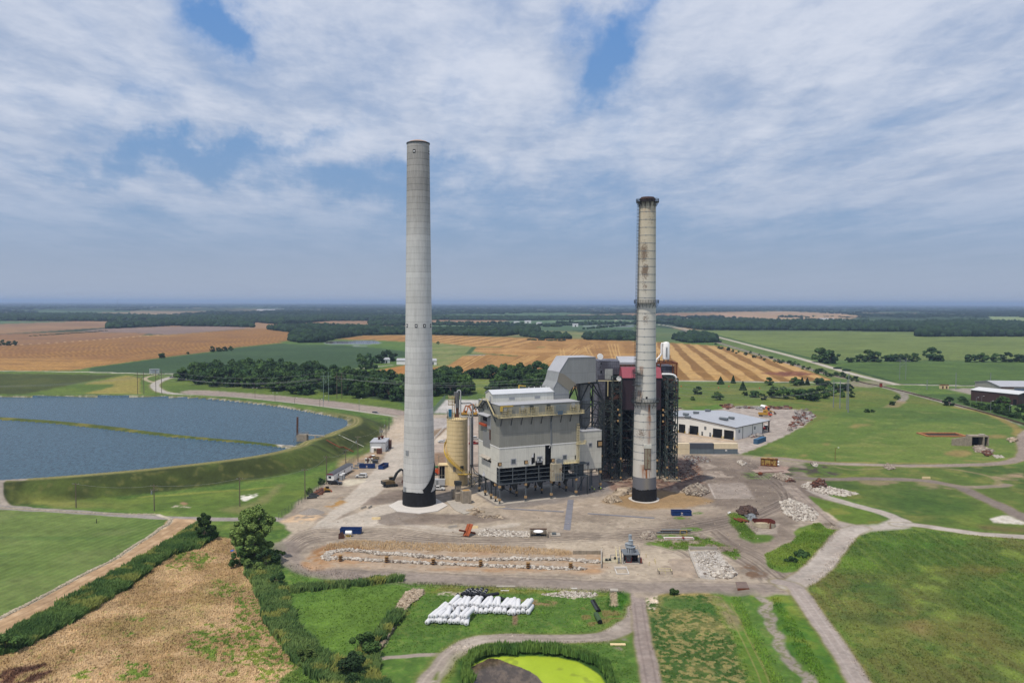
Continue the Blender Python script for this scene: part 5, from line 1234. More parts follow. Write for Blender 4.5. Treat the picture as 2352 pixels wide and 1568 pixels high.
frame('right_lattice_tower',[28.6,32.8],[0.2,5,10,15],[4,8,12,16,20,24,28,31,34.5,38,41,44],.44,M['dgreen'],7,.95,.05)
frame('middle_frame',[9.7,14.5,20,26.2],[4,9,14,19],[6,12,17,21.5,25.5,29.8],.45,M['dgreen'],9,.6,.15)
frame('rear_frame',[0.5,8,16,24,31,33.8],[20,30,37],[6,13,20,27,34,40],.45,M['dark'],11,.5,.1)
rd=random.Random(5);mb=MB()
for k_ in range(260):
 x=rd.uniform(1,33);y=rd.uniform(5,19);z=rd.uniform(7,43 if x>26 else 30);L=rd.uniform(.8,5)
 if x<9 and z>32:z=rd.uniform(8,30)
 ax=rd.choice('xyz');d_={'x':(L,0,0),'y':(0,L,0),'z':(0,0,L*.8)}[ax]
 mb.beam((x,y,z),(x+d_[0],y+d_[1],z+d_[2]),rd.uniform(.15,.7),rd.uniform(.15,.6))
mb.build('gutted_pipework',M['dgreen'],boi)
mb=MB()
for k_ in range(120):
 x=rd.uniform(4,33.5);y=rd.uniform(4,16);z=rd.uniform(16,44 if x>27.5 else 29.5 if x>9 else 40);L=rd.uniform(1,4)
 if x<9:x=rd.uniform(4.5,8.5);y=12.2
 mb.beam((x,y,z),(x+L,y,z),rd.uniform(.12,.3),rd.uniform(.2,.5))
mb.build('rusty_pipework',M['rustd'],boi)['kind']='stuff'
mb=MB()
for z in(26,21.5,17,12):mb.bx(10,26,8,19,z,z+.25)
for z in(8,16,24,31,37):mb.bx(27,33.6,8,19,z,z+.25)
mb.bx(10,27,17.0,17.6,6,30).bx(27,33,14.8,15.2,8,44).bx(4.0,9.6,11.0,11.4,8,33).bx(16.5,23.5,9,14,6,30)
mb.build('shade_infill',M['black'],boi)  # black slabs and boxes added so the open steelwork looks shaded inside
mb=MB()
for k_ in range(34):
 z=rd.uniform(8,41);x=rd.uniform(27,33);mb.bx(x,x+rd.uniform(.3,1.4),.9,1.2,z,z+rd.uniform(.08,.5))
for k_ in range(26):
 z=rd.uniform(8,28);x=rd.uniform(2,9);mb.bx(x,x+rd.uniform(.3,1.4),10.6,10.9,z,z+rd.uniform(.2,.8))
mb.build('pale_debris',mat('pale_scraps',(150,152,146),.8,.3,1),boi)['kind']='stuff'
mb=MB()
pp=[(26.3,2.5,45.6),(29.5,2.5,45.6),(31,2.5,45.4),(32,2.5,44.9),(32.5,2.5,44.0),(32.6,2.5,42.8)]
o=mb.path(pp,.42,12).build('curved_vent_pipe',M['whitem'],boi)
MB().beam((-3.6,3.4,42.6),(4.8,3.4,42.6),.35).beam((3.4,3.4,42.4),(3.4,3.4,36),.3).beam((4.8,3.4,42.6),(8,3.4,42.6),.15).build('yellow_bridge_beam',M['yellow'],boi)
for x,y,z in((5.2,0,5.5),(8.8,0,9.3),(.8,0,10.5),(5.2,0,1.2),(8.8,0,1.2),(28.6,0,1.2),(32.8,0,1.2),(28.6,0,5.6),(32.8,0,5.6),(28.6,0,14.4),(32.8,0,14.4),(7.4,0,25.5),(7.4,0,30.3),(26.6,0,25.3),(26.6,0,28),(26.6,0,30.2),(8.0,0,28),(24.8,3,3.4),(24.8,3,8.0),(33.8,3,4.0),(9.7,3.5,3.4),(9.7,3.5,7.6)):
 MB().bx(x-.34,x+.34,y-.33,y+.3,z,z+.7).build('joint_box',M['ply'],boi)
MB().bx(27.2,34.4,-1.2,4,0,.5).bx(0,9.4,-1,2,0,.3).build('footing',M['concd'],boi)
MB().bx(6,33,4,19,0,.25).build('floor_slab',M['concd'],boi)
tk=thing('white_storage_tank','white upright tank with white side pipe on top of the boiler house','tank',(69.2,357,49.6))
o=MB().lathe([(.01,.9),(1.2,.9),(1.55,1.3),(1.55,8.2),(1.2,8.8),(.01,9.05)],32).build('tank_body',M['whitem'],tk);autosmooth(o)
mb=MB()
for a in range(4):mb.beam((1.3*math.cos(a*1.57+.8),1.3*math.sin(a*1.57+.8),0),(1.3*math.cos(a*1.57+.8),1.3*math.sin(a*1.57+.8),1.3),.2)
mb.build('tank_leg',M['gsteel'],tk)
MB().path([(-1.6,-.5,8.4),(-2.2,-.5,8.0),(-2.2,-.5,3.6),(-3.0,-.5,2.4),(-4.3,-.5,1.0),(-4.5,-.5,-.2)],.42,12).build('side_pipe',M['whitem'],tk)
mb=MB();mb.rail([(-.2,-1.75,2.5),(-.2,-1.75,2.55)],4,1,.08);mb.beam((-.4,-1.7,2),(-.4,-1.7,7),.07).beam((.2,-1.7,2),(.2,-1.7,7),.07)
for z in np.arange(2,7,.5):mb.beam((-.4,-1.7,z),(.2,-1.7,z),.06)
mb.build('tank_ladder',M['gsteel'],tk)
for x,y,z,r,lab in((38.9,350.5,52.3,1.3,'larger white drum antenna on the left corner of the boiler house roof'),(46.0,341.2,43.4,1.0,'smaller white drum antenna beside the red roof')):
 dr=thing('drum_antenna',lab,'antenna',(x,y,z-1.6))
 o=MB().tube((0,-.7,1.6),(0,.5,1.6),r,r,28).build('drum',M['whitem'],dr);autosmooth(o)
 MB().beam((0,.6,-.4),(0,.6,2.4),.22).beam((0,0,1.6),(0,.6,1.6),.2).build('mast',M['galv'],dr)
SL=thing('cream_silo','tall cream steel silo with a yellow stair winding round it','silo',(-22.8,330.8,0))
SR,SH=4.35,27.4
o=MB().lathe([(SR,0),(SR,SH),(SR+.12,SH),(SR+.12,SH+.15),(SR-.1,SH+.2),(.01,SH+.75)],64).build('silo_shell',M['silo'],SL);autosmooth(o)
for z in list(np.arange(3,10,2.6))+list(np.arange(11,26.5,1.7)):
 MB().lathe([(SR-.02,z-.05),(SR+.06,z-.05),(SR+.06,z+.05),(SR-.02,z+.05)],48).build('hoop',mat('hoop_cream',(236,214,160),.6,.05),SL)
N_=30;P_=[(math.cos(2*math.pi*i/N_)*SR,math.sin(2*math.pi*i/N_)*SR,SH+.1)for i in range(N_+1)]
MB().rail(P_,1.1,9,.08).build('top_railing',M['yellow'],SL)
mb=MB();mr_=MB();K=46;last=None
for k_ in range(K+1):
 t=k_/K;a=-3.75+t*2.85;z=17.5-t*12.2
 c,s=math.cos(a),math.sin(a)
 i_,o_=Vector((c*(SR+.1),s*(SR+.1),z)),Vector((c*(SR+1.15),s*(SR+1.15),z))
 tg_=Vector((-s,c,0))*.22
 mb.add([i_-tg_,i_+tg_,o_+tg_,o_-tg_,i_-tg_+Vector((0,0,.08)),i_+tg_+Vector((0,0,.08)),o_+tg_+Vector((0,0,.08)),o_-tg_+Vector((0,0,.08))],[(0,3,2,1),(4,5,6,7),(0,1,5,4),(1,2,6,5),(2,3,7,6),(3,0,4,7)])
 if last is not None:
  for h_ in(0,.4,.75,1.1):mr_.beam(last[1]+Vector((0,0,h_)),o_+Vector((0,0,h_)),.10 if h_ else .28)
  for h_ in(0,1.1):mr_.beam(last[0]+Vector((0,0,h_)),i_+Vector((0,0,h_)),.08)
 if k_%3==0:mr_.beam(o_,o_+Vector((0,0,1.1)),.09)
 last=(i_,o_)
st_=mb.build('spiral_stair',M['syellow'],SL);mr_.build('stair_railing',M['syellow'],st_)
c,s=math.cos(-.9),math.sin(-.9)
pl_=MB().bx(.6,6.6,-SR-1.6,-SR+.6,5.1,5.3).build('stair_landing',M['syellow'],SL)
MB().rail([(.6,-SR-1.55,5.3),(6.6,-SR-1.55,5.3),(6.6,-SR+.5,5.3)],1.2,1.2,.09).build('landing_railing',M['yellow'],pl_)
m_=MB();wallbox(m_,-1.05,5.4,8.4,1.5,SR,.15);m_.build('silo_door',M['dark'],SL)
m_=MB();wallbox(m_,-1.78,6.0,8.2,1.1,SR,.08);m_.build('silo_hatch',M['tan'],SL)
tg_=thing('bin_vent_filter','grey cylindrical filter unit with bright bent pipe on the silo top','filter unit',(-22.1,330.5,SH+.5))
o=MB().tube((-.6,0,4.2),(-.6,0,10.6),.8,.8,20).tube((-1.5,.4,6.0),(-1.5,.4,10.8),.6,.6,16).build('filter_drum',mat('dark_galvanised',(128,130,132),.4,.15,1,streak=.3),tg_);autosmooth(o)
MB().tube((-.6,0,0),(-.6,0,4.2),.5,.7,12).bx(-1.7,0,-.5,.7,0,1.6).bx(-1.2,-.1,-.6,.6,2.8,3.4).build('filter_base',M['rustd'],tg_)
MB().path([(-.6,0,10.6),(-.6,0,11.1),(-.2,0,11.5),(.4,0,11.5),(.75,0,11.1),(.75,0,.9),(1.2,-.2,.5),(4.6,-.2,.4),(5.0,-.2,0),(5.0,-.2,-22)],.28,12).build('bright_pipe',M['chrome'],tg_)
MB().path([(1.0,.6,6.0),(4.6,.8,6.2),(5.5,.8,5.6),(5.7,.8,4.6),(5.7,.8,-20),(6.4,.5,-23.2),(9.5,1,-25)],.32,12).build('conveying_pipe',mat('dull_pipe',(168,170,172),.35,.1),tg_)
mb=MB()
for x in(4.6,5.3):mb.tube((x,0.2,-27),(x,.2,1),.16)
mb.build('downpipes',M['tan'],tg_)
lt=thing('access_tower','narrow cream ladder tower with small landings on the silo top','ladder tower',(-24.4,330.0,SH+.3))
mb=MB()
for x,y in((-.4,-.4),(.5,-.4),(-.4,.5),(.5,.5)):mb.beam((x,y,0),(x,y,9.4),.16)
for z in np.arange(.5,9.4,.9):mb.beam((-.4,-.4,z),(.5,-.4,z),.1)
mb.build('tower_frame',mat('orange_cream_paint',(232,186,116),.6,.1),lt)
for z in(5.6,7.0,8.6):
 q_=MB().bx(-2.0,.5,-.8,.7,z,z+.1).build('landing',M['ply'],lt)
 MB().rail([(-2.0,.7,z),(-2.0,-.8,z),(.5,-.8,z)],1.0,1.0,.09).build('landing_railing',M['yellow'],q_)
bl_=thing('blue_cabinet','narrow blue cabinet standing on the silo top','cabinet',(-25.6,328.9,SH+.4))
MB().bx(-.65,.65,-.5,.5,0,3.8).build('cabinet_body',mat('cabinet_blue',(44,118,156),.5,.1,1),bl_)
MB().bx(-.72,.72,-.57,.57,3.8,3.95).build('cabinet_top',mat('pale_blue',(150,190,204),.5,.05),bl_)
MB().tube((-1.0,-.2,0),(-1.0,-.2,3.2),.12).build('cabinet_pipe',M['dark'],bl_)
an=thing('silo_annex','cream open-sided loading annex at the foot of the silo','annex',(-30.3,328.6,0),.1)
MB().bx(0,3.6,0,.2,0,7.2).build('annex_wall',M['silo'],an)if False else MB().bx(2.6,3.9,-.4,0,0,8.2).bx(-.3,4.2,-.6,4,8.2,8.5).build('annex_wall',M['silo'],an)
mb=MB()
for x in(0,1.2,2.4):mb.beam((x,0,0),(x,0,8.2),.22)
mb.beam((0,0,8.2),(0,0,12.5),.25).beam((.2,0,12.3),(1.8,0,12.3),.2).beam((0,0,4),(2.4,0,4),.15)
mb.build('annex_post',M['tan'],an)
MB().bx(.3,2.5,1.2,3.0,0,7.4).build('dark_bay',M['black'],an)
tb=thing('pipe_trestle','dark tangled pipe trestle between silo and clad building','trestle',(-16.6,325.0,0),.25)
mb=MB();rd=random.Random(9)
for x in(0,4.5):
 for y in(0,3):mb.beam((x,y,0),(x,y,8.6),.3)
for z in(4,8.6):
 mb.beam((0,0,z),(4.5,0,z),.25).beam((0,3,z),(4.5,3,z),.25).beam((0,0,z),(0,3,z),.2)
mb.beam((0,0,0),(4.5,0,4),.18).beam((0,0,8.6),(4.5,0,4),.18)
mb.build('trestle_frame',M['dark'],tb)
mb=MB()
for k_ in range(40):
 p=Vector((rd.uniform(-1.5,2.5),rd.uniform(-1,2),rd.uniform(.2,7)));mb.beam(p,p+Vector((rd.uniform(-1.2,1.2),rd.uniform(-1,1),rd.uniform(-1.5,1.5))),rd.uniform(.06,.25))
mb.build('tangled_rails',M['silo'],tb)
for i,(x,y,w_,d_,h_,lab)in enumerate(((-17.4,299.2,3.4,3.4,4.6,'largest of three broken concrete plinths, the right one with a flat ochre top'),(-20.4,301.2,2.0,1.8,3.2,'smallest broken concrete plinth, standing in front of the other two'))):
 mb=MB();n=7;rd=random.Random(i)
 mb.prism([(-w_/2,-d_/2,0),(w_/2,-d_/2,0),(w_/2+.1,d_/2,0),(-w_/2,d_/2,0)],(rd.uniform(-.1,.1),0,h_))
 o=mb.build('concrete_plinth',M['concd'],None,loc=(x,y,.2),rz=.35);tag(o,lab,'concrete block','plinths beside the tall chimney')
 if i==0:MB().bx(-1.2,1.4,-1.0,1.2,h_+.003,h_+.06).build('ochre_top',mat('ochre_stain',(190,150,90),.9,.15),o)
o=MB().bx(-1.9,1.3,-.6,1.2,0,3.4).bx(-.5,1.5,-.8,1.3,3.4,5.2).build('concrete_plinth',[M['concd']],None,loc=(-21.2,305.6,.2),rz=.35)
tag(o,'stepped concrete plinth with a dark capping, rearmost of the three','concrete block','plinths beside the tall chimney')
MB().bx(-.7,1.7,-.95,1.45,5.2,6.6).build('dark_cap',M['dark'],o)
pp=[G(*p)for p in((1024,1150),(1060,1150),(1107,1171),(1066,1181),(1045,1172))]
o=MB().prism([(p[0],p[1],-.2)for p in pp],(0,0,.42)).build('plinth_slab',M['conc']);tag(o,'cracked pale slab carrying the broken concrete plinths','concrete slab')
S0=Vector(G(1688.8,1010.2));EA=Vector((-.707,.707));EB=Vector((.707,.707))
shed=thing('workshop_shed','long low beige metal workshop with open doors and pale blue roof','workshop',(S0.x,S0.y,0),math.atan2(EB.y,EB.x))
GW,SLN,EH,RH=60.6,39.5,6.8,9.6
bay=31.0
o=MB().prism([(0,0,0),(0,0,EH),(0,GW/2,RH),(0,GW,EH),(0,GW,0)],(.25,0,0)).bx(.25,bay,0,.25,0,EH-.05).bx(.25,SLN,GW-.25,GW,0,EH-.05).prism([(bay,.3,0),(bay,.3,EH-.1),(bay,GW/2,RH-.1),(bay,GW-.3,EH-.1),(bay,GW-.3,0)],(.2,0,0)).build('shed_wall',mat('warm_white_cladding',(226,224,217),kx=1.4,rough=.6,var=.04,scale=.3),shed)
rf=MB().prism([(-.4,-.4,EH-.02),(-.4,GW/2,RH),(-.4,GW+.4,EH-.02),(-.4,GW+.4,EH+.22),(-.4,GW/2,RH+.24),(-.4,-.4,EH+.22)],(SLN+.8,0,0)).build('roof',M['roofb'],shed)
MB().beam((-.45,-.4,EH+.08),(-.45,GW/2,RH+.1),.12,.35).beam((-.45,GW/2,RH+.1),(-.45,GW+.4,EH+.08),.12,.35).beam((-.4,-.45,EH+.05),(SLN+.4,-.45,EH+.05),.12,.35).build('eave_trim',mat('dark_brown_trim',(74,66,58),.6),rf)
def SW(x,y):
 return ONP(*Z3(x,y),S0,EA)
for x0,y0,x1,y1 in((595,450,740,590),(770,470,922,612),(230,402,368,542),(60,385,162,512)):
 (t0,za),(t1,zb)=SW(x0,y0),SW(x1,y0);a_,b_=sorted((t0,t1))
 d_=MB().bx(-.05,.3,a_,b_,.02,5.0).build('vehicle_doorway',M['black'],shed)
 mb=MB()
 for y in(a_-.1,b_+.1):mb.bx(-.5,-.25,y-.15,y+.15,0,1.3)
 mb.build('bollard',M['syellow'],d_)
for x0,x1,z0,z1 in((415,440,0,2.3),(540,565,0,2.3),(458,490,3.6,5.4)):
 a_,b_=sorted((SW(x0,450)[0],SW(x1,450)[0]))
 d_=MB().bx(-.08,.05,a_,b_,z0,z1).build('personnel_door' if z0==0 else 'wall_louvre',M['dark']if z0==0 else M['black'],shed)
 MB().bx(-.14,-.07,a_+.25,b_-.25,z0+.3 if z0 else 1.1,z1-.25).build('pane' if z0==0 else 'louvre_blades',M['galv'],d_)
mb=MB()
for x in(8,19.3,bay):mb.beam((x,-.06,0),(x,-.06,EH),.2)
mb.build('downpipe',M['black'],shed)
for x in(3.5,21.2):
 w_=MB().bx(x,x+1.5,-.08,.05,3.6,5.2).build('wall_louvre',M['black'],shed);MB().bx(x+.15,x+1.35,-.12,-.07,3.75,5.05).build('louvre_blades',M['galv'],w_)
for x in(bay+.3,SLN-.3):
 for y in(.2,10,20):MB().bx(x-.3,x+.3,y-.3,y+.3,0,EH-.1+y*.09).build('canopy_post',mat('brown_steel',(70,52,42),.7,.2),shed)
for x,y,s in((200,270,1.0),(170,225,1.0),(330,200,1.0),(515,165,1.0),(765,295,1.5),(885,282,1.0)):
 px_=Z3(x,y+14);zr=8.2
 for it in range(4):
  gp=Vector(G(*px_,zr))-S0;lx,ly=gp.dot(EB),gp.dot(EA);zr=EH+(RH-EH)*(1-abs(ly-GW/2)/(GW/2))+.24
 v_=MB().bx(lx-.6*s,lx+.6*s,ly-1.6*s,ly+1.6*s,zr-.1,zr+.8).build('ridge_ventilator',M['galv'],rf)
 MB().prism([(lx-1.1*s,ly-1.8*s,zr+.8),(lx,ly-1.8*s,zr+1.5),(lx+1.1*s,ly-1.8*s,zr+.8)],(0,3.6*s,0)).build('ventilator_hood',M['gsteel'],v_)
def container(L=12.19,mt=None,label='',loc=(0,0,0),rz=0.0,grp='shipping containers'):
 t=thing('shipping_container',label,'shipping container',loc,rz,grp)
 mb=MB();W_,H_=2.44,2.6;n=40
 for y,sgn in((0.02,1),(W_-.02,-1)):
  pts=[]
  for i in range(n+1):
   x=.1+(L-.2)*i/n;d_=.06 if(i//1)%2 else 0;pts.append((x,y+sgn*d_))
  for(xa,ya),(xb,yb)in zip(pts[:-1],pts[1:]):mb.add([(xa,ya,.15),(xb,yb,.15),(xb,yb,H_-.1),(xa,ya,H_-.1)],[(0,1,2,3)])
 mb.bx(.05,L-.05,.1,W_-.1,H_-.08,H_-.03).bx(.05,L-.05,.1,W_-.1,.1,.2).bx(L-.1,L-.04,.1,W_-.1,.15,H_-.08)
 mb.build('container_body',mt,t)
 fr=MB()
 for x in(0,L-.16):
  for y in(0,W_-.16):fr.bx(x,x+.16,y,y+.16,0,H_)
 for z in(0,H_-.14):
  for y in(0,W_-.12):fr.bx(.16,L-.16,y,y+.12,z,z+.14)
  for x in(0,L-.12):fr.bx(x,x+.12,.16,W_-.16,z,z+.14)
 fr.build('corner_frame',mt,t)
 d_=MB().bx(.03,.08,.15,W_/2-.02,.15,H_-.15).bx(.03,.08,W_/2+.02,W_-.15,.15,H_-.15)
 d_=d_.build('end_door',mt,t)
 mb=MB()
 for y in(.45,.95,1.5,2.0):mb.tube((-.02,y,.2),(-.02,y,H_-.2),.03,n=6)
 mb.build('lock_rod',M['galv'],d_)
 return t
CB=mat('container_beige',(226,210,178),kx=1.35,rough=.6,var=.05,scale=.5,streak=.05);CD=mat('container_slate',(92,96,106),.6,.08,.5,streak=.08);CG=mat('container_grey_blue',(120,132,140),.6,.08,.5,streak=.1)
cy=G(1640,1042.2)[1]
xs3=[G(q_,1042.2)[0]for q_ in(1584.2,1638.9)]
for i,(x,mts,la,lb_)in enumerate(((xs3[0]-12.22,CB,'lower beige container at the left end, half hidden by steelwork','upper beige container at the left end, half hidden by steelwork'),(xs3[0],CG,'lower grey blue container in the middle of the stacked wall','dark slate container stacked in the middle of the container wall'),(xs3[1],CG,'lower grey blue container with a white sticker at the right end','upper beige container on the right end of the container wall'))):
 container(mt=mts,label=la,loc=(x,cy,0),grp='containers stacked in a wall')
 container(mt=(CB,CD,CB)[i],label=lb_,loc=(x,cy,2.62),grp='containers stacked in a wall')
t_=[o for o in SC.objects if o.get('label','').startswith('lower grey blue container with')][0]
st_=MB().bx(5.8,6.8,-.05,0,1.5,2.3).build('white_sticker',M['whitem'],t_)
MB().bx(5.9,6.3,-.07,-.05,1.75,1.85).bx(6.35,6.7,-.07,-.05,1.75,1.85).bx(6.0,6.6,-.07,-.05,2.0,2.06).build('printed_text',M['black'],st_)
p0=Vector(G(1740.8,1020.4));p1=Vector(G(1768.5,1014.8));
bd=Vector((.62,.785))
pc=Vector(G(1750.5,1021.3));px2=pc-Vector((bd.y,-bd.x))*2.44
container(mt=M['sky_blue'],label='blue container standing alone at the edge of the grass mound',loc=(px2.x+.0,px2.y,0),rz=math.atan2(bd.y,bd.x),grp=None)
def leaf_mat(name,c1,c2,c3):
 m_=bpy.data.materials.new(name);m_.use_nodes=True
 n_=NT(m_.node_tree);n_.n.clear()
 geo=n_.new('ShaderNodeNewGeometry');oi=n_.new('ShaderNodeObjectInfo');tc_=n_.new('ShaderNodeTexCoord')
 a=n_.noise(tc_.outputs['Object'],.35,3);rnd=geo.outputs['Random Per Island']
 c=n_.mix(n_.ramp(a,.38,.62),alb(*c1),alb(*c2));c=n_.mix(n_.m('MULTIPLY',rnd,.5),c,alb(*c3))
 c=n_.mix(1.0,c,n_.m('ADD',.70,n_.m('MULTIPLY',oi.outputs['Random'],.95)),'MULTIPLY')
 p=n_.new('ShaderNodeBsdfPrincipled');n_.put(p.inputs['Base Color'],c);p.inputs['Roughness'].default_value=.75;p.inputs['Specular IOR Level'].default_value=.15
 o=n_.new('ShaderNodeOutputMaterial');n_.l.new(p.outputs[0],o.inputs[0]);return m_
LF1=leaf_mat('foliage',(56,84,44),(74,104,52),(98,124,60))
LF2=leaf_mat('foliage_dark',(44,68,42),(58,86,48),(74,102,54))
LFO=leaf_mat('foliage_olive',(82,108,52),(106,130,64),(138,156,88))
BARK=mat('bark',(112,98,82),.95,.3,3)
def crown_mesh(name,w_,h_,nclump,nleaf,leaf,seed,m_,shape=1.0,base=.18):
 """leaf clumps spread through an uneven crown volume; quads as leaf sprays"""
 g=np.random.default_rng(seed);V_=[]
 cl=[]
 for k_ in range(nclump):
  t=g.uniform(0,1);zc=h_*(base+(1-base)*t);rmax=w_/2*(math.sin(math.pi*min(1,(t*.86+.12)))**.6)*shape
  a=g.uniform(0,2*math.pi);rr=rmax*math.sqrt(g.uniform(.05,1))*.86
  cl.append((rr*math.cos(a),rr*math.sin(a),zc*(.97 if zc>h_*.8 else 1),g.uniform(.10,.26)*w_*.62*(26/max(26,nclump))**.25))
 cl=np.array(cl);per=nleaf//nclump
 c=np.repeat(cl,per,axis=0);n=len(c)
 d=g.normal(size=(n,3));d/=np.linalg.norm(d,axis=1)[:,None]
 r=c[:,3]*g.uniform(.35,1.0,n)**.5
 p=c[:,:3]+d*r[:,None]*np.array([1,1,.8])
 p[:,2]=np.maximum(p[:,2],h_*.04)
 nrm=d+g.normal(size=(n,3))*.6+np.array([0,0,.5]);nrm/=np.linalg.norm(nrm,axis=1)[:,None]
 t1=np.cross(nrm,g.normal(size=(n,3)));t1/=np.linalg.norm(t1,axis=1)[:,None];t2=np.cross(nrm,t1)
 s=(leaf*g.uniform(.6,1.4,n))[:,None]
 q_=np.stack([p-t1*s-t2*s*.6,p+t1*s-t2*s*.5,p+t1*s*.8+t2*s*.6,p-t1*s*.9+t2*s*.6],1).reshape(-1,3)
 me=mesh_from(name,q_,np.arange(4*n).reshape(-1,4),[m_])
 return me,cl
def trunk_mb(h_,r,cl,nl=6,seed=0):
 rd=random.Random(seed);mb=MB()
 top=Vector((rd.uniform(-.3,.3),rd.uniform(-.3,.3),h_*.55))
 mb.tube((0,0,-.2),(0,0,h_*.2),r*1.25,r,8).tube((0,0,h_*.2),top,r,r*.5,8)
 for i in range(min(nl,len(cl))):
  c=cl[i];s=Vector((0,0,h_*rd.uniform(.18,.4)));mb.tube(s,(c[0],c[1],c[2]),r*.45,r*.12,6)
 return mb
def make_tree(name,label,cat,w_,h_,nclump,nleaf,leaf,seed,m_,loc,group=None,base=.18,shape=1.0):
 t=thing(name,label,cat,loc,0,group)
 me,cl=crown_mesh('crown',w_,h_,nclump,nleaf,leaf,seed,m_,shape,base)
 o=bpy.data.objects.new('crown',me);COL.objects.link(o);o.parent=t
 trunk_mb(h_,max(.12,h_*.022),cl,7,seed).build('trunk',BARK,t)
 return t
x,y=G(587,1288)
make_tree('broadleaf_tree','largest tree, tall and loose crowned, between the dry field and the dirt yard','tree',15,15.8,90,27000,.25,3,LFO,(x,y,0),base=.22,shape=1.0)
x,y=G(470,1240)
make_tree('dense_tree','small dark dense tree at the upper end of the reed bed','tree',7.2,8.8,26,9000,.26,5,LF1,(x,y,0),base=.06)
bsh=[]
for i,(px,py,w_,h_,lab)in enumerate(((552,1300,7,4.5,'bush at the left foot of the largest tree'),(612,1306,8,5,'bush at the right foot of the largest tree'),(578,1316,6,3.6,'low bush just in front of the largest tree'),(637,1292,5,3.5,'rounded bush where the reeds meet the dirt yard'),(640,1345,4.5,3.5,'dark bush standing in the reeds below the largest tree'),(478,1232,6,3.4,'low bush under the small dark tree'),(834,1500,9,4.0,'leafy bush in the reeds by the stony ditch'),(806,1555,10,4.0,'leafy bush at the bottom edge among the reeds'),(700,1520,5,2.6,'low bush in the middle of the wide reed bed'),(14,1498,7,3.6,'bush at the far left end of the reed strip'),(737,1112,3.4,2.6,'round bush beside the black pickup'),(709,1134,3.8,2.4,'dark bush at the foot of a pole beside the fence'),(1546,1364,2.8,1.2,'small round bush at the top edge of the patchy field'),(1318,1238,1,.8,''),(1838,1276,5,1.3,'dark weedy bush in the grass island by the road junction'),(1820,1290,4,1.0,'lower weedy bush in the grass island by the road junction'))):
 if not lab:continue
 x,y=G(px,py)
 make_tree('bush',lab,'bush',w_,h_,14,3200,.24,20+i,(LF1,LF2,LFO)[i%3]if i<13 else LF2,(x,y,ground_z(x,y)),base=.03,shape=1.05)
kinds=[]
for i,(w_,h_)in enumerate(((17,11.5),(15,13),(18,10.5),(14.5,11),(16,13.5))):
 kinds.append(make_tree('wood_tree','dark green broadleaf tree standing in the dense wood behind the plant','tree',w_,h_,26,2600,.62,40+i,(LF2,LF1,LF2,LF1,LF2)[i],(0,0,0),'trees of the dense wood behind the plant',base=.04))
def inpoly(P,x,y):
 ins=False;j=len(P)-1
 for i in range(len(P)):
  if(P[i][1]>y)!=(P[j][1]>y)and x<(P[j][0]-P[i][0])*(y-P[i][1])/(P[j][1]-P[i][1])+P[i][0]:ins=not ins
  j=i
 return ins
def scatter(poly_px,spacing,jitter=.45,seed=1,z=0.0):
 P=[G(*p,z)for p in poly_px];rd=random.Random(seed);out=[]
 x0,x1=min(p[0]for p in P),max(p[0]for p in P);y0,y1=min(p[1]for p in P),max(p[1]for p in P)
 ny=int((y1-y0)/spacing)+1;nx=int((x1-x0)/spacing)+1
 for j in range(ny+1):
  for i in range(nx+1):
   x=x0+(i+(j%2)*.5)*spacing+rd.uniform(-jitter,jitter)*spacing;y=y0+j*spacing+rd.uniform(-jitter,jitter)*spacing
   if inpoly(P,x,y):out.append((x,y))
 return out
pts=scatter([(416,874),(440,883),(520,890),(620,899),(700,907),(790,913),(935,922),(935,884),(870,876),(800,872),(740,858),(640,850),(560,848),(500,853),(440,862)],12.6,seed=2)
pts+=scatter([(985,872),(1068,874),(1072,900),(1100,906),(985,912)],12.0,seed=3)
pts+=scatter([(1150,876),(1290,874),(1290,906),(1120,908),(1140,890)],12.0,seed=4)
pts+=[G(px,866+3*math.sin(px))for px in range(990,1290,13)]
random.Random(3).shuffle(pts)
pts=pts[:298]
def put_copy(protos,used,i,x,y,sc,label=None,group=None,rz=None):
 k_=i%len(protos)
 t=protos[k_]if not used[k_]else copy_tree(protos[k_])
 used[k_]=True;t.location=(x,y,ground_z(x,y)if y<3000 else 0);t.rotation_euler[2]=random.uniform(0,6.28)if rz is None else rz;t.scale=(sc*random.uniform(.9,1.1),sc*random.uniform(.9,1.1),sc)
 if label:t['label']=label
 if group:t['group']=group
 return t
used=[False]*5
for i,(x,y)in enumerate(pts):put_copy(kinds,used,i,x,y,random.uniform(.82,1.12))
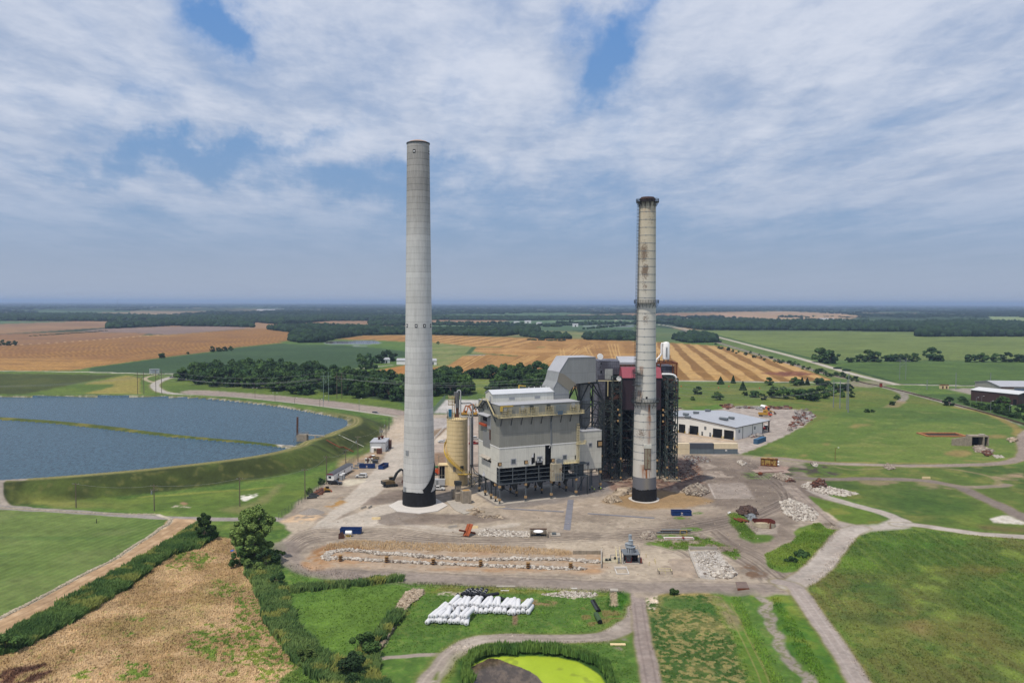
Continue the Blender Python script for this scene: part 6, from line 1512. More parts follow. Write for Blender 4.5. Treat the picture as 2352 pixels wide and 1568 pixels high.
apart=[(1125,868,1.25,'tall lone tree rising from the hedge above the clad building'),(1196,868,1.3,'rounded tall tree in the hedge left of the big duct'),(1172,868,.95,'dark tree beside the rounded tall tree'),(848,838,1.0,'dark tree left of the small white farmhouse'),(893,829,1.3,'large dark tree behind the farm by the concrete chimney'),(872,834,1.0,'tree behind the white farm gable'),(827,834,1.0,'leftmost tree of the farm grove'),(836,848,.9,'front tree of the farm grove'),(856,846,.9,'tree beside the farm track'),(371,822,.62,'small lone tree on the edge of the striped brown field'),(432,813,.30,'tiny bush on the edge of the striped brown field'),(1006,790,.45,'small lone tree in pale grass just right of the tall chimney'),(1886,832,1.35,'big round tree at the corner of the pale green crop'),(1907,835,1.2,'second round tree at the corner of the pale green crop'),(1898,829,1.0,'tree behind the corner pair'),(1952,832,.6,'small tree in the field hedge'),(1975,831,.85,'rounded tree in the field hedge'),(1995,830,1.1,'broad tree in the field hedge'),(2012,831,.95,'broad tree right of the field hedge middle'),(2042,830,.85,'hedge tree with flat top'),(2062,830,.9,'hedge tree beside the flat topped one'),(2082,830,.85,'third tree from the right in the field hedge'),(2100,830,.8,'second tree from the right in the field hedge'),(2140,828,1.25,'tall twin crowned tree at the hedge end'),(2153,829,.8,'low tree at the very hedge end'),(2228,831,.9,'leftmost tree of the right edge grove'),(2255,831,1.0,'second tree of the right edge grove'),(2285,831,.8,'third tree of the right edge grove'),(2312,831,.9,'fourth tree of the right edge grove'),(2345,831,.9,'rightmost tree of the right edge grove'),(20,793,.7,'left tree of the clump on the brown field'),(34,793,.7,'right tree of the clump on the brown field'),(6,793,.7,'tree of the clump at the left picture edge'),(488,808,.62,'leftmost tree of the small grove between brown and green field'),(503,807,.6,'second tree of the small field grove'),(517,806,.62,'third tree of the small field grove'),(530,805,.6,'rightmost tree of the small field grove')]
for i,(px,py,sc,lab)in enumerate(apart):
 x,y=G(px,py);t=copy_tree(kinds[(i*3)%5]);place(t,lab,(x,y,0),random.uniform(0,6));t.scale=(sc*(1.35 if px>1870 else 1),sc*(1.35 if px>1870 else 1),sc)
 if 'group' in t:t['group']='scattered field trees'
 t.name='field_tree'
def conifer(label,px,py,w_,h_,seed):
 x,y=G(px,py);g=np.random.default_rng(seed);n=1500
 t=g.uniform(0,1,n);r=(1-t)*w_/2*g.uniform(.4,1,n)**.5;a=g.uniform(0,6.28,n)
 p=np.stack([r*np.cos(a),r*np.sin(a),.3+t*h_],1)
 u_=g.normal(size=(n,3));u_/=np.linalg.norm(u_,axis=1)[:,None];v_=np.cross(u_,g.normal(size=(n,3)));v_/=np.linalg.norm(v_,axis=1)[:,None]
 s=.45
 q_=np.stack([p-u_*s,p+v_*s,p+u_*s,p-v_*s],1).reshape(-1,3)
 T=thing('conifer',label,'tree',(x,y,0),0,'cedars in the pasture')
 o=bpy.data.objects.new('crown',mesh_from('crown',q_,np.arange(4*n).reshape(-1,4),[LF2]));COL.objects.link(o);o.parent=T
 MB().tube((0,0,-.1),(0,0,h_*.6),.2,.06,6).build('trunk',BARK,T)
for i,(px,py,w_,h_,lab)in enumerate(((1655,882,7.5,6.8,'left cedar just below the white gravel road'),(1684,880,5,7,'slim cedar just below the white gravel road'),(1706,896,7,7.5,'cedar standing alone in the pasture'),(1842,884,5.5,7,'cedar beside the taller trees near the crossing'),(1854,884,5,6.5,'second cedar beside the taller trees'))):
 conifer(lab,px,py,w_,h_,i+70)
PT=[(1767,884,.8,'broad bush right of the cedars'),(1826,885,1.0,'pale loose tree near the crossing'),(1882,884,.95,'round tree near the railway crossing'),(1898,888,.8,'low round tree near the railway crossing'),(1602,905,.7,'round bush beside the steel tower'),(1591,919,.35,'tiny bush beside the steel tower'),(1648,918,.8,'wide dark bush above the gravel lot'),(1712,908,.45,'small bush behind the wide dark bush'),(1735,912,.75,'rounded bush above the gravel lot'),(1754,918,.5,'small bush above the parked tanker'),(1776,913,1.0,'left tree of the dense pasture grove'),(1800,915,1.2,'second tree of the dense pasture grove'),(1826,910,.8,'low tree inside the dense pasture grove'),(1846,916,1.1,'middle tree of the dense pasture grove'),(1866,920,1.0,'front tree of the dense pasture grove'),(1886,914,1.1,'right tree of the dense pasture grove'),(1906,908,1.0,'tree behind the steel line poles'),(1925,900,1.0,'tree just behind the right line poles'),(1945,897,.9,'tree at the right end of the pasture grove'),(1956,912,.5,'bush right of the steel line poles'),(1935,912,.5,'bush between the steel line poles'),(2060,917,.45,'small bush beside the curved track'),(1992,947,.35,'small bush on the mown mound edge'),(2004,946,.25,'tiny bush on the mown mound edge'),(2178,931,.7,'dark bush on the railway embankment'),(2305,942,1.1,'large dark tree in front of the brown building'),(2290,940,.9,'left half of the tree mass before the brown building'),(2350,946,.8,'tree cut by the right picture edge'),(2050,930,.4,'bush at the top of the dirt strip')]
for i,(px,py,sc,lab)in enumerate(PT):
 x,y=G(px,py);t=copy_tree(kinds[(i*2+1)%5]);place(t,lab,(x,y,0),random.uniform(0,6));t.scale=(sc*.82,sc*.82,sc*.66);t['group']='bushes and trees of the right pasture';t.name='pasture_tree'
for i in range(44):
 t_=i/43;px=1640+t_*330+random.uniform(-5,5);py=796+t_*82+random.uniform(-6,3)
 x,y=G(px,py);t=copy_tree(kinds[i%5]);sc=random.uniform(.2,.5);place(t,'low scrub bush along the railway beyond the crossing',(x,y,0),i);t.scale=(sc,sc,sc*.8);t['group']='scrub along the railway';t['category']='bush';t.name='railway_scrub'
for i in range(34):
 t_=i/33;px=2205+t_*150+random.uniform(-6,6);py=925+t_*40+random.uniform(-6,2)
 x,y=G(px,py);t=copy_tree(kinds[i%5]);sc=random.uniform(.25,.42);place(t,'grey green scrub bush between the railway and the brown building',(x,y,0),i);t.scale=(sc,sc,sc*.8);t['group']='scrub below the brown building';t['category']='bush';t.name='embankment_scrub'
def ico(sub):
 bm=bmesh.new();bmesh.ops.create_icosphere(bm,subdivisions=sub,radius=1.0);v_=np.array([tuple(v.co)for v in bm.verts]);f_=np.array([[q_.index for q_ in f.verts]for f in bm.faces]);bm.free();return v_,f_
I1,I2=ico(1),ico(2)
def tone_mat(name,rough=.9):
 m_=bpy.data.materials.new(name);m_.use_nodes=True;n_=NT(m_.node_tree);n_.n.clear()
 at=n_.new('ShaderNodeAttribute',attribute_name='tone');p=n_.new('ShaderNodeBsdfPrincipled');n_.l.new(at.outputs['Color'],p.inputs['Base Color'])
 p.inputs['Roughness'].default_value=rough;p.inputs['Specular IOR Level'].default_value=.15
 o=n_.new('ShaderNodeOutputMaterial');n_.l.new(p.outputs[0],o.inputs[0]);return m_
TONE=tone_mat('toned_foliage')
def blobs(name,label,xyz_sz,base,seed,c1=(28,48,34),c2=(48,72,44),kind='stuff',cat='woodland'):
 g=np.random.default_rng(seed);v0,f0=base;A=np.array(xyz_sz);n=len(A)
 nz=1+.28*(g.random((n,len(v0)))-.5)
 v_=v0[None]*nz[...,None];a=g.uniform(0,6.28,n);c,s=np.cos(a)[:,None],np.sin(a)[:,None]
 x=(v_[...,0]*c-v_[...,1]*s)*A[:,3:4]+A[:,0:1];y=(v_[...,0]*s+v_[...,1]*c)*A[:,3:4]+A[:,1:2];z=(v_[...,2]*.62+.42)*A[:,4:5]+A[:,2:3]
 VV_=np.stack([x,y,z],-1).reshape(-1,3);FF=(f0[None]+(np.arange(n)*len(v0))[:,None,None]).reshape(-1,3)
 t=g.random(n)[:,None,None]**1.5*1.3+g.random((n,len(v0),1))*.2
 col=np.array(alb(*c1))*(1-t)+np.array(alb(*c2))*t
 o=bpy.data.objects.new(name,mesh_from(name,VV_,FF,[TONE],False,col.reshape(-1,3)));COL.objects.link(o);tag(o,label,cat,None,kind);return o
def band_pts(poly_px,seed,dens=1.0,hgt=11,smin=9):
 P=[G(*p)for p in poly_px];ym=sum(p[1]for p in P)/len(P);sp=max(smin,ym*.0052)/dens
 return[(x,y,0,sp*random.uniform(.55,.85),hgt*random.choice((.6,.8,.95,1.1,1.3))*random.uniform(.85,1.15))for x,y in scatter(poly_px,sp,.5,seed)]
allb=[('hedgerow_wood','dark diagonal belt of trees between the brown field and the tall chimney',[(614,756),(700,751),(780,753),(850,757),(932,758),(932,768),(830,770),(770,778),(740,786),(690,787),(664,782),(668,773),(700,767),(620,757)],11),('field_wood','row of dark trees beyond the golden field right of the tall chimney',[(990,759),(1100,758),(1235,754),(1236,762),(1160,772),(990,769)],10),('left_field_wood','narrow dark wood between the two left brown fields',[(248,748),(330,743),(520,737),(578,743),(580,752),(510,750),(400,748),(250,755)],12),('right_wood','long dark wood behind the pale green crop on the right',[(1545,744),(1600,738),(1700,737),(1800,741),(1960,744),(2114,744),(2200,740),(2400,746),(2400,773),(2110,773),(2110,762),(1800,758),(1612,758),(1560,750)],13),('mid_grove','low groves of trees near the upper edge of the golden stripes',[(1340,774),(1400,768),(1460,770),(1480,782),(1350,781)],9),('track_grove','grove of trees where the railway leaves the striped field',[(1545,778),(1590,768),(1640,774),(1650,786),(1580,788)],9),('small_grove','groves on the pale grass strip beyond the golden field',[(1195,771),(1225,768),(1300,772),(1310,779),(1240,778)],8),('farm_grove','trees round the white farmstead on the pink field',[(850,744),(885,741),(930,743),(932,748),(850,747)],11)]
allb.append(('background_wood','dark wood stretching across behind the left brown fields',[(-300,722),(200,724),(420,730),(640,728),(930,730),(930,737),(760,737),(700,742),(640,745),(560,738),(400,738),(0,737),(-300,736)],13))
allb.append(('centre_background_wood','broken dark tree rows across the centre distance',[(990,729),(1200,731),(1450,728),(1560,732),(1560,736),(1440,735),(1200,736),(990,735)],11))
for i,(nm,lab,pl,hg)in enumerate(allb):
 B=band_pts(pl,100+i,1.0,hg);blobs(nm,lab,B,I2 if len(B)<2600 else I1,200+i)
rows_=[]
for a_,b_,n,hg in(((990,746),(1230,749),60,9),((1236,748),(1400,745),40,9),((1340,756),(1440,748),14,7),((1000,742),(1200,744),24,10),((1250,750),(1290,750),14,10),((1280,742),(1460,745),40,11),((1455,742),(1560,744),40,14),((70,772),(246,760),30,1.5),((1884,838),(1990,862),2,2),((1790,728),(2000,733),40,12),((1500,724),(1720,724),60,12),((1830,735),(1990,739),30,12),((1215,781),(1300,783),12,3)):
 for i in range(n):
  t=(i+random.random())/n;px=a_[0]+(b_[0]-a_[0])*t;py=a_[1]+(b_[1]-a_[1])*t+random.uniform(-.6,.6);x,y=G(px,py);rows_.append((x,y,0,max(5,y*.0032)*random.uniform(.5,1.2),hg*random.uniform(.6,1.1)))
blobs('field_hedges','scattered hedges and tree rows between the distant fields',rows_,I2,401,cat='hedge')
fp=[]
g=np.random.default_rng(77)
while len(fp)<16000:
 v=g.uniform(2.6,36)**1.0;u=g.uniform(-1500,1500);y=FPX*CAMH/v;x=u/FPX*y
 if vnoise(np.array([x/700.]),np.array([y/2200.]),5)[0]*.6+vnoise(np.array([x/260.]),np.array([y/500.]),8)[0]*.4<(.40 if v>12 else .22):continue
 i=int(np.argmin(np.abs(vs-v)));j=int(jc(u))
 if CLS[i,j]!=0:continue
 fp.append((x,y,ZZ[i,j]*.5 if y>4000 else 0,y*.0035*g.uniform(.6,1.5),g.uniform(8,15)))
blobs('distant_woodland','dark blue green woodland stretching to the horizon',fp,I1,402,(22,42,34),(38,60,44))
def reeds(name,label,polys,dens,h_,c1,c2,seed,wdt=.10,lean=.35,z0=None,c3=None,kind='stuff',cat='reeds',sample=False):
 g=np.random.default_rng(seed);XY=[]
 for pl in polys:
  P=np.array([G(*p)for p in pl]);A=0
  x0,y0=P.min(0);x1,y1=P.max(0);n=int((x1-x0)*(y1-y0)*dens)
  q_=np.stack([g.uniform(x0,x1,n),g.uniform(y0,y1,n)],1)
  ins=pip(q_[:,0]+(fbm(q_[:,0]/2,q_[:,1]/2,3,2)-.5)*2.4,q_[:,1]+(fbm(q_[:,0]/2,q_[:,1]/2,9,2)-.5)*2.4,P);XY.append(q_[ins])
 XY=np.vstack(XY);n=len(XY)
 hn=fbm(XY[:,0]/3.5,XY[:,1]/3.5,seed,3)
 H_=h_*(.55+.55*hn)*g.uniform(.7,1.1,n)
 a=g.uniform(0,6.28,n);dx,dy=np.cos(a),np.sin(a);b=g.uniform(0,6.28,n)*.3+.5;ln=lean*H_*g.uniform(.1,1,n)
 lx,ly=np.cos(b)*ln,np.sin(b)*ln;wv=wdt*g.uniform(.7,1.6,n)
 zb=np.zeros(n)if z0 is None else np.full(n,z0)
 p0=np.stack([XY[:,0]-dx*wv,XY[:,1]-dy*wv,zb],1);p1=np.stack([XY[:,0]+dx*wv,XY[:,1]+dy*wv,zb],1)
 p2=np.stack([XY[:,0]+lx*.4+dx*wv*.9,XY[:,1]+ly*.4+dy*wv*.9,zb+H_*.62],1);p3=np.stack([XY[:,0]+lx*.4-dx*wv*.9,XY[:,1]+ly*.4-dy*wv*.9,zb+H_*.62],1)
 p4=np.stack([XY[:,0]+lx,XY[:,1]+ly,zb+H_],1)
 V_=np.stack([p0,p1,p2,p3,p4],1).reshape(-1,3);o_=np.arange(n)*5
 F_=np.concatenate([np.stack([o_,o_+1,o_+2],1),np.stack([o_,o_+2,o_+3],1),np.stack([o_+3,o_+2,o_+4],1)])
 t=np.clip(fbm(XY[:,0]/5,XY[:,1]/5,seed+5,3)*1.6-.3+g.uniform(-.3,.3,n),0,1)[:,None]
 col=np.array(alb(*c1))*(1-t)+np.array(alb(*c2))*t
 if c3:
  m_=(sstep(fbm(XY[:,0]/4,XY[:,1]/4,seed+9,2),.60,.68)*.9)[:,None];col=col*(1-m_)+np.array(alb(*c3))*m_
 if sample:
  vv=FPX*CAMH/XY[:,1];uu=FPX*XY[:,0]/XY[:,1]
  ii=np.clip(np.searchsorted(-vs,-vv),0,NR-1);jj=jc(uu)
  col=RGB[ii,jj]*(1.0+.7*t)
 col=np.repeat(col[:,None],5,1).reshape(-1,3)
 o=bpy.data.objects.new(name,mesh_from(name,V_,F_,[TONE],False,col));COL.objects.link(o);tag(o,label,cat,None,kind);return o
reeds('reed_strip','dark green reed strip between the tan dirt track and the dry field',[[(450,1206),(502,1232),(457,1260),(396,1277),(350,1308),(298,1348),(213,1402),(152,1438),(76,1480),(15,1503),(-60,1520),(-60,1492),(0,1470),(30,1450),(91,1417),(152,1381),(228,1338),(304,1293),(365,1262),(411,1233)]],40,2.0,(62,94,50),(104,132,68),301,.17,1.0,c3=(140,148,76))
reeds('reed_bed','wide dark green reed bed between the dry field and the lawns',[[(545,1268),(563,1310),(590,1365),(609,1426),(648,1487),(689,1532),(730,1568),(800,1650),(930,1650),(888,1568),(872,1545),(868,1510),(845,1488),(800,1525),(760,1520),(717,1478),(683,1438),(665,1398),(650,1355),(642,1312),(632,1276),(600,1262)],[(660,1352),(700,1350),(760,1345),(860,1335),(925,1330),(925,1336),(850,1345),(760,1353),(700,1360),(664,1362)],[(846,1478),(880,1440),(905,1408),(926,1414),(905,1438),(872,1480),(855,1490)]],36,2.0,(68,100,54),(116,140,78),302,.17,1.0,c3=(148,152,78))
ringp_=[(1236+(p[0]-1236)*1.03,1560+(p[1]-1560)*1.05)for p in POND]
RO=[(1060,1568),(1062,1535),(1074,1510),(1100,1492),(1150,1484),(1217,1484),(1290,1488),(1340,1497),(1378,1512),(1402,1535),(1412,1568),(1420,1640)]
RI=[(1404,1640),(1396,1568),(1382,1543),(1360,1526),(1330,1511),(1280,1502),(1217,1499),(1153,1500),(1121,1503),(1090,1517),(1080,1527),(1084,1568)]
reeds('pond_reeds','ring of green reeds round the duckweed pond',[RO+RI],26,1.9,(76,114,54),(120,152,72),303,lean=.55)
reeds('dead_grass_bank','standing dead tan grass along the back of the rubble basin',[[(742,1264),(750,1250),(800,1241),(920,1244),(1206,1257),(1312,1265),(1312,1276),(1206,1273),(920,1262),(800,1260)]],9,.75,(196,164,124),(222,194,154),304,.07,1.0)
reeds('meadow_weeds','taller weeds and grass tufts on the verges and grass islands',[[(1500,1242),(1560,1228),(1620,1236),(1700,1262),(1690,1285),(1640,1258),(1540,1260)],[(1757,1272),(1778,1262),(1820,1240),(1870,1202),(1905,1200),(1930,1214),(1900,1253),(1850,1298),(1800,1313),(1765,1300)],[(1672,1180),(1690,1178),(1718,1190),(1738,1215),(1730,1240),(1700,1228),(1682,1208)],[(1396,1366),(1404,1352),(1426,1354),(1436,1370),(1428,1398),(1404,1404),(1390,1392)],[(1030,1420),(1060,1414),(1110,1410),(1200,1410),(1250,1408),(1230,1402),(1080,1402)],[(1770,1372),(1790,1370),(1860,1480),(1900,1560),(1880,1568),(1830,1500)],[(1680,1372),(1700,1372),(1800,1568),(1770,1568)],[(950,1336),(1140,1346),(1420,1354),(1418,1362),(1150,1356),(960,1346)]],6,.5,(74,112,44),(116,140,58),305,.12,.7,sample=True)
reeds('dry_stubble','short dry straw stubble covering the tan field',[DRY],9,.42,(196,164,122),(150,124,84),306,.10,.9,cat='stubble',sample=True)
reeds('meadow_tufts','uneven grass tufts of the large right meadow',[MEAD],2.6,.38,(74,100,44),(110,124,58),307,.16,.9,cat='grass',sample=True)
reeds('lawn_tufts','small grass tufts on the lawns round the pond',[[(660,1290),(950,1338),(1440,1356),(1450,1400),(1400,1450),(1090,1465),(1020,1500),(870,1500),(760,1500),(680,1400)],[(1486,1370),(1660,1362),(1730,1568),(1516,1568)],[(1050,1480),(1400,1470),(1440,1480),(1470,1568),(1420,1568),(1380,1510),(1200,1485),(1060,1505),(1040,1560),(1020,1568)]],3.0,.28,(76,114,40),(108,134,54),308,.14,.9,cat='grass',sample=True)
def wheel(parent,x,y,r,w_=.26):
 s=1 if y>0 else-1
 t=MB().tube((x,y-w_/2,r),(x,y+w_/2,r),r,r,18).build('wheel',M['rubber'],parent)
 MB().tube((x,y+s*w_*.35,r),(x,y+s*(w_/2+.02),r),r*.55,r*.5,12).build('rim',M['galv'],t);return t
RED=mat('tail_light_red',(170,30,24),.4,.02);LAMP=mat('head_lamp',(236,236,226),.2,.02)
def paint(name,c):return mat(name,c,.3,.03,.5,spec=.5)
def car(kind,label,px,py,head,col,grp='vehicles parked on the site',z=0.0):
 x,y=G(px,py,z);t=thing(kind[0],label,kind[1],(x,y,z),head,grp)
 k_=kind[2]
 if k_=='pickup':
  L,W_,r=5.7,1.95,.40
  low=[(-L/2,.42),(-L/2,1.08),(1.0,1.12),(2.55,1.02),(L/2,.82),(L/2,.42)]
  cab=[(-.9,1.08),(-.72,1.78),(.55,1.80),(1.25,1.10)];ws=[(1.27,1.12),(.62,1.74)];xw=(-1.75,1.85)
  sidew=[(-.7,1.16),(-.6,1.68),(.50,1.70),(1.0,1.16)]
 else:
  L,W_,r=(5.0,1.95,.38)if k_=='suv' else(4.6,1.82,.33)
  H_=1.82 if k_=='suv' else 1.45
  low=[(-L/2,.38),(-L/2-.02,.95),(1.1,1.05),(2.2,.95),(L/2,.72),(L/2,.38)]
  cab=[(-L/2+.05 if k_=='suv' else-1.9,.95),(-L/2+.35 if k_=='suv' else-1.1,H_),(.45,H_),(1.3,1.0)];ws=[(1.32,1.02),(.52,H_-.05)];xw=(-1.45,1.5)
  sidew=[(cab[0][0]+.4,1.05),(cab[1][0]+.25,H_-.14),(.4,H_-.14),(.98,1.05)]
 body=MB().prism([(a,-W_/2,b)for a,b in low],(0,W_,0)).build('body',col,t)
 cb=MB().prism([(a,-W_/2+.1,b)for a,b in cab],(0,W_-.2,0)).build('cabin',col,body)
 MB().prism([(a,-W_/2+.09,b)for a,b in sidew],(0,W_-.18,0)).build('side_window',M['glass'],t)
 (xa,za),(xb,zb)=ws;MB().prism([(xa+.02,-W_/2+.2,za),(xb+.03,-W_/2+.25,zb),(xb+.03,W_/2-.25,zb),(xa+.02,W_/2-.2,za)],(.03,0,.03)).build('windscreen',M['glass'],t)
 if k_=='pickup':MB().bx(-L/2+.1,-1.0,-W_/2+.12,W_/2-.12,1.0,1.10).build('load_bed',M['black'],t)
 for xx in xw:
  for yy in(-W_/2+.1,W_/2-.1):wheel(t,xx,yy,r)
 for yy in(-W_/2+.3,W_/2-.3):
  MB().bx(L/2-.06,L/2+.02,yy-.2,yy+.2,.62,.78).build('headlight',LAMP,t);MB().bx(-L/2-.04,-L/2+.05,yy-.12,yy+.12,.7,.95).build('tail_light',RED,t)
 MB().bx(L/2,L/2+.06,-W_/2+.1,W_/2-.1,.36,.55).bx(-L/2-.08,-L/2-.02,-W_/2+.1,W_/2-.1,.4,.56).build('bumper',M['dark'],t)
 return t
PK=('pickup_truck','pickup truck','pickup');SU=('parked_suv','suv','suv');CA=('parked_car','car','car')
white,blackp,gold,redp=paint('car_white',(236,236,234)),paint('car_black',(36,38,42)),paint('car_gold',(170,146,100)),paint('car_red',(176,44,34))
car(PK,'black pickup parked at the end of the white office trailer',770,1112,R(-8),blackp)
car(SU,'white suv parked alone beside the concrete road',830,1096,R(175),white)
t=car(PK,'gold and white old pickup near the white block building',857,1053.5,R(170),gold)
MB().bx(-.75,.6,-.9,.9,1.8,1.84).build('white_roof',M['whitem'],t)
car(SU,'dark suv driving on the road beside the empty lot',863,951,R(-12),paint('car_dark',(52,58,66)))
car(PK,'white pickup parked just right of the tall chimney',1006,1125,R(-5),white)
car(CA,'white sedan half hidden behind the silo stair',1016,1016,R(0),white)
car(SU,'white suv seen between silo and clad building',1092,1009,R(5),white)
car(PK,'red utility truck seen between silo and clad building',1089,1020,R(180),redp)
car(PK,'white pickup at the back edge of the gravel lot',1743,940,R(-60),white)
car(CA,'small dark car far away on the curved entry road',395,867,R(30),paint('car_dark',(52,58,66)))
car(CA,'dark car in shade under the raised clad building',1125,1100,R(15),blackp)
x,y=G(1005,1117);t=thing('box_trailer','grey white box trailer behind the white pickup','trailer',(x,y,0),R(-3),None)
MB().bx(-3.2,3.2,-1.1,1.1,.8,3.2).build('trailer_box',paint('trailer_white',(206,208,210)),t);MB().bx(-3.22,-3.18,-.9,.9,1,3).bx(-.4,.5,-1.13,-1.1,.9,2.8).build('trailer_door',M['galv'],t)
for xx in(-1.8,1.6,2.4):
 for yy in(-1.0,1.0):wheel(t,xx,yy,.42)
def tracks(t,L=3.8,g=2.4,w_=.55,h_=.85):
 for s in(-1,1):
  pr=[(-L/2+.3,0),(-L/2,.3),(-L/2+.1,h_-.15),(-L/2+.4,h_),(L/2-.4,h_),(L/2-.1,h_-.15),(L/2,.3),(L/2-.3,0)]
  q_=MB().prism([(a,s*g/2-w_/2,b)for a,b in pr],(0,w_,0)).build('track',M['dark'],t)
  mb=MB()
  for i in range(5):mb.tube((-L/2+.5+i*(L-1)/4,s*g/2+s*w_/2,.4),(-L/2+.5+i*(L-1)/4,s*(g/2+w_/2+.06),.4),.24,.24,10)
  mb.build('road_wheel',M['black'],q_)
def excavator(label,px,py,rz,body,boom,pts,sc=1.0,bucket=True,grp=None):
 x,y=G(px,py);t=thing('excavator',label,'excavator',(x,y,0),rz,grp);t.scale=(sc,sc,sc)
 tracks(t,4.6,2.7,.6,.95)
 h=MB().prism([(-3.0,-1.35,1.05),(-3.1,-1.35,2.2),(-1.0,-1.35,2.35),(1.2,-1.35,1.9),(1.5,-1.35,1.05)],(0,2.7,0)).build('engine_house',body,t)
 MB().bx(-3.15,-2.3,-1.4,1.4,1.0,2.1).build('counterweight',M['dark'],h)
 c=MB().prism([(-.2,.3,1.9),(-.2,.3,3.1),(1.1,.3,3.1),(1.6,.3,1.9)],(0,1.05,0)).build('cab',M['glass'],t);MB().bx(-.25,1.15,.28,1.37,3.1,3.2).build('cab_roof',body,c)
 P_=[Vector(p)for p in pts]
 for i,(a,b)in enumerate(zip(P_[:-1],P_[1:])):
  o=MB().beam(a,b,.5,.9-.12*i).build('boom' if i<2 else 'stick',boom,t)
  MB().tube(a+Vector((0,.3,.35)),a.lerp(b,.7)+Vector((0,.3,.5)),.09,.09,8).build('hydraulic_ram',M['chrome'],o)
 e=P_[-1]
 if bucket:MB().prism([(e.x-.6,-.7,e.z),(e.x-.9,-.7,e.z-1.0),(e.x+.1,-.7,e.z-1.2),(e.x+.4,-.7,e.z-.2)],(0,1.4,0)).build('bucket',M['rustd'],t)
 return t
XG=mat('machine_grey_gold',(122,104,72),.55,.2,1);CAT=paint('machine_yellow',(214,164,60));ORG=paint('machine_orange',(226,92,40))
excavator('dark long armed excavator with folded boom left of the tall chimney',897,1116,R(28),XG,M['dark'],[(1.0,0,2.0),(2.5,0,4.7),(3.9,0,5.7),(4.8,0,5.3),(5.2,0,1.7)],1.15)
excavator('orange excavator with raised arm behind the silo, left of the pair',1068,955,R(10),CAT,mat('arm_orange',(206,122,52),.5,.1),[(1,0,2),(2.0,0,6.0),(5,0,7.2),(7.0,0,2.4)],1.1)
excavator('orange excavator behind the silo, right of the pair',1088,955,R(170),CAT,mat('arm_orange',(206,122,52),.5,.1),[(1,0,2),(2.6,0,5.6),(5,0,6.2),(6.4,0,2.0)],1.1)
x,y=G(752,1129);t=thing('skid_steer','small orange yellow tracked skid loader near the fence','skid loader',(x,y,0),R(15));tracks(t,2.4,1.5,.4,.75)
MB().prism([(-1.3,-.6,.6),(-1.3,-.6,1.6),(.9,-.6,1.3),(1.0,-.6,.6)],(0,1.2,0)).build('machine_body',CAT,t);MB().bx(-.7,.6,-.5,.5,1.4,2.1).build('cab',M['black'],t)
MB().beam((-1.1,-.85,1.7),(1.2,-.85,.8),.14,.25).beam((-1.1,.85,1.7),(1.2,.85,.8),.14,.25).build('lift_arm',CAT,t)if False else MB().beam((-1.1,-.75,1.7),(1.2,-.75,.8),.14,.25).beam((-1.1,.75,1.7),(1.2,.75,.8),.14,.25).beam((1.2,-.8,.8),(1.2,.8,.8),.15).build('lift_arm',CAT,t)
MB().prism([(1.3,-.9,.1),(1.3,-.9,.9),(1.9,-.9,.1)],(0,1.8,0)).build('bucket',M['orange'],t)
x,y=G(1010,1090);t=thing('boom_lift','bright orange boom lift just right of the tall chimney','boom lift',(x,y,0),R(-5))
MB().prism([(-2.4,-1.1,.6),(-2.4,-1.1,2.3),(-1.0,-1.1,3.0),(.6,-1.1,2.2),(2.4,-1.1,1.4),(2.4,-1.1,.6)],(0,2.2,0)).build('chassis',ORG,t)
MB().beam((-2.2,0,3.4),(4.4,0,2.0),.4,.5).build('boom',mat('boom_cream',(226,190,130),.5),t);MB().bx(-2.6,-.8,-.6,.6,3.3,3.9).build('counterweight',mat('dull_green',(70,130,80),.6),t);MB().rail([(4.2,-.8,1.6),(5.6,-.8,1.6),(5.6,.8,1.6),(4.2,.8,1.6)],1.1,.8,.08).build('basket',M['syellow'],t)
for xx in(-1.6,1.6):
 for yy in(-1.15,1.15):wheel(t,xx,yy,.6,.4)
def truck(label,px,py,rz,cabc,bodyc,kind,cat='truck'):
 x,y=G(px,py);t=thing('dump_truck' if kind=='dump' else 'tank_truck',label,cat,(x,y,0),rz)
 MB().bx(-4.2,4.0,-.5,.5,.8,1.1).build('chassis',M['dark'],t)
 MB().prism([(1.9,-1.15,1.0),(1.9,-1.15,2.9),(3.0,-1.15,2.9),(3.4,-1.15,1.9),(4.6,-1.15,1.8),(4.7,-1.15,1.0)],(0,2.3,0)).build('cab',cabc,t)
 MB().bx(2.2,3.0,-1.17,1.17,2.0,2.7).build('side_window',M['glass'],t)
 if kind=='dump':MB().prism([(-4.2,-1.25,1.2),(-4.5,-1.25,2.6),(1.7,-1.25,2.8),(1.5,-1.25,1.2)],(0,.12,0)).prism([(-4.2,1.13,1.2),(-4.5,1.13,2.6),(1.7,1.13,2.8),(1.5,1.13,1.2)],(0,.12,0)).bx(-4.2,1.5,-1.13,1.13,1.15,1.5).bx(1.4,1.6,-1.13,1.13,1.3,2.8).build('dump_body',bodyc,t)
 else:o=MB().tube((-4.3,0,2.2),(1.5,0,2.2),1.15,1.15,20).tube((-4.7,0,2.2),(-4.3,0,2.2),.7,1.15,20).build('tank',bodyc,t);autosmooth(o)
 for xx in(-3.2,-2.1,3.4):
  for yy in(-1.0,1.0):wheel(t,xx,yy,.5,.35)
 return t
truck('yellow and orange dump truck on the gravel lot',1757,956,R(-12),ORG,CAT,'dump')
truck('orange truck with white tank at the back of the gravel lot',1757,941,R(-75),ORG,M['whitem'],'tank')
x,y=G(1765,950);t=thing('wheel_loader','large yellow wheel loader behind the dump truck','wheel loader',(x,y,0),R(-15))
MB().prism([(-3.6,-1.2,1.2),(-3.6,-1.2,2.8),(-.6,-1.2,3.0),(-.4,-1.2,1.2)],(0,2.4,0)).bx(-.4,1.6,-.9,.9,1.0,1.9).build('machine_body',CAT,t)
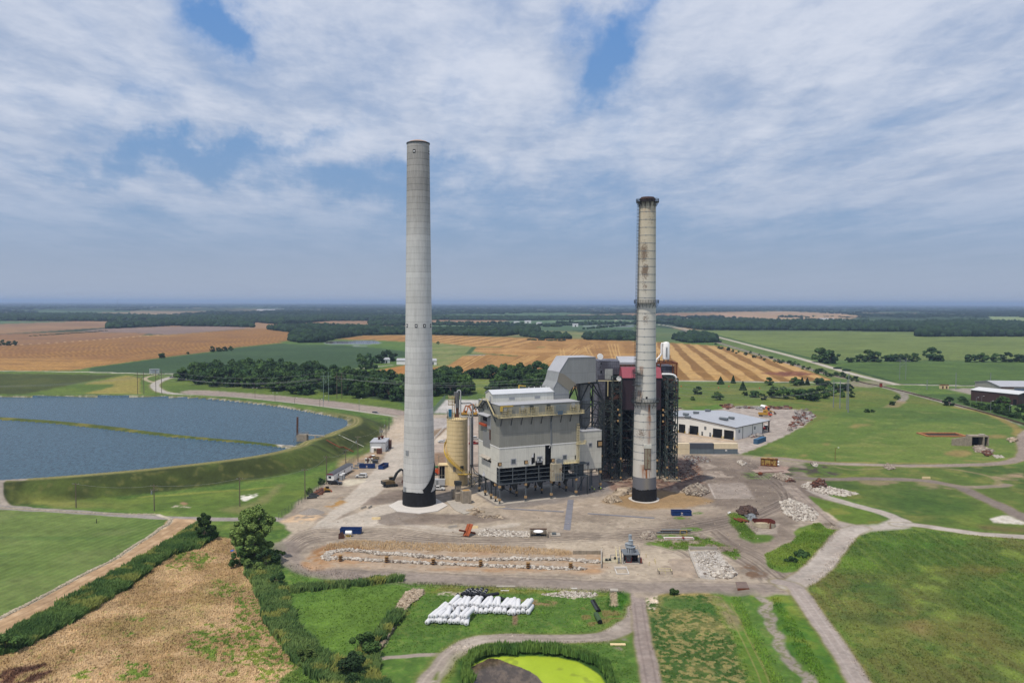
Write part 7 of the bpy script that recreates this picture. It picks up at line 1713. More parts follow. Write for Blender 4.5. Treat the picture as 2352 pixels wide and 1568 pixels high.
c=MB().bx(-.9,.7,-.8,.8,3.0,4.6).build('cab',M['glass'],t);MB().bx(-1.0,.8,-.9,.9,4.6,4.75).build('cab_roof',CAT,c)
MB().beam((.8,-.8,2.2),(3.6,-.8,1.4),.3,.5).beam((.8,.8,2.2),(3.6,.8,1.4),.3,.5).beam((3.5,-.9,1.3),(3.5,.9,1.3),.25).build('lift_arm',CAT,t);MB().prism([(3.6,-1.5,.3),(3.6,-1.5,1.9),(5.2,-1.5,.3)],(0,3,0)).build('bucket',M['rustd'],t)
for xx in(-2.3,1.2):
 for yy in(-1.3,1.3):wheel(t,xx,yy,.95,.6)
x,y=G(1756,987);t=thing('farm_tractor','small tractor with cab parked under the shed canopy','tractor',(x,y,0),R(200))
MB().prism([(-.3,-.5,.8),(-.3,-.5,1.8),(2.2,-.5,1.6),(2.3,-.5,.8)],(0,1,0)).build('bonnet',paint('car_red',(176,44,34)),t);MB().bx(-1.7,-.2,-.8,.8,1.0,2.9).build('cab',M['glass'],t);MB().bx(-1.8,-.1,-.9,.9,2.9,3.05).build('cab_roof',M['whitem'],t)
for xx,r_ in((-1.1,.9),(1.7,.5)):
 for yy in(-.95,.95):wheel(t,xx,yy,r_,.4)
def dumpster(label,px,py,rz,L=7.0,logo=False,col=None,cat='dumpster'):
 x,y=G(px,py);t=thing('roll_off_dumpster',label,cat,(x,y,0),rz,'open roll-off dumpsters');W_,H_=2.4,1.75;cm_=col or M['dblue']
 mb=MB().bx(0,L,0,.08,.2,H_).bx(0,L,W_-.08,W_,.2,H_).bx(0,.08,.08,W_-.08,.2,H_).bx(L-.08,L,.08,W_-.08,.2,H_).bx(0,L,0,W_,.12,.2)
 mb.build('bin_shell',cm_,t)
 rb=MB()
 for i in range(10):rb.bx(.3+i*(L-.7)/9,.42+i*(L-.7)/9,-.09,0,.2,H_-.1)
 rb.bx(-.06,L+.06,-.12,.02,H_-.12,H_+.04).bx(-.06,L+.06,W_-.02,W_+.12,H_-.12,H_+.04).bx(-.08,.02,0,W_,H_-.12,H_+.04).bx(L-.02,L+.08,0,W_,H_-.12,H_+.04)
 rb.build('rib_frame',cm_,t)
 MB().bx(.1,L-.1,.1,W_-.1,.5,.8).build('scrap_inside',M['rustd'],t)
 for xx in(.8,L-.8):MB().tube((xx,.1,.15),(xx,W_-.1,.15),.15,.15,10).build('roller',M['dark'],t)
 if logo:
  q_=MB().prism([(L/2+.42*math.sin(a)*(1 if i%2==0 else .45),-.13,1.05+.42*math.cos(a)*(1 if i%2==0 else .45))for i,a in enumerate(np.linspace(0,2*math.pi,10,endpoint=False))],(0,-.02,0)).build('star_emblem',M['whitem'],t)
  MB().prism([(L/2+.2*math.sin(a)*(1 if i%2==0 else .45),-.155,1.05+.2*math.cos(a)*(1 if i%2==0 else .45))for i,a in enumerate(np.linspace(0,2*math.pi,10,endpoint=False))],(0,-.02,0)).build('emblem_centre',redp,q_)
  MB().bx(L/2-.5,L/2+.5,-.15,-.12,.38,.46).build('printed_text',M['whitem'],t)
 return t
dumpster('blue dumpster in front of the cream banded chimney',1543.5,1184.5,0,7.0,True)
dumpster('blue dumpster at the left end of the dirt yard beside a white tank',780.7,1226,R(-1),6.8)
dumpster('blue dumpster seen side on beside the office trailer',825,1075.4,0,7.0,True)
dumpster('blue dumpster seen end on with rusty inside',880,1078,R(78),7.0)
dumpster('dark small dumpster on the gravel lot',1737,968.5,R(10),4.5,col=mat('dark_bin',(78,84,94),.6,.2))
x,y=G(850,1037.3);t=thing('equipment_building','small white ribbed metal building with roof fans by the berm','building',(x,y,0),R(-1))
wb=MB().bx(0,7.8,0,12,0,4.9).build('building_wall',mat('white_ribbed',(226,228,230),.5,.05,.5,corr=.5),t)
MB().prism([(-.2,-.2,4.9),(8.0,-.2,4.9),(8.0,12.2,5.1),(-.2,12.2,5.1)],(0,0,.15)).build('roof',M['roof'],t)
MB().bx(.8,5.6,-1.6,-.02,0,2.6).build('entry_porch',M['whitem'],t);d_=MB().bx(2.2,3.6,-1.66,-1.6,0,2.1).build('door',mat('beige_stained',(206,196,170)),t);MB().bx(2.35,2.8,-1.7,-1.66,1.1,1.8).bx(3.0,3.45,-1.7,-1.66,1.1,1.8).build('door_window',M['black'],d_)
for xx,yy,m2 in((3.4,7,M['rustd']),(4.6,9.5,M['rust'])):MB().tube((xx,yy,5.1),(xx,yy,6.3),.6,.6,14).tube((xx,yy,6.3),(xx,yy,6.6),.9,.9,14).build('roof_fan',m2,t)
MB().bx(7.8,9.0,9,12,0,4.2).build('dark_annex',M['rustd'],t)
for yy in(2.5,6):MB().bx(7.8,7.86,yy,yy+1,1.0,2.0).build('wall_louvre',M['black'],t)
x,y=G(865,1042.5);t=thing('rusty_cabinet','rust red steel cabinet in front of the white building','cabinet',(x,y,0));MB().bx(0,2.4,0,2,.2,2.6).build('cabinet_box',M['rust'],t);MB().bx(.1,1.1,-.05,0,.4,2.4).bx(1.3,2.3,-.05,0,.4,2.4).build('cabinet_door',M['rustd'],t)
P0,P1=Vector(G(767,1107)),Vector(G(811,1081));d=(P1-P0);Lt=d.length
t=thing('office_trailer','long white office trailer with dark grey curved roof and red end trim','office trailer',(P0.x,P0.y,0),math.atan2(d.y,d.x))
MB().bx(0,Lt,-3.5,0,.7,3.1).build('trailer_wall',M['whitem'],t)if False else MB().bx(0,Lt,0,3.5,.7,3.1).build('trailer_wall',M['whitem'],t)
MB().prism([(-.15,-.1,3.1),(-.15,.6,3.45),(-.15,1.75,3.6),(-.15,2.9,3.45),(-.15,3.6,3.1)],(Lt+.3,0,0)).build('roof',mat('dark_grey_roof',(92,94,100),.7,.1,.5),t)
MB().prism([(-.2,-.12,3.08),(-.2,.6,3.5),(-.2,1.75,3.64),(-.2,2.9,3.5),(-.2,3.62,3.08)],(.06,0,0)).build('red_trim',paint('trim_red',(150,40,56)),t)
MB().bx(-.05,0,1.2,2.4,1.6,2.5).build('end_window',M['glass'],t)
for xx in(5,12,Lt-2):MB().bx(xx,xx+.9,-.06,0,1.6,2.6).build('side_window',M['glass'],t)
for xx in(.5,5,10,15):
 if xx<Lt:MB().bx(xx,xx+.4,.3,3.2,0,.7).build('pier',M['dark'],t)
for i,(xx,nm)in enumerate(((4.2,'white portable toilet cabin beside the office trailer door'),(6.8,'second white unit beside the office trailer door'))):
 p=P0+d.normalized()*xx+Vector((d.y,-d.x)).normalized()*1.6
 q_=thing('utility_cabin',nm,'cabin',(p.x,p.y,0),math.atan2(d.y,d.x));MB().bx(-.6,.6,-.6,.6,0,2.3).build('cabin_wall',M['grey2'],q_);MB().prism([(-.65,-.65,2.3),(.65,-.65,2.3),(.65,.65,2.3),(-.65,.65,2.3)],(0,0,.12)).build('cabin_roof',M['whitem'],q_);MB().bx(-.4,.4,-.64,-.6,.15,2.0).build('cabin_door',M['galv'],q_)
for i,(px,py)in enumerate(((822,1071),(815,1077),(828,1066))):
 x,y=G(px,py);q_=thing('steel_tray',['upper','lower','rear'][i]+' grey steel tray lying left of the side on dumpster','steel tray',(x,y,0),0,'grey steel trays');MB().bx(-1.6,1.4,0,1.4,0,.15).bx(-1.6,1.4,0,.1,.15,.6).bx(-1.6,1.4,1.3,1.4,.15,.6).build('tray',M['galv'],q_)
x,y=G(838,1063);t=thing('air_unit','row of pale air conditioning units behind the blue dumpster','air unit',(x,y,0))
for i in range(3):u_=MB().bx(i*1.4,i*1.4+1.0,0,1,0,2.3).build('unit_case',M['white'],t);MB().bx(i*1.4+.2,i*1.4+.8,-.04,0,1.0,1.9).build('grille',M['dark'],u_)
x,y=G(853,1062);t=thing('grapple','rusty excavator grapple standing behind the blue dumpster','grapple',(x,y,0),.4);MB().beam((-1.5,0,2.2),(0,0,3.0),.7).beam((0,0,3),(1.6,0,.4),.45).build('grapple_arm',M['rust'],t);MB().prism([(-2.0,-.6,.1),(-2.4,-.6,1.6),(-1.4,-.6,2.3),(-1.0,-.6,1.0)],(0,1.2,0)).build('grapple_jaw',M['rustd'],t)
x,y=G(862,1064);t=thing('generator','small slate blue generator box right of the grapple','generator',(x,y,0));MB().bx(-1.4,1.2,0,1.4,.3,1.6).build('generator_case',CD,t);MB().bx(-1.2,1.0,-.04,0,.6,1.3).build('grille',M['dark'],t)
x,y=G(786,1008,4.5)if False else G(785.5,1012.0,4.5);t=thing('intake_tower','grey concrete water intake with dark mast and footbridge in the reservoir','intake tower',(x,y,4.5))if False else thing('intake_tower','grey concrete water intake with dark mast and footbridge in the reservoir','intake tower',(*G(695,1012.0,4.5),4.5))
MB().bx(-2.6,2.6,-2,2,-1,3.4).build('intake_block',M['concd'],t);MB().beam((-2.4,-1,3),(-2.2,-1,12.5),.8).build('mast',M['rustd'],t);MB().rail([(-2.6,-2,3.4),(2.6,-2,3.4),(2.6,2,3.4),(-2.6,2,3.4),(-2.6,-2,3.4)],1.1,1.5,.08).build('intake_railing',M['galv'],t)
MB().beam((2.6,0,3.1),(11,1.5,2.3),1.2,.4).bx(6.2,6.8,0,1.4,-2,2.6).build('footbridge',M['conc'],t)
MB().beam((-2.8,0,3),(-5,0,-.3),.3).build('trash_rack',M['galv'],t)
for i,(a,b,z0,z1)in enumerate((((750,1011),(781,1028),5.9,3.6),((781,1028),(790,1027),3.6,2.6),((790,1027),(812,1038),2.6,.5))):
 A_,B_=G(*a,z0),G(*b,z1)
 if i==0:rp=MB()
 rp.tube((*A_,z0+.2),(*B_,z1+.2),.3,.3,8)
tag(rp.build('slope_pipe',M['rust']),'rust brown pipe running down the grass berm','pipe')
A_,B_=G(778,998,6),G(836,1026,1)
tag(MB().tube((*A_,6),(*B_,1.2),.12,.12,8).build('slope_pipe',M['white']),'thin white pipe on the grass berm below the footbridge','pipe')
def wpole(label,px,pyb,pyt,arms=1,xf=0,light=False,m_=None,grp='wood utility poles',z=0.0,r=.2,cat='utility pole',rz=0.0,arml=2.6):
 x,y=G(px,pyb,z);h_=AT(px,pyt,y)[1]-z;t=thing('street_lamp' if light else 'utility_pole',label,cat if not light else 'lamp post',(x,y,z),rz,grp)
 m_=m_ or M['wood']
 MB().tube((0,0,-.2),(0,0,h_),r,r*.7,10).build('post',m_,t)
 for i in range(arms):
  zz=h_-.6-i*1.5;a=MB().bx(-arml/2,arml/2,-.08,.08,zz-.08,zz+.08).build('crossarm',m_,t)
  mb=MB()
  for xx in(-arml/2+.15,-arml/4,arml/2-.15):mb.tube((xx,0,zz+.08),(xx,0,zz+.35),.06,.06,6)
  mb.build('insulator',M['galv'],a)
 for i in range(xf):
  MB().tube((-.7+i*.7,-.35,h_-3.6),(-.7+i*.7,-.35,h_-2.4),.28,.28,12).build('transformer',M['galv'],t)
 if light:
  for s in((-1,1)if light==2 else(1,)):
   a=MB().beam((0,0,h_-.1),(s*1.5,0,h_+.25),.1).build('lamp_arm',m_,t);MB().bx(s*1.5-.35,s*1.5+.35,-.15,.15,h_+.15,h_+.35).build('lamp_head',M['whitem'],a)
 return t,Vector((x,y,z+h_-.5))
tops={}
for key,a in dict(a=('wood pole with one crossarm at the left foot of the berm',175,1166,1107.7,1,0),b=('wood pole with transformer beside the left gravel road',354.6,1173,1112,2,1),c=('wood pole beside the white chalk patch',551,1162.5,1095.6,1,0),d=('wood pole with crossarm near the black fabric rolls',700.8,1145.7,1075.4,1,0),e=('wood pole with crossarm behind the black pickup',750.4,1111.6,1046,1,0),f=('wood pole with double crossarm behind the trailer',794.3,1076,1031.5,2,0),g=('pale wood pole with grey box left of the white building',822.3,1060,1000.6,1,1),h=('wood pole carrying three grey transformers',876,1006.5,978,2,3),i=('slim wood pole beside the three transformers',886.7,1007.5,965,0,1),j=('plain wood pole at the corner of the fence',894,985,958,0,0)).items():
 t,tops[key]=wpole(*a)
L_=[('lamp post at the left end of the empty lot',586,919.7,891,2),('second lamp post along the empty lot',632,931,902,2),('leaning lamp post in the middle of the empty lot road',677,940,914,1),('wood lamp post beside the tall twin poles',734.8,946.5,916.7,1),('silver street lamp below the twin poles',742.7,942.4,909.4,1),('silver street lamp left of the dark suv',825,951,915.5,1),('lamp post beside the gate near the tall chimney',932,962,944,0)]
for lab,px,b,tt,li in L_:wpole(lab,px,b,tt,0 if 'silver' in lab else(1 if li==0 else 0),0,li,M['galv']if 'silver' in lab else None,'lamp posts along the entry road',r=.14)
for lab,px,b,tt in(('rusty street lamp alone on the right hand meadow edge',1917.8,1058.5,1028.5),('leftmost lamp post before the brown building',2241.8,931,913),('lamp post in front of the brown building door',2254.5,929,910),('third lamp post before the brown building',2275,945.4,921),('rightmost lamp post before the brown building',2318,951.5,931)):
 wpole(lab,px,b,tt,0,0,1,M['rust']if 'rusty' in lab else M['galv'],'lamp posts on the right',r=.13)
def hframe(label,px,pyb,pyt,halfw,grp='H-frame transmission poles',m_=None):
 x,y=G(px,pyb);h_=AT(px,pyt,y)[1];t=thing('transmission_pole',label,'transmission pole',(x,y,0),.1,grp);m_=m_ or M['wood']
 for s in(-1,1):MB().tube((s*halfw,0,-.2),(s*halfw,0,h_),.24,.17,10).build('pole',m_,t)
 MB().bx(-halfw*2.1,halfw*2.1,-.12,.12,h_-3.2,h_-2.9).build('crossarm',m_,t)
 MB().beam((-halfw,0,h_-4),(halfw,0,h_*.55),.14).beam((halfw,0,h_-4),(-halfw,0,h_*.55),.14).build('x_brace',m_,t)
 mb=MB()
 for xx in(-halfw*2,0,halfw*2):mb.tube((xx,0,h_-3.2),(xx,0,h_-4.6),.1,.1,6)
 mb.build('insulator',M['galv'],t)
 return[Vector((x+dx,y,h_-4.6))for dx in(-halfw*2,0,halfw*2)]+[Vector((x,y,h_))]
PG=mat('pale_green_steel',(134,158,146),.6,.1,1)
H0=hframe('far left H shaped pole pair beside the curved road',323.7,909.4,852.3,2.4);H1=hframe('H shaped pole pair standing inside the road curve',365,903.5,849.3,2.3)
H2=hframe('pale green H shaped pole pair beside the empty lot',749,921.6,854.5,1.9,m_=PG);H3=hframe('brown H shaped pole pair right of the pale green one',779.6,915.5,855.7,1.9)
H4=hframe('H shaped pole pair in the dark green crop on the right',2073,872,821,3.2,m_=M['galv'])
sp=[]
for lab,px,b,tt in(('leftmost tall grey steel pole in the pasture',1914,936,873),('second tall grey steel pole in the pasture',1928.8,938,874),('third tall grey steel pole in the pasture',1944.5,940,872),('tallest and rightmost grey steel pole in the pasture',1947.8,947,857.6),('lone grey steel pole beside the gravel pad',2195,894,855.8),('lone grey steel pole left of the big grey shed',2274.7,883,855.8),('small pole at the near edge of the right crop',2129,895,872)):
 t,tp=wpole(lab,px,b,tt,0,0,False,M['galv'],'tall grey steel line poles',r=.34,cat='transmission pole');sp.append(tp)
 MB().bx(-.1,.1,-.6,.6,tp.z-.6,tp.z-.4).build('bracket_arm',M['galv'],t)
WIRE=mat('wire_grey',(150,154,156),.5,.02)
def wire(name,label,A_,B_,sag,r=.035,n=14,m_=None):
 mb=MB();P_=[]
 for i in range(n+1):
  t=i/n;p=A_.lerp(B_,t);p.z-=sag*4*t*(1-t);P_.append(p)
 for a_,b_ in zip(P_[:-1],P_[1:]):mb.tube(a_,b_,r,r,4,cap=False)
 return mb
def wires(label,lst,sag,r=.035):
 for i,(A_,B_)in enumerate(lst):
  o=wire('overhead_wire',label,A_,B_,sag*(1+.06*i),r).build('overhead_wire',WIRE);tag(o,label,'wire','overhead wires')
wires('thin overhead wire above the dark wood left of the tall chimney',[(H2[i],H1[i])for i in range(4)]+[(H2[3]-Vector((0,0,7)),H1[3]-Vector((0,0,7)))],5,.05)
wires('thin overhead wire over the left meadow beyond the reservoir',[(H0[i],H0[i]+Vector((-260,30,-2)))for i in range(3)],8,.05)
far_r=[Vector((x_,560,z_))for x_,z_ in((90,31),(90,28),(92,25),(94,22))]
wires('thin overhead wire passing behind the plant from the twin poles',[(H3[i],far_r[i])for i in range(4)],7,.05)
wires('thin overhead wire sagging across the right pasture',[(sp[i],Vector((96+4*i,470+6*i,26+1.5*i)))for i in range(4)]+[(sp[i]-Vector((0,0,5)),Vector((96+4*i,470+6*i,22+i)))for i in range(3)],4,.04)
wires('thin low wire between the wood poles along the berm',[(tops['a'],tops['b']),(tops['b'],tops['c']),(tops['c'],tops['d']),(tops['d'],tops['e']),(tops['e'],tops['f']),(tops['f'],tops['g']),(tops['g'],tops['h'])],1.0,.025)
for px,py in((1564.5,887),(1650.3,890),(1674,887),(1744.5,891)):
 x,y=G(px,905);zz=AT(px,py,y-60)[1];xx=AT(px,py,y-60)[0]
 o=MB().lathe([(.01,-.5),(.35,-.38),(.5,0),(.35,.38),(.01,.5)],12).build('marker_ball',ORG,None,True,loc=(xx,y-60,zz));tag(o,{1564.5:'orange wire marker ball beside the steel tower',1650.3:'orange wire marker ball, second from the steel tower',1674:'orange wire marker ball, third from the steel tower',1744.5:'orange wire marker ball farthest right'}[px],'marker ball','orange marker balls')
def fence(label,pts,h_=2.4,post=3.0,m_=None,wires_=4,fine=0):
 t=thing('chain_link_fence',label,'fence',(0,0,0));m_=m_ or M['galv'];mb=MB();mw=MB()
 W_=[Vector((*G(*p[:2],p[2]if len(p)>2 else 0),p[2]if len(p)>2 else 0))for p in pts]
 for a_,b_ in zip(W_[:-1],W_[1:]):
  L=(b_-a_).length;k_=max(1,int(L/post))
  for i in range(k_+1):p=a_.lerp(b_,i/k_);mb.tube(p,p+Vector((0,0,h_)),.06,.06,6)
  for i in range(wires_):o_=Vector((0,0,h_*(i+1)/wires_));mw.beam(a_+o_,b_+o_,.035)
  if fine:
   kk=int(L/fine)
   for i in range(kk):p=a_.lerp(b_,i/kk);mw.beam(p,p+Vector((0,0,h_)),.03)
 mb.build('fence_post',m_,t);mw.build('fence_mesh',m_,t);return t
FG=mat('blue_grey_fence',(120,138,146),.6,.1)
fence('tall blue grey fence round the pale concrete lot',[(996,949),(1023,918),(1320,918)],4.2,6,FG,5,.7)
fence('low grey fence along the front of the pale concrete lot',[(996,950),(1100,952)],3.4,4,FG,4,.8)
fence('chain link fence between berm and yard',[(640,1192),(655,1180),(700,1149),(760,1099),(800,1068),(858,1022),(893,990),(891,975)],2.2,3,mat('green_grey_fence',(104,116,96),.7),4,1.2)
fence('chain link fence beside the parking road',[(852,964),(900,968),(940,972)],2.2,3,None,3)
fence('sloping guard rail on the ramp behind the silo',[(994,1013),(1020,984),(1045,965)],1.6,2,M['whitem'],3)
t0=Vector(G(2303,931.5));
A_,B_,C_=Vector(G(2229.5,919)),Vector(G(2338,931)),None
ex_=(B_-A_).normalized();ey_=Vector((-ex_.y,ex_.x));L=(B_-A_).length
t=thing('brown_warehouse','low dark brown warehouse with white roof near the railway','warehouse',(A_.x,A_.y,0),math.atan2(ex_.y,ex_.x))
MB().bx(0,L,0,22,0,8.2).build('warehouse_wall',mat('dark_brown_cladding',(86,62,56),.6,.1,.5,corr=.4),t);MB().prism([(-.5,-.5,8.2),(-.5,11,9.8),(-.5,22.5,8.2),(-.5,22.5,8.5),(-.5,11,10.1),(-.5,-.5,8.5)],(L+1,0,0)).build('roof',mat('white_flat_roof',(232,234,236),.5,.03),t)
MB().bx(L*.9,L*.97,-.06,0,0,4.5).build('warehouse_door',M['black'],t)
A_=Vector(G(2297,912));ex_=Vector((1,-.06)).normalized()
t=thing('grey_metal_shed','large pale grey metal shed with blue door at the right edge','shed',(A_.x,A_.y,0),math.atan2(ex_.y,ex_.x))
MB().prism([(0,0,0),(0,40,0),(0,40,8.6),(0,20,11.4),(0,0,8.6)],(70,0,0)).build('shed_wall',mat('drab_cladding',(186,186,174),.7,.1,.4,streak=.2),t)
MB().prism([(-.5,-.6,8.6),(-.5,20,11.5),(-.5,40.6,8.6),(-.5,40.6,8.9),(-.5,20,11.8),(-.5,-.6,8.9)],(71,0,0)).build('roof',M['roof'],t)
MB().bx(11,19,-.1,0,0,7.2).build('sliding_door',mat('door_blue_grey',(104,120,142),.6),t);MB().bx(0.5,10.5,-.08,0,7.4,8.1).build('rusty_gutter',M['rust'],t)
def barn(label,px,py,w_,d_,h_,rz=0.0,wall=None,roof=None,cat='barn',grp='distant farm buildings'):
 x,y=G(px,py);t=thing('farm_building',label,cat,(x,y,0),rz,grp)
 MB().prism([(0,0,0),(0,d_,0),(0,d_,h_),(0,d_/2,h_*1.4),(0,0,h_)],(w_,0,0)).build('wall',wall or M['whitem'],t)
 MB().prism([(-.3,-.5,h_-.1),(-.3,d_/2,h_*1.42),(-.3,d_+.5,h_-.1),(-.3,d_+.5,h_+.15),(-.3,d_/2,h_*1.42+.25),(-.3,-.5,h_+.15)],(w_+.6,0,0)).build('roof',roof or M['roof'],t)
 MB().bx(w_*.4,w_*.6,-.06,0,0,h_*.7).build('barn_door',M['dark'],t)
 return t
barn('long grey barn just left of the tall chimney',911,837,34,12,5,0)
barn('white gable barn just right of the tall chimney',986,838,9,14,5,.2)
barn('small white farmhouse among the dark trees',880,834,9,9,4.5,.5,cat='farmhouse')
barn('white farm building on the pink field',902,743.5,24,14,6,.2)
barn('tiny white farm building beside the farm grove',870,745,16,12,5,0)
for i,(px,py,w_,lab)in enumerate(((1180,744,20,'left white building of the centre farmstead'),(1205,742,24,'middle white building of the centre farmstead'),(1232,746,18,'right white building of the centre farmstead'),(1315,750,18,'white shed on the far green field'),(345,707.5,90,'far white factory hall on the left horizon'),(590,714,140,'long far white hall in the left woods'),(632,712,80,'far grey plant right of the long white hall'),(1885,736.5,60,'long white barn in the right woods'),(1935,738,26,'small white barn in the right woods'),(1768,737,24,'white shed left in the right woods'),(1728,705.5,180,'far pale water works on the right horizon'),(1900,704.5,200,'far pale hall on the right horizon'),(8,721,40,'pinkish building at the far left edge'),(5,735,40,'white sheds at the left edge beside the wood'),(785,707.5,120,'far pale clearing building left of the chimney'),(1310,718.5,70,'far white hall between the chimneys'),(1380,718.5,90,'far long white hall left of the cream chimney'),(1780,718,60,'small far roof in the tan clearing'))):
 barn(lab,px,py,w_,w_*.35,6+w_*.03,0,cat='building',grp='distant buildings')
x,y=G(2050.5,700.5)if False else(0,0)
x,y=G(1959,703);t=thing('water_tower','white water tower on the right horizon','water tower',(x,y,0));MB().tube((0,0,0),(0,0,42),4,3,12).build('tower_stem',M['whitem'],t);MB().lathe([(.1,38),(14,44),(16,50),(12,56),(.1,58)],20).build('tower_bowl',M['whitem'],t,True)
for px,lab in((270,'thin lattice mast on the left horizon'),(2189,'thin lattice mast on the right horizon')):
 x,y=G(px,703);t=thing('radio_mast',lab,'radio mast',(x,y,0));MB().tube((0,0,0),(0,0,120),3,1,4).build('mast',M['dark'],t)
x,y=G(957,781);
x,y=G(355,862);t=thing('entrance_sign','large pale sign board at the road junction','sign',(x,y,0),.1);MB().bx(-5,5,-.15,.15,2.0,7).build('sign_board',mat('sign_blue_white',(190,200,206),.6,.15,.3),t);MB().bx(-4.4,-4,-.1,.1,0,2).bx(4,4.4,-.1,.1,0,2).build('sign_leg',M['wood'],t)
MB().bx(-4,4,-.18,-.15,5.2,5.8).bx(-3,3,-.18,-.15,4.0,4.4).bx(-3.4,3.4,-.18,-.15,3.0,3.3).build('printed_text',mat('sign_ink',(70,90,120),.6),t)
x,y=G(600,927);t=thing('notice_board','small notice board beside the entry road','sign',(x,y,0));MB().bx(-1.1,1.1,-.1,.1,1.5,3.2).build('sign_board',M['wood'],t);MB().bx(-1,-.8,-.08,.08,0,1.5).bx(.8,1,-.08,.08,0,1.5).build('sign_leg',M['wood'],t)
x,y=G(2023,889);t=thing('signal_cabinet','red brown cabinet at the railway crossing','cabinet',(x,y,0));MB().bx(-1,1,-.8,.8,.3,3.6).build('cabinet_box',paint('signal_red',(150,60,40)),t);MB().bx(-1.1,1.1,-.9,.9,3.6,3.8).build('cabinet_top',M['dark'],t)
x,y=G(2161,893);t=thing('relay_hut','small cream hut beside the gravel pad','hut',(x,y,0));MB().bx(0,7,0,3,0,3.4).build('hut_wall',M['silo'],t);MB().bx(-.2,7.2,-.2,3.2,3.4,3.7).build('hut_roof',M['rust'],t);MB().bx(1,2.4,-.05,0,.2,2.6).bx(4.4,5.8,-.05,0,.2,2.6).build('hut_door',M['rustd'],t)
P_=[G(*p)for p in((2140,995),(2150,992.5),(2185,993),(2198,1001),(2156,1001.5))]
t=thing('open_pit','rectangular dark pit with rusty orange rim on the mound','pit',(*G(2168,999),0))
MB().bx(-13,-11.5,-6,6,0,.7).bx(9,10.5,-6,6,0,.7).bx(-11.5,9,-6,-4.6,0,.7).bx(-11.5,9,4.6,6,0,.7).build('pit_rim',mat('orange_brown_rim',(186,128,84),.9,.2),t);MB().bx(-11.5,9,-4.6,4.6,0.02,.08).build('pit_floor',M['black'],t)
t=thing('concrete_portal','small grey concrete tunnel mouth with dark opening in the mound','tunnel portal',(*G(2229.5,1024.5),0))
MB().bx(0,9.6,0,5,5.0,5.6).bx(0,.6,0,5,0,5).bx(6.6,7.3,0,5,0,5).bx(9.1,9.6,0,5,0,5).prism([(0,0,0),(-9,2,0),(-9,2,3.5),(0,0,5.6)],(0,.5,0)).build('portal_wall',M['concd'],t);MB().bx(.6,9.1,4.4,4.8,0,5).build('dark_opening',M['black'],t);MB().bx(5.6,8.2,1,3,5.6,6.3).build('roof_hatch',M['conc'],t)
def rubble(name,label,pts,n,s0,s1,h_,m_,cat='rubble pile',seed=0,rows_=None,flat=.6,heap=1.0,kind='stuff'):
 n=int(n*1.6);T=None;g=np.random.default_rng(seed+500);P=np.array([G(*p)for p in pts]);ctr=P.mean(0);out=[];ext=np.abs(P-ctr).max()
 if rows_:
  T=rng.uniform(0,1,n);q_=smooth(P,8);idx_=T*(len(q_)-1);i0=idx_.astype(int).clip(0,len(q_)-2);f=(idx_-i0)[:,None];XY=q_[i0]*(1-f)+q_[i0+1]*f+g.normal(size=(n,2))*rows_*.5;zz=h_*np.exp(-((XY-(q_[i0]*(1-f)+q_[i0+1]*f))**2).sum(1)/(rows_**2))*g.uniform(.3,1,n)
 else:
  x0,y0=P.min(0);x1,y1=P.max(0);XY=np.stack([g.uniform(x0,x1,n*3),g.uniform(y0,y1,n*3)],1);XY=XY[pip(XY[:,0]+N['w1'][0,0],XY[:,1],P)][:n]
  d_=segdist(XY[:,0],XY[:,1],np.vstack([P,P[:1]]));dm=max(d_.max(),.1);zz=h_*(d_/dm)**.7*(.6+.8*fbm(XY[:,0]/3,XY[:,1]/3,seed,2))*heap
 n=len(XY);c=np.array([(a,b,c_)for a in(-1,1)for b in(-1,1)for c_ in(-1,1)],float)
 fq=np.array([[0,1,3,2],[4,6,7,5],[0,4,5,1],[2,3,7,6],[0,2,6,4],[1,5,7,3]])
 S_=(s0*.8+(s1*1.15-s0*.8)*g.random((n,1,1))**2.8)*g.uniform(.5,1.3,(n,1,3))*np.array([1,1,flat]);v_=c[None]*S_*(1+.35*(g.random((n,8,3))-.5))
 a=g.uniform(0,6.28,n);b=g.normal(size=n)*.5;ca,sa,cb_,sb=np.cos(a)[:,None],np.sin(a)[:,None],np.cos(b)[:,None],np.sin(b)[:,None]
 x,y,z=v_[...,0],v_[...,1],v_[...,2];x,z=x*cb_-z*sb,x*sb+z*cb_;x,y=x*ca-y*sa,x*sa+y*ca
 V_=np.stack([x+XY[:,:1],y+XY[:,1:],z+zz[:,None]],-1).reshape(-1,3);F_=(fq[None]+(np.arange(n)*8)[:,None,None]).reshape(-1,4)
 o=bpy.data.objects.new(name,mesh_from(name,V_,F_,[m_]));COL.objects.link(o);tag(o,label,cat,None,kind);return o
def stone(name,a,b,c):
 m_=bpy.data.materials.new(name);m_.use_nodes=True;n_=NT(m_.node_tree);n_.n.clear();geo=n_.new('ShaderNodeNewGeometry');r_=geo.outputs['Random Per Island']
 col=n_.mix(n_.ramp(r_,.15,.6),alb(*a),alb(*b));col=n_.mix(n_.ramp(r_,.82,.9),col,alb(*c));p=n_.new('ShaderNodeBsdfPrincipled');n_.put(p.inputs['Base Color'],col);p.inputs['Roughness'].default_value=.9
 o=n_.new('ShaderNodeOutputMaterial');n_.l.new(p.outputs[0],o.inputs[0]);return m_
STW=stone('broken_pale_stone',(182,172,160),(226,218,206),(134,120,108));STG=stone('broken_grey_stone',(150,134,120),(188,176,160),(110,96,86));STT=stone('broken_tan_stone',(172,154,130),(206,188,164),(126,106,84));SCR=stone('mixed_scrap_rust',(84,60,52),(132,80,56),(160,150,140));SCG=stone('mixed_scrap_grey',(112,100,94),(178,174,170),(126,66,54))
BASROW=1.15
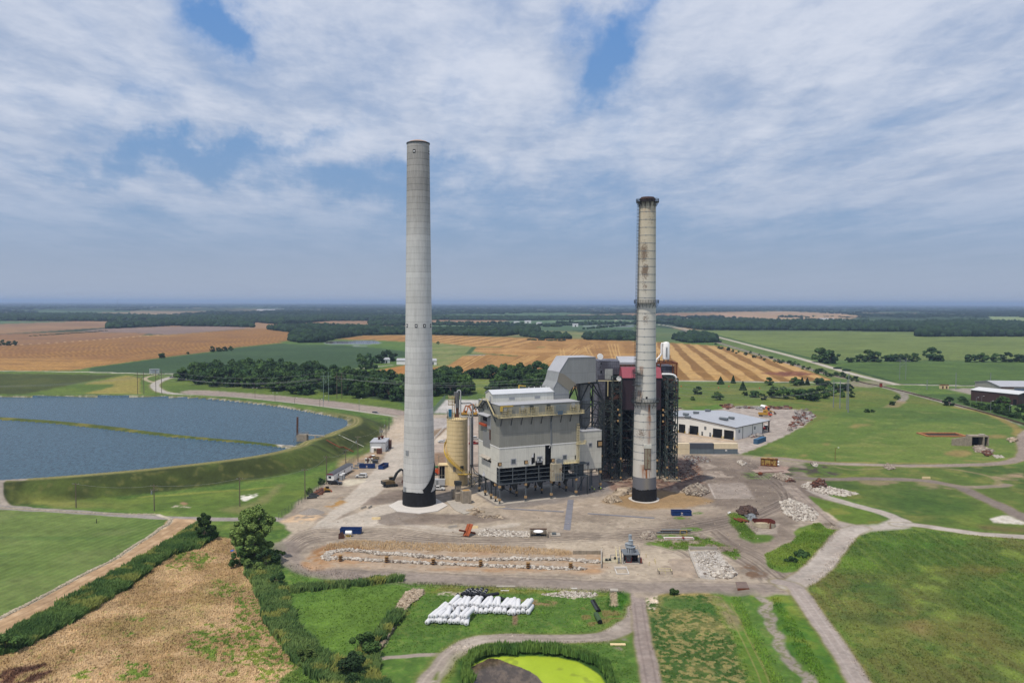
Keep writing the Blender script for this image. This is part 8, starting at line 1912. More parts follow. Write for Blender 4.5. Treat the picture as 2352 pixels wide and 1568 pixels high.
rubble('basin_rubble','broken white rubble ring at the left end of the basin',[(755,1284),(750,1276),(765,1267),(800,1264),(866,1270)],560,.12,.42,.5,STW,seed=1,rows_=BASROW)
rubble('basin_rubble','upper row of broken white rubble along the dead grass bank',[(866,1272),(918,1273),(980,1279),(1090,1285),(1206,1284),(1312,1286),(1376,1292)],1700,.12,.42,.5,STW,seed=2,rows_=.9)
rubble('basin_rubble','lower row of broken white rubble with rusty valve stubs',[(752,1285),(778,1282),(888,1289),(995,1294),(1104,1299),(1213,1303),(1340,1307)],1500,.12,.42,.45,STW,seed=3,rows_=.8)
rubble('rubble_strip','long strip of broken white concrete beside the rusty cross',[(1093,1222),(1120,1214),(1160,1220),(1218,1222),(1218,1233),(1150,1232),(1100,1231)],900,.12,.45,.35,STW,seed=4)
rubble('rubble_pile','small grey white rubble pile left of the grassy pipe stack',[(1468,1230),(1480,1223),(1500,1224),(1506,1236),(1480,1239)],420,.15,.5,.8,STG,seed=5)
rubble('rubble_pile','large spread of white rubble inside the low concrete walls',[(1586,1266),(1650,1263),(1668,1285),(1688,1318),(1676,1328),(1620,1327)],520,.08,.3,.1,STW,seed=6)
rubble('rubble_pile','higher heap of white rubble at the corner of the walled patch',[(1640,1306),(1676,1302),(1692,1320),(1670,1329),(1634,1324)],520,.15,.55,.9,STW,seed=7)
rubble('rubble_pile','wide pale rubble spread left of the concrete strip',[(1790,1152),(1815,1146),(1850,1158),(1880,1180),(1870,1196),(1826,1196),(1800,1178)],1300,.12,.5,.35,STW,seed=8)
rubble('rubble_pile','long white rubble pile with a rust heap on it',[(1836,1116),(1856,1108),(1900,1118),(1972,1134),(1940,1140),(1890,1134),(1862,1126)],1500,.12,.5,.6,STW,seed=9)
rubble('scrap_heap','tangled dark rust heap on the long white rubble pile',[(1862,1116),(1880,1108),(1898,1114),(1896,1124),(1868,1124)],700,.08,.7,3.2,SCR,'scrap heap',seed=10,flat=.3)
rubble('rubble_pile','dark and pale debris patch above the long rubble pile',[(1772,1092),(1790,1086),(1820,1098),(1822,1106),(1796,1104)],500,.15,.5,.7,STG,seed=11)
rubble('scrap_heap','small rusty scrap on the debris patch',[(1804,1102),(1818,1099),(1824,1106),(1806,1107)],140,.1,.6,.8,SCR,'scrap heap',seed=12,flat=.3)
rubble('rubble_pile','small white rubble pile left of the rusty yellow box',[(1692,1062),(1702,1059),(1714,1066),(1704,1069)],200,.2,.6,.9,STW,seed=13)
rubble('rubble_pile','small white rubble pile beside the upper dirt road',[(1863,1066),(1870,1063),(1878,1070),(1870,1072)],120,.2,.6,.9,STW,seed=14)
rubble('rubble_pile','little white rubble pile in the grass between the dirt roads',[(2030,1072),(2040,1066),(2056,1076),(2042,1079)],200,.2,.6,.9,STG,seed=15)
rubble('rubble_pile','brown and white rubble mound right of the cream chimney',[(1566,1126),(1590,1115),(1610,1114),(1632,1130),(1610,1140),(1576,1137)],900,.15,.5,2.4,STG,seed=16)
rubble('rubble_pile','tan debris mound left of the cream chimney',[(1384,1150),(1398,1138),(1416,1140),(1430,1152),(1400,1156)],500,.12,.4,1.6,STT,seed=17)
rubble('rubble_pile','grey rubble spilling from the tunnel mouth',[(2236,1026),(2252,1024),(2282,1036),(2274,1042),(2242,1038)],600,.25,.8,.8,STG,seed=18)
rubble('scrap_heap','dark scrap heap beside the grey rubble on the mound',[(2256,1040),(2270,1037),(2280,1043),(2266,1048)],200,.1,.7,1.8,SCR,'scrap heap',seed=19,flat=.4)
rubble('rubble_pile','small pale stones at the lower edge of the mound',[(2280,1046),(2296,1046),(2308,1051),(2286,1052)],140,.2,.5,.4,STW,seed=20)
rubble('rubble_pile','pile of pale stones near the right road bend',[(2314,1010),(2330,1007),(2336,1013),(2320,1015)],120,.3,.9,1.0,STT,seed=21)
rubble('ditch_stones','loose stones lining the ditch in the lawn',[(950,1352),(972,1354),(968,1368),(940,1388),(910,1424),(885,1472),(872,1486),(868,1470),(905,1400),(930,1362)],1700,.10,.32,.1,STT,seed=22)
rubble('ditch_stones','loose white stones in the grass below the yard road',[(1240,1365),(1300,1357),(1368,1360),(1372,1370),(1300,1373)],500,.08,.28,.1,STW,seed=23)
rubble('edge_stones','line of white stones edging the lower left lawn',EDGE[:-1],1500,.08,.28,.15,mat('edge_stone',(196,184,162),.9,.25,.6),seed=24,rows_=.55)
rubble('edge_stones','thin line of stones beside the left gravel road',[(355,1180.5),(250,1179.5),(100,1171.5),(0,1165.5)],700,.08,.25,.1,mat('edge_stone',(216,204,184)),seed=25,rows_=.45)
rubble('yard_debris','brick and pipe debris on the ground under the boiler house',[(1372,1062),(1420,1056),(1600,1060),(1606,1098),(1560,1110),(1400,1108),(1375,1090)],900,.08,.45,.15,SCR,'debris',seed=26,flat=.4)
rubble('yard_debris','grey debris scattered beside the steel tower foot',[(1565,1046),(1620,1048),(1640,1060),(1580,1066)],300,.1,.4,.2,SCG,'debris',seed=27)
rubble('scrap_heap','mixed scrap along the right edge of the gravel lot',[(1826,940),(1850,940),(1872,952),(1868,962),(1840,978),(1812,992),(1806,988),(1820,968),(1826,955)],260,.25,1.3,.4,SCG,'scrap heap',seed=28,flat=.4)
rubble('scrap_heap','rusty scrap among the grey scrap of the gravel lot',[(1822,956),(1846,950),(1860,966),(1836,980),(1810,990)],110,.25,1.3,.5,SCR,'scrap heap',seed=29,flat=.5)
rubble('scrap_heap','dark scrap at the upper left corner of the gravel lot',[(1656,932),(1680,928),(1690,936),(1668,940)],70,.25,1.2,.6,SCR,'scrap heap',seed=30,flat=.4)
rubble('scrap_heap','row of scrap parts along the back of the gravel lot',[(1690,935),(1740,935),(1742,938),(1692,938)],120,.25,1.2,.6,SCG,'scrap heap',seed=31,flat=.4)
rubble('scrap_heap','rusty beams and boards right of the tank truck',[(1768,935),(1820,936),(1818,939),(1770,939)],120,.25,1.6,.6,SCR,'scrap heap',seed=32,flat=.25)
rubble('scrap_heap','pale pallets and junk before the shed canopy',[(1718,1001),(1748,996),(1752,1002),(1726,1005)],160,.2,.8,.8,SCG,'scrap heap',seed=33,flat=.5)
rubble('scrap_heap','dark scrap pile with red parts on the grass island',[(1697,1174),(1716,1168),(1736,1174),(1734,1186),(1704,1184)],420,.1,.9,1.8,mat('dark_scrap',(92,72,64),.7,.7,1.5),'scrap heap',seed=34,flat=.4)
rubble('scrap_heap','silvery bent metal strips beside the dark scrap pile',[(1716,1186),(1728,1183),(1736,1194),(1724,1198)],160,.04,.8,1.2,M['galv'],'scrap heap',seed=35,flat=.12)
rubble('scrap_heap','brown junk beside the fence near the orange loader',[(722,1134),(732,1126),(744,1122),(742,1132),(728,1138)],120,.15,.8,.8,SCR,'scrap heap',seed=36,flat=.5)
rubble('plinth_rubble','broken slabs in front of the concrete plinths',[(1072,1172),(1090,1168),(1112,1176),(1090,1182)],60,.3,1.0,.2,STT,'debris',seed=37,flat=.3)
rubble('yard_debris','scattered small debris right of the plinths',[(1096,1184),(1150,1182),(1156,1190),(1104,1190)],60,.1,.4,.1,STT,'debris',seed=38)
rubble('timber_debris','broken timbers and slabs left of the cream chimney foot',[(1410,1128),(1450,1122),(1455,1134),(1420,1138)],60,.2,1.6,.5,STT,'debris',seed=39,flat=.2)
rubble('yard_litter','tiny stones and scraps strewn over the dirt yard',[(690,1215),(780,1170),(900,1180),(1130,1185),(1400,1190),(1700,1190),(1760,1240),(1700,1330),(1450,1330),(1100,1320),(780,1312),(700,1290)],800,.04,.18,.02,STT,'debris',seed=60)
rubble('yard_litter','loose scraps strewn over the dirt right of the cream chimney',[(1570,1060),(1700,1062),(1830,1100),(1850,1160),(1700,1175),(1600,1160)],420,.06,.26,.03,STG,'debris',seed=61)
x,y=G(716,1177);o=MB().lathe([(4.6,-.1),(3.2,.45),(1.8,1.1),(.8,1.5),(.01,1.65)],28).build('gravel_cone',mat('grey_gravel',(160,152,144),.95,.25,3,bump=.6),None,True,loc=(x,y,0));o.scale=(1.05,.8,1);tag(o,'low grey gravel cone at the yard corner','gravel pile')
val=thing('valve_stub','rusty flanged valve stub in the basin, leftmost','valve stub',(0,0,0),0,'rusty valve stubs along the basin')
MB().tube((0,0,-.2),(0,0,1.6),.38,.38,12).build('stub_pipe',M['rustd'],val)
for z in(.5,1.1):MB().tube((0,0,z),(0,0,z+.14),.66,.66,14).build('flange',mat('ochre_rust',(156,120,70),.85,.3,2),val)
MB().tube((0,0,1.6),(0,0,1.75),.6,.6,14).build('top_flange',mat('ochre_rust',(156,120,70)),val)
for i,(px,py)in enumerate(((782,1288),(888,1291),(995,1296),(1104,1301),(1213,1305),(1310.6,1306))):
 t=val if i==0 else copy_tree(val);place(t,'rusty flanged valve stub in the basin, '+['leftmost','second from the left','third from the left','third from the right','second from the right','rightmost'][i],(*G(px,py),0),i*.7)
x,y=G(1074,1229);t=thing('rusty_steel_cross','rust orange steel column joint lying tilted like a cross','steel scrap',(x,y,0),.35)
MB().beam((-3.0,-.6,2.2),(2.8,.6,.35),.55,.55).build('cross_beam',M['rust'],t);a,b=Vector((-1.2,-1.0,.2)),Vector((.9,.9,3.4));nrm_=Vector((.3,-.6,.2)).normalized()
MB().beam(a,b,1.6,.12).beam(a+nrm_*.9,b+nrm_*.9,1.6,.12).beam(a+nrm_*.45,b+nrm_*.45,.15,.9).build('cross_column',mat('orange_rust',(170,88,50),.8,.3,1),t)
x,y=G(787,1235);t=thing('loader_bucket','rusty loose loader bucket beside the blue dumpster','bucket',(x,y,0),.2);MB().prism([(-1.3,-.9,0),(-1.3,-.9,1.2),(0,-.9,1.9),(.7,-.9,.1)],(0,.1,0)).prism([(-1.3,.9,0),(-1.3,.9,1.2),(0,.9,1.9),(.7,.9,.1)],(0,.1,0)).prism([(-1.3,-.9,0),(-1.3,-.9,1.2),(-1.2,-.9,1.2),(-1.2,-.9,0)],(0,1.8,0)).bx(-1.3,.7,-.9,.9,0,.12).build('bucket_shell',M['rustd'],t)
x,y=G(801,1231);t=thing('white_tank','white horizontal tank on small yellow stand before the dumpster','tank',(x,y,0));o=MB().tube((-1.0,0,1.15),(1.0,0,1.15),.72,.72,20).build('tank_shell',M['whitem'],t);autosmooth(o);MB().bx(-.8,-.4,-.5,.5,0,.6).bx(.4,.8,-.5,.5,0,.6).bx(-.1,.1,-.9,-.7,0,.9).build('tank_stand',M['syellow'],t)
for i,(px,py,rz,lab)in enumerate(((1040,1211,.5,'broken jersey barrier left of the rusty cross'),(1108-20,1212,.1,'low cream barrier lying behind the rusty cross'),(970,1190,0,''),(902,1184.5,.0,''),(896-32,1192,.1,'hollow concrete trough below the pad of the tall chimney'),(835,1167,1.1,'tilted pale barrier piece on the dark gravel oval'),(850,1166,1.3,'second tilted barrier piece on the dark gravel oval'))):
 if not lab:continue
 x,y=G(px,py);o=MB().prism([(-1.5,-.3,0),(-1.5,-.1,.8),(-1.5,.1,.8),(-1.5,.3,0)],(3,0,0)).build('concrete_barrier',M['silo']if i in(4,1)else M['conc'],None,loc=(x,y,0),rz=rz);tag(o,lab,'barrier','loose concrete barriers')
A_=Vector(G(1217,1235));t=thing('concrete_vault','open concrete vault with a round white lid inside','concrete vault',(A_.x,A_.y,0))
MB().bx(0,.25,0,4.6,0,1.6).bx(5.5,5.75,0,4.6,0,1.6).bx(.25,5.5,4.35,4.6,0,1.6).bx(.25,5.5,0,.25,0,.5).build('vault_wall',M['concd'],t);MB().bx(.25,5.5,.25,4.35,.02,.06).build('vault_floor',M['black'],t)
MB().tube((2.8,2.2,.1),(2.8,2.2,1.5),.7,.7,16).build('lid_stem',M['dark'],t);MB().tube((2.8,2.2,1.5),(2.8,2.2,1.65),1.6,1.6,28).build('round_lid',M['whitem'],t)
MB().beam((0,4.5,1.75),(5.7,4.5,1.75),.3).build('timber_cap',M['rustd'],t)
for px,py,w_,d_,h_,m2,lab in((1265,1231,3.2,3.0,.3,M['conc'],'flat slab with a grey frame right of the concrete vault'),(1526,1239.5,9.6,2.0,.5,M['concw'],'long white slab with red edging in the grass'),(1402,1359.8,2.1,1.6,.5,M['conc'],'small concrete block in the oval grass patch'),(1136,1164,4.0,.5,.12,M['silo'],'pale plank lying in front of the clad building'),(1402,1482,3.4,.8,.25,M['silo'],'pale slab lying in the grass right of the pond reeds'),(1140,1349,5,.8,.35,M['conc'],'pile of pale concrete posts at the yard road edge'),(1150,1357,2.2,.4,.2,M['concw'],'short white post lying below the yard road'),(1312,1354,1.6,.6,.4,M['concw'],'small white block at the yard road edge'),(2119,1099.5,3.4,.6,.9,M['silo'],'small cream barrier at the second dirt road'),(1736,1085.5,16,6.5,.12,mat('pinkish_slab',(178,156,144),.9,.15,.3),'pinkish concrete slab under the rusty yellow box')):
 x,y=G(px,py);t=thing('concrete_slab',lab,'concrete slab',(x,y,0));MB().bx(0,w_,0,d_,0,h_).build('slab',m2,t)
 if 'red' in lab:MB().bx(.2,w_-.2,.2,.5,h_,h_+.12).bx(5.8,6.4,-.3,1,h_,h_+.4).build('red_edge',paint('slab_red',(160,70,64)),t)
 if 'frame' in lab:MB().bx(.4,1.8,.6,2,h_,h_+.5).build('grey_frame',M['gsteel'],t)
def kerbwall(name,label,pts,w_,h_,m_,cat='low wall'):
 mb=MB();W_=[Vector((*G(*p),0))for p in pts]
 for a_,b_ in zip(W_[:-1],W_[1:]):mb.beam(a_+Vector((0,0,h_/2-.1)),b_+Vector((0,0,h_/2-.1)),w_,h_)
 tag(mb.build(name,m_),label,cat)
kerbwall('retaining_wall','low concrete wall along the back of the white rubble patch',[(1582,1262),(1647,1262)],.3,1.1,M['conc']);kerbwall('retaining_wall','narrow concrete kerb between smooth slab and white rubble',[(1582,1262),(1587,1281),(1606,1327)],.35,.5,M['conc'])
kerbwall('basin_wall','concrete end wall with white pipe at the right end of the basin',[(1381,1268),(1381,1304)],.3,1.3,M['conc']);kerbwall('basin_wall','concrete back wall at the right end of the rubble basin',[(1316,1272),(1381,1272)],.3,1.2,M['concd'])
kerbwall('white_pipe','white pipe running along the right end of the basin',[(1346,1268),(1384,1268),(1384,1306)],.25,1.9,M['whitem'],'pipe')if False else None
A_=Vector(G(1431.5,1295));t=thing('pump_platform','raised steel platform with stacked grey drum filters and yellow stair','pump station',(A_.x,A_.y,0),0)
pw,pd,phh=4.9,5.2,2.9
MB().bx(0,pw,0,pd,phh-.2,phh).build('platform_deck',mat('grey_deck',(132,140,148),.6,.08),t);
for xx in(.1,pw-.1):
 for yy in(.1,pd-.1):MB().beam((xx,yy,0),(xx,yy,phh),.2).build('platform_leg',M['gsteel'],t)
MB().bx(-.4,pw+.3,-.3,pd,0,.15).build('base_slab',M['conc'],t);MB().bx(.3,pw-.3,2.2,2.4,0,phh-.2).build('dark_backing',M['black'],t)
mb=MB()
for k_ in range(7):mb.tube((1.0+k_*.25,1.4,.2),(1.0+k_*.25,1.4,2.4),.11,.11,8)
mb.path([(.5,1,.4),(1.5,1,1.6),(2.2,1,.5)],.1,8);mb.build('pipe_rack',M['galv'],t)
MB().path([(.8,.8,1.9),(1.1,.8,.3),(2.4,.8,.3),(2.6,.8,1.8)],.12,8).bx(pw+.05,pw+.6,.4,1.6,.2,1.6).build('red_pipe',paint('pipe_red',(140,58,50)),t)
MB().rail([(0,0,phh),(pw,0,phh),(pw,pd,phh),(0,pd,phh)],1.1,1.6,.045,2).build('platform_railing',M['galv'],t)
tw=thing('drum_filter_stack','stack of grey drums narrowing upwards on the raised platform','filter stack',(A_.x+2.4,A_.y+2.4,phh))
GR_=mat('painted_grey_drum',(172,182,190),.45,.08,1)
for a_,b_,r_,xx in((0,1.5,1.35,0),(1.5,1.65,1.5,0),(1.65,2.5,1.0,-.3),(2.5,2.6,1.15,-.3),(2.6,3.4,.62,.1),(3.4,3.5,.7,.1)):MB().tube((xx,0,a_),(xx,0,b_),r_,r_,24).build('drum',GR_,tw)
MB().tube((-1.0,.3,1.6),(-1.0,.3,2.4),.6,.6,16).tube((.0,.9,2.6),(.0,.9,4.7),.48,.48,16).tube((0,.9,4.7),(0,.9,4.85),.52,.52,16).build('side_drum',GR_,tw)
mb=MB()
for k_ in range(5):mb.tube((1.42*math.cos(k_*.5-2.4),1.42*math.sin(k_*.5-2.4),.1),(1.42*math.cos(k_*.5-2.4),1.42*math.sin(k_*.5-2.4),1.5),.07,.07,6)
mb.build('drum_stay',M['dark'],tw)
st=thing('yellow_stair','pale yellow open stair left of the raised platform','stair',(A_.x-1.7,A_.y+.4,0))
mb=MB()
for xx in(0,1.1):mb.beam((xx,3.6,phh-.1),(xx,-.2,.1),.12,.3);mb.beam((xx,3.6,phh+1),(xx,-.2,1.1),.08);mb.beam((xx,3.6,0),(xx,3.6,phh+1),.1);mb.beam((xx,-.2,0),(xx,-.2,1.1),.08)
mb.build('stringer',M['yellow'],st);mb=MB()
for k_ in range(11):mb.bx(.05,1.05,-.1+k_*.36,.15+k_*.36,.2+k_*.26,.25+k_*.26)
mb.build('step',M['galv'],st)
x,y=G(1385,1291);t=thing('pump_slab','beige slab with small pumps between basin wall and stair','pump slab',(x,y,0));MB().bx(0,5.2,-.4,4,0,.18).build('slab',mat('beige_stained',(206,196,170)),t)
for xx,yy in((.8,1),(1.8,1.2),(3.6,2.6)):MB().tube((xx,yy,.6),(xx+.7,yy,.6),.28,.28,12).bx(xx-.1,xx+.8,yy-.25,yy+.25,.18,.35).build('pump',M['dark'],t)
MB().path([(2.6,2.8,.2),(2.6,2.8,1.4),(5.0,2.8,1.4)],.1,8).build('bent_pipe',M['galv'],t)
A_=Vector(G(1416,1318.5));t=thing('concrete_curb_box','square white concrete curb filled with dry weeds','concrete curb',(A_.x,A_.y,0));MB().bx(0,3.6,0,.25,0,.3).bx(0,.25,.25,4.4,0,.3).bx(3.35,3.6,.25,4.4,0,.3).bx(0,3.6,4.4,5,0,.6).build('curb',M['concw'],t)
A_=Vector(G(1514,1318));t=thing('yellow_bollard_frame','cream pipe rail frame around a ground hatch','pipe rail',(A_.x,A_.y,0));MB().rail([(0,0,0),(3.6,0,0),(3.6,2,0),(0,2,0),(0,0,0)],1.0,1.9,.12,1).build('pipe_rail',M['yellow'],t)
for i,(px,py)in enumerate(((1484,1279),(1503.5,1290),(1506,1294),(1491,1298))):
 o=MB().tube((0,0,0),(0,0,1.1),.11,.11,10).lathe([(.11,1.1),(.06,1.17),(.01,1.19)],10).build('bollard',M['yellow'],None,loc=(*G(px,py),0));tag(o,'cream bollard right of the raised platform, '+['rearmost','upper of the close pair','lower of the close pair','nearest'][i],'bollard','cream bollards by the platform')
x,y=G(1507,1224);t=thing('pipe_stack','stack of long black and grey pipes in the grass','pipe stack',(x,y,0),-.03)
for i,(yy,zz,m2)in enumerate(((0,.2,M['dark']),(.5,.2,M['galv']),(1.0,.2,M['dark']),(.5,.6,M['black']),(1.4,.9,M['galv']))):MB().tube((i*.5,yy,zz),(9+i*.8,yy+.1,zz),.16,.16,10).build('pipe',m2,t)
mb=MB()
for xx in(2,5,8.5,11):mb.beam((xx,-.2,0),(xx,-.2,.8),.08)
mb.build('rack_leg',M['galv'],t)
x,y=G(1562,1228.5);t=thing('yellow_gate_frame','yellow rectangular pipe frame standing in the grass','frame',(x,y,0));MB().rail([(0,0,0),(2.2,0,0)],1.7,2.2,.13,1).beam((0,0,.15),(2.2,0,.15),.12).build('pipe_frame',M['syellow'],t)
x,y=G(1754,1206);t=thing('rusty_ring','big rusty open steel ring with flaking white outside','steel ring',(x,y,0));n=40;vs_=[];fs_=[]
for i in range(n):
 a=2*math.pi*i/n;tp=1.55+.25*math.sin(a*3)+random.uniform(-.15,.1)
 for r_,z_ in((3.85,.1),(3.85,tp),(3.72,tp),(3.72,.1)):vs_.append((r_*math.cos(a),r_*math.sin(a),z_))
for i in range(n):
 j=(i+1)%n
 for k_ in range(3):fs_.append((i*4+k_,j*4+k_,j*4+k_+1,i*4+k_+1))
mb=MB();mb.v=vs_;mb.f=fs_;mb.mi=[0 if i%3==0 else 1 for i in range(len(fs_))]
mb.build('ring_wall',[mat('flaking_cream',(216,204,176),.8,.15,1,rust=.12),mat('dark_red_inside',(112,52,44),.85,.3,1)],t);MB().lathe([(3.7,.12),(.01,.14)],30).build('ring_floor',mat('flaking_cream',(216,204,176)),t)
MB().beam((.9,-3.9,0),(1.1,-3.95,2.3),.3).beam((-1,-1,.3),(2,.8,.4),.4).beam((-.4,1,.3),(1.6,-1.4,.5),.25).build('loose_pieces',M['rust'],t)
for i,(px,py,lab)in enumerate(((1704,1200,'rusty pipe at the left of the grass island'),(1713,1200,'middle rusty pipe on the grass island'),(1719,1200,'rightmost rusty pipe on the grass island'))):
 x,y=G(px,py);t=thing('rusty_pipe',lab,'pipe',(x,y,0),0,'rusty pipes on the grass island');MB().tube((0,0,.35),(-1.6,4.2,.35),.34,.34,14).build('pipe',M['rust'],t);MB().tube((.04,-.06,.35),(.0,0.0,.35),.26,.26,12).build('pipe_bore',M['black'],t)
x,y=G(1747.5,1069);t=thing('rusty_yellow_box','large rust stained yellow steel casing lying on its side','steel casing',(x,y,0),-.32)
MB().prism([(0,0,.3),(0,0,3.5),(.4,1.6,3.7),(.4,1.6,.3)],(7.2,0,0)).build('casing',mat('rust_yellow',(202,172,96),.7,.2,.8,rust=.5),t);mb=MB()
for xx in(0,1.6,4.4,7.0):mb.beam((xx,-.15,.1),(xx,-.15,3.6),.3)
mb.beam((-.2,-.15,.3),(7.4,-.15,.3),.3).beam((-.2,-.15,3.5),(7.4,-.15,3.5),.25);mb.build('casing_frame',M['rust'],t);MB().tube((7.4,.5,.9),(8.1,.5,.9),.4,.4,12).tube((7.4,.5,2.2),(8.1,.5,2.2),.4,.4,12).build('casing_port',M['whitem'],t)
x,y=G(1746,1090);o=MB().lathe([(.9,0),(1.1,.6),(.7,1.2),(.01,1.4)],9).build('rust_lump',M['rust'],None,loc=(x,y,0));tag(o,'small rusty lump alone on the dark dirt','scrap')
kerbwall('scrap_beams','line of rusty beams along the front of the pinkish slab',[(1736,1086.5),(1800,1083)],.5,.4,M['rustd'],'steel beams')
x,y=G(1675,1179);o=MB().tube((-.5,0,.4),(.5,0,.4),.4,.3,12).build('white_drum',M['whitem'],None,loc=(x,y,0),rz=.6);tag(o,'small white drum at the tip of the grass island','drum')
bp=[G(*p)for p in((1689.5,1337),(1714,1337),(1720.5,1351.5),(1693.5,1351.5))]
o=MB().prism([(p[0],p[1],.05)for p in bp],(0,0,.2)).build('bridge_deck',mat('purple_brown_deck',(132,114,106),.8,.15,1));tag(o,'purple brown plank deck bridging the ditch','bridge deck')
a_,b_=Vector(bp[2]),Vector(bp[3]);o=MB().beam((a_.x,a_.y-.2,-.1),(b_.x,b_.y-.2,-.1),.3,.5).build('deck_edge_beam',M['rust'],o)
MATM=mat('blue_grey_mat',(138,138,146),.7,.1,.6)
def matrun(pts,w_,n,lab,grp):
 P_=[Vector(G(*p))for p in pts];L=(P_[-1]-P_[0]);
 for i in range(n):
  a_=P_[0]+L*(i/n);b_=P_[0]+L*((i+.97)/n);d_=(b_-a_).normalized();q_=Vector((-d_.y,d_.x))*w_/2
  o=MB().prism([(*(a_-q_),.02),(*(b_-q_),.02),(*(b_+q_),.02),(*(a_+q_),.02)],(0,0,.08)).build('ground_mat',MATM);tag(o,lab%(['nearest to','second from','third from','fourth from','fifth from','sixth from','seventh from'][i]),'ground mat',grp)
matrun([(1302,1217),(1311,1147)],2.3,6,'wide blue grey ground mat, %s the camera end of its run','wide mats leading to the clad building')
matrun([(1156,1167.5),(1296,1175)],1.3,5,'narrow blue grey mat left of the wide run, %s its left end','narrow mats left of the wide run')
matrun([(1350,1179),(1504,1189.5)],1.3,6,'narrow blue grey mat right of the wide run, %s its left end','narrow mats right of the wide run')
def tubeobj(name,lab,p,q_,r,m_,bore=True,cat='pipe',z=0):
 A_,B_=Vector(G(*p)),Vector(G(*q_));t=thing(name,lab,cat,(A_.x,A_.y,0));d_=B_-A_
 o=MB().tube((0,0,r+z),(d_.x,d_.y,r+z),r,r,18).build('pipe_shell',m_,t);autosmooth(o)
 if bore:e=d_.normalized()*-.03;MB().tube((e.x,e.y,r+z),(0,0,r+z),r*.85,r*.85,16).build('pipe_bore',M['black'],t)
tubeobj('culvert_pipe','left dark plastic pipe of a pair lying in the lawn',(1372,1405),(1359,1382),.34,M['dark']);tubeobj('culvert_pipe','right dark plastic pipe of a pair lying in the lawn',(1377,1404),(1363,1381),.34,M['black'])
tubeobj('green_culvert','dark green corrugated culvert pipe lying in the lawn',(1378,1433),(1369,1415),.6,mat('culvert_green',(70,96,60),.6,.1))
for i,(a,b,lab)in enumerate((((705,1145),(728,1143),'front black fabric roll by the fence'),((709,1141),(732,1139),'middle black fabric roll by the fence'),((712,1137),(734,1135),'rear black fabric roll by the fence'))):tubeobj('fabric_roll',lab,a,b,.4,M['dark'],False,'fabric roll')
VEST=mat('hi_vis_green',(190,226,70),.7,.05);TROU=mat('dark_trousers',(40,46,56),.8,.1);SKIN=mat('skin',(190,140,112),.6,.05)
def person(lab,px,py,rz,pose=0,vest=True):
 x,y=G(px,py);t=thing('person',lab,'person',(x,y,0),rz,'workers in the shade of the clad building')
 me=bpy.data.meshes.new('body');lean=.12 if pose else 0
 J=[((0,0,.96),.145),((0,lean*.5,1.15),.13),((0,lean,1.38),.15),((0,lean,1.50),.065),((0,lean+.01,1.60),.095),((0,lean+.02,1.72),.085),((.19,lean,1.42),.06),((.26,lean+.03,1.14),.045),((.25,lean+.12+.15*pose,.93+.12*pose),.034),((.25,lean+.18+.15*pose,.84+.12*pose),.038),((-.19,lean,1.42),.06),((-.27,lean-.02,1.14),.045),((-.26,lean+.08,.92),.034),((-.26,lean+.1,.83),.038),((.10,0,.90),.10),((.12,.04*(1+pose),.50),.065),((.13,-.03,.10),.045),((.13,.10,.04),.04),((-.10,0,.90),.10),((-.13,-.02,.50),.065),((-.14,-.06,.10),.045),((-.14,.08,.04),.04),((0,lean+.10,1.64),.03)]
 E=[(0,1),(1,2),(2,3),(3,4),(4,5),(2,6),(6,7),(7,8),(8,9),(2,10),(10,11),(11,12),(12,13),(0,14),(14,15),(15,16),(16,17),(0,18),(18,19),(19,20),(20,21),(4,22)]
 V_=[j[0]for j in J];Rr=[j[1]for j in J]
 for hnd,s in((9,1),(13,-1)):
  c=Vector(V_[hnd])
  for k_,dx in enumerate((-.03,-.01,.01,.03)):V_.append(tuple(c+Vector((dx,.02,-.09+.008*abs(k_-1)))));Rr.append(.009);E.append((hnd,len(V_)-1))
  V_.append(tuple(c+Vector((-s*.02,.06,-.02))));Rr.append(.011);E.append((hnd,len(V_)-1))
 me.from_pydata(V_,E,[]);o=bpy.data.objects.new('body',me);COL.objects.link(o);o.parent=t
 sk=o.modifiers.new('skin','SKIN');
 for i,r_ in enumerate(Rr):me.skin_vertices[0].data[i].radius=(r_,r_)
 me.skin_vertices[0].data[0].use_root=True
 o.modifiers.new('sub','SUBSURF').levels=1;me.materials.append(SKIN if False else TROU)
 MB().lathe([(.165,1.0),(.19,1.2),(.22,1.42),(.12,1.52),(.07,1.53)],16,(0,lean*.9)).build('vest',VEST if vest else TROU,t,True)
 for s in(1,-1):MB().tube((s*.19,lean,1.44),(s*.265,lean+.02,1.16),.075,.06,10).build('sleeve',VEST if vest else TROU,t,True)
 MB().lathe([(.13,1.70),(.16,1.71),(.125,1.74),(.11,1.80),(.01,1.85)],14,(0,lean+.02)).build('hard_hat',M['whitem'],t,True)
 h_=MB().lathe([(.05,1.53),(.088,1.60),(.092,1.68),(.06,1.73),(.01,1.75)],14,(0,lean+.02)).build('head',SKIN,t,True);MB().bx(-.015,.015,lean+.09,lean+.13,1.62,1.66).build('nose',SKIN,h_)
 return t
person('leftmost worker of the group of three, dark clothes and hard hat',1354.8,1129.5,.5,0,False)
person('worker in bright green vest at the back of the group of three',1360.3,1125,2.0,1)
person('worker in green vest, nearest of the group of three',1364.8,1130,-1.2,1)
person('worker in bright green vest standing alone by the last column',1379.8,1127.5,3.0,0)
person('worker partly behind the last column with plain vest',1376.0,1125,1.0,0,False)
WRAP=mat('white_plastic_wrap',(246,247,250),.5,.08,1.5,bump=.4,spec=.4)
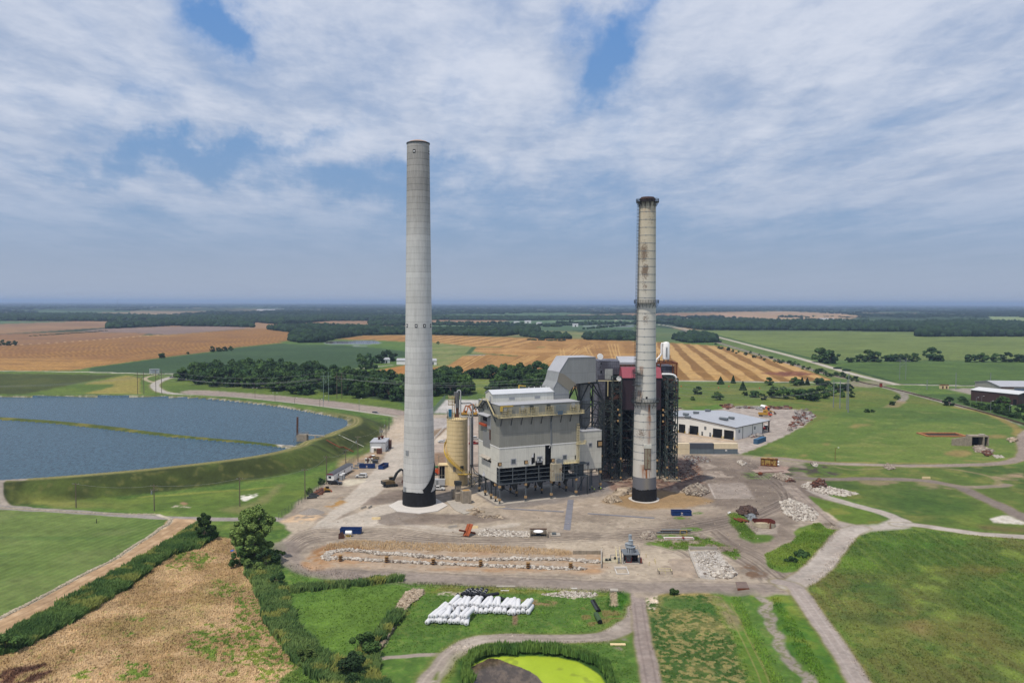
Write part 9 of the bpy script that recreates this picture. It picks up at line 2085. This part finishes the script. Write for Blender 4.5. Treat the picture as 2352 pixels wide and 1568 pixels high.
def roll_mesh(r,L,m_,seed,white=True):
 rd=random.Random(seed);n=14;prof_=[(.15,-.02),(r*.75,0),(r*.97,.12),(r,.4),(r*.98,L*.5),(r,L-.4),(r*.93,L-.12),(r*.6,L+.03),(.12,L)]
 mb=MB();m2=len(prof_)
 for i in range(n):
  a=2*math.pi*i/n
  for rr,yy in prof_:q_=rr*(1+rd.uniform(-.06,.06)*(1 if white else .2));mb.v.append((q_*math.cos(a),yy,r+q_*math.sin(a)*.96))
 for i in range(n):
  j=(i+1)%n
  for k_ in range(m2-1):mb.f.append((i*m2+k_,j*m2+k_,j*m2+k_+1,i*m2+k_+1));mb.mi.append(0)
 return mb
protoW=[roll_mesh(.60,5.0,WRAP,i).mesh('plastic_roll',WRAP,True)for i in range(4)]
protoB=roll_mesh(.46,4.6,M['blackcloth'],9,False).mesh('black_roll',mat('black_geotextile',(44,48,54),.8,.15,1),True)
ORD=['leftmost','second','third','fourth','fifth','sixth','seventh','eighth','ninth','tenth','eleventh','twelfth','thirteenth','fourteenth','fifteenth','sixteenth','seventeenth','eighteenth','nineteenth','twentieth','twenty-first','twenty-second','twenty-third','twenty-fourth']
def rollrow(p,q_,n,z,lab,grp,black=False,ang=-.20,jit=.25):
 A_,B_=Vector(G(*p)),Vector(G(*q_))
 for i in range(n):
  c=A_.lerp(B_,i/(n-1));o=bpy.data.objects.new('black_fabric_roll' if black else 'wrapped_fabric_roll',protoB if black else protoW[i%4]);COL.objects.link(o)
  o.location=(c.x+random.uniform(-.06,.06),c.y+random.uniform(-jit,jit)*2.6,z+random.uniform(-.06,.10));o.rotation_euler=(random.uniform(-.05,.05),0,ang+random.uniform(-.2,.2));o.scale=(1,random.uniform(.92,1.05),random.uniform(.94,1.05))
  nm=ORD[i]if i==0 else('rightmost' if i==n-1 else ORD[i]+' from the left')
  tag(o,lab%nm,'fabric roll',grp)
  if black and i<8:
   for yy in(1.6,3.0):s_=MB().tube((0,yy,.46),(0,yy+.07,.46),.475,.475,14).build('strap',M['whitem'],o)
rollrow((1006,1408),(1212,1412),20,0,'white fabric roll, bottom layer of the long row, %s','white rolls, bottom layer of the long row')
rollrow((1034,1402),(1208,1406),20,.9,'white fabric roll, top layer of the long row, %s','white rolls, top layer of the long row')
rollrow((980,1433),(1072,1436),10,0,'white fabric roll, bottom layer of the short row, %s','white rolls, bottom layer of the front row')
rollrow((988,1428),(1068,1430),9,.9,'white fabric roll, top of the short front row, %s','white rolls, top of the front row')
rollrow((1048,1384),(1124,1388),11,.3,'black strapped roll behind the white ones, %s','black rolls behind the white row',True)
rollrow((1060,1377),(1108,1378),6,.95,'black roll in the upper layer, %s','black rolls, upper layer',True,-.3)
for i,(px,py,rz,zz)in enumerate(((1112,1383,-.9,1.3),(1122,1384,-1.2,.4),(1128,1387,-.6,.3))):
 o=bpy.data.objects.new('black_fabric_roll',protoB);COL.objects.link(o);o.location=(*G(px,py),zz);o.rotation_euler=(-.1,0,rz);tag(o,['black fabric roll lying crosswise on top of the others','loose black roll at the right end, upper one','loose black roll at the right end, lowest one'][i],'fabric roll','loose black rolls')
x,y=G(534,1264.5);o=MB().lathe([(.7,0),(.5,.25),(.01,.35)],8).build('blue_tarp',mat('tarp_blue',(40,100,200),.5,.1),None,True,loc=(x,y,0));tag(o,'small bright blue tarp at the corner of the dry field','tarp')
x,y=G(222,1284);
x,y=G(222,1201);o=MB().tube((0,0,0),(0,0,1.4),.12,.1,8).lathe([(.16,1.4),(.1,1.5),(.01,1.52)],8).build('well_post',M['black'],None,loc=(x,y,0));tag(o,'short dark post standing alone in the lower left lawn','post')
RAILP=smooth(W([(1566,756),(1600,770),(1639,783),(1700,802),(1785,826.5),(1850,845),(1906,860),(1960,872),(1986,880),(2023,887),(2080,900),(2169,923),(2260,947),(2352,974),(2450,1004)]),5)
Tn=np.gradient(RAILP,axis=0);Nn=np.stack([-Tn[:,1],Tn[:,0]],1);Nn/=np.linalg.norm(Nn,axis=1)[:,None]
t=thing('railway_track','railway track curving across the right side on pale ballast','railway track',(0,0,0))
mb=MB()
for s in(-.75,.75):
 Q=RAILP+Nn*s
 for a_,b_ in zip(Q[:-1],Q[1:]):mb.beam((a_[0],a_[1],.38),(b_[0],b_[1],.38),.22,.2)
mb.build('rail',M['rustd'],t);mb=MB()
for a_,b_,n_ in zip(RAILP[:-1],RAILP[1:],Nn[:-1]):
 if a_[1]>900:continue
 L=np.linalg.norm(b_-a_)
 for k_ in range(int(L/1.1)):c=a_+(b_-a_)*k_*1.1/L;mb.beam((c[0]-n_[0]*1.3,c[1]-n_[1]*1.3,.2),(c[0]+n_[0]*1.3,c[1]+n_[1]*1.3,.2),.35,.16)
mb.build('sleepers',mat('dark_sleepers',(84,74,66),.9,.2),t)['kind']='stuff'
YF=62000.0;hb=MB();hb.bx(-61000,61000,-400,YF,-14,138.0)
hz=hb.build('haze',None or mat('haze_air',(200,200,200)));hz.data.materials.clear()
hm=bpy.data.materials.new('haze_air_volume');hm.use_nodes=True;n_=NT(hm.node_tree);n_.n.clear()
pv=n_.new('ShaderNodeVolumePrincipled');pv.inputs['Color'].default_value=(.52,.69,.97,1);pv.inputs['Density'].default_value=0.00007;pv.inputs['Anisotropy'].default_value=0.2
o_=n_.new('ShaderNodeOutputMaterial');n_.l.new(pv.outputs[0],o_.inputs['Volume']);hz.data.materials.append(hm);tag(hz,None,None,None,'stuff')
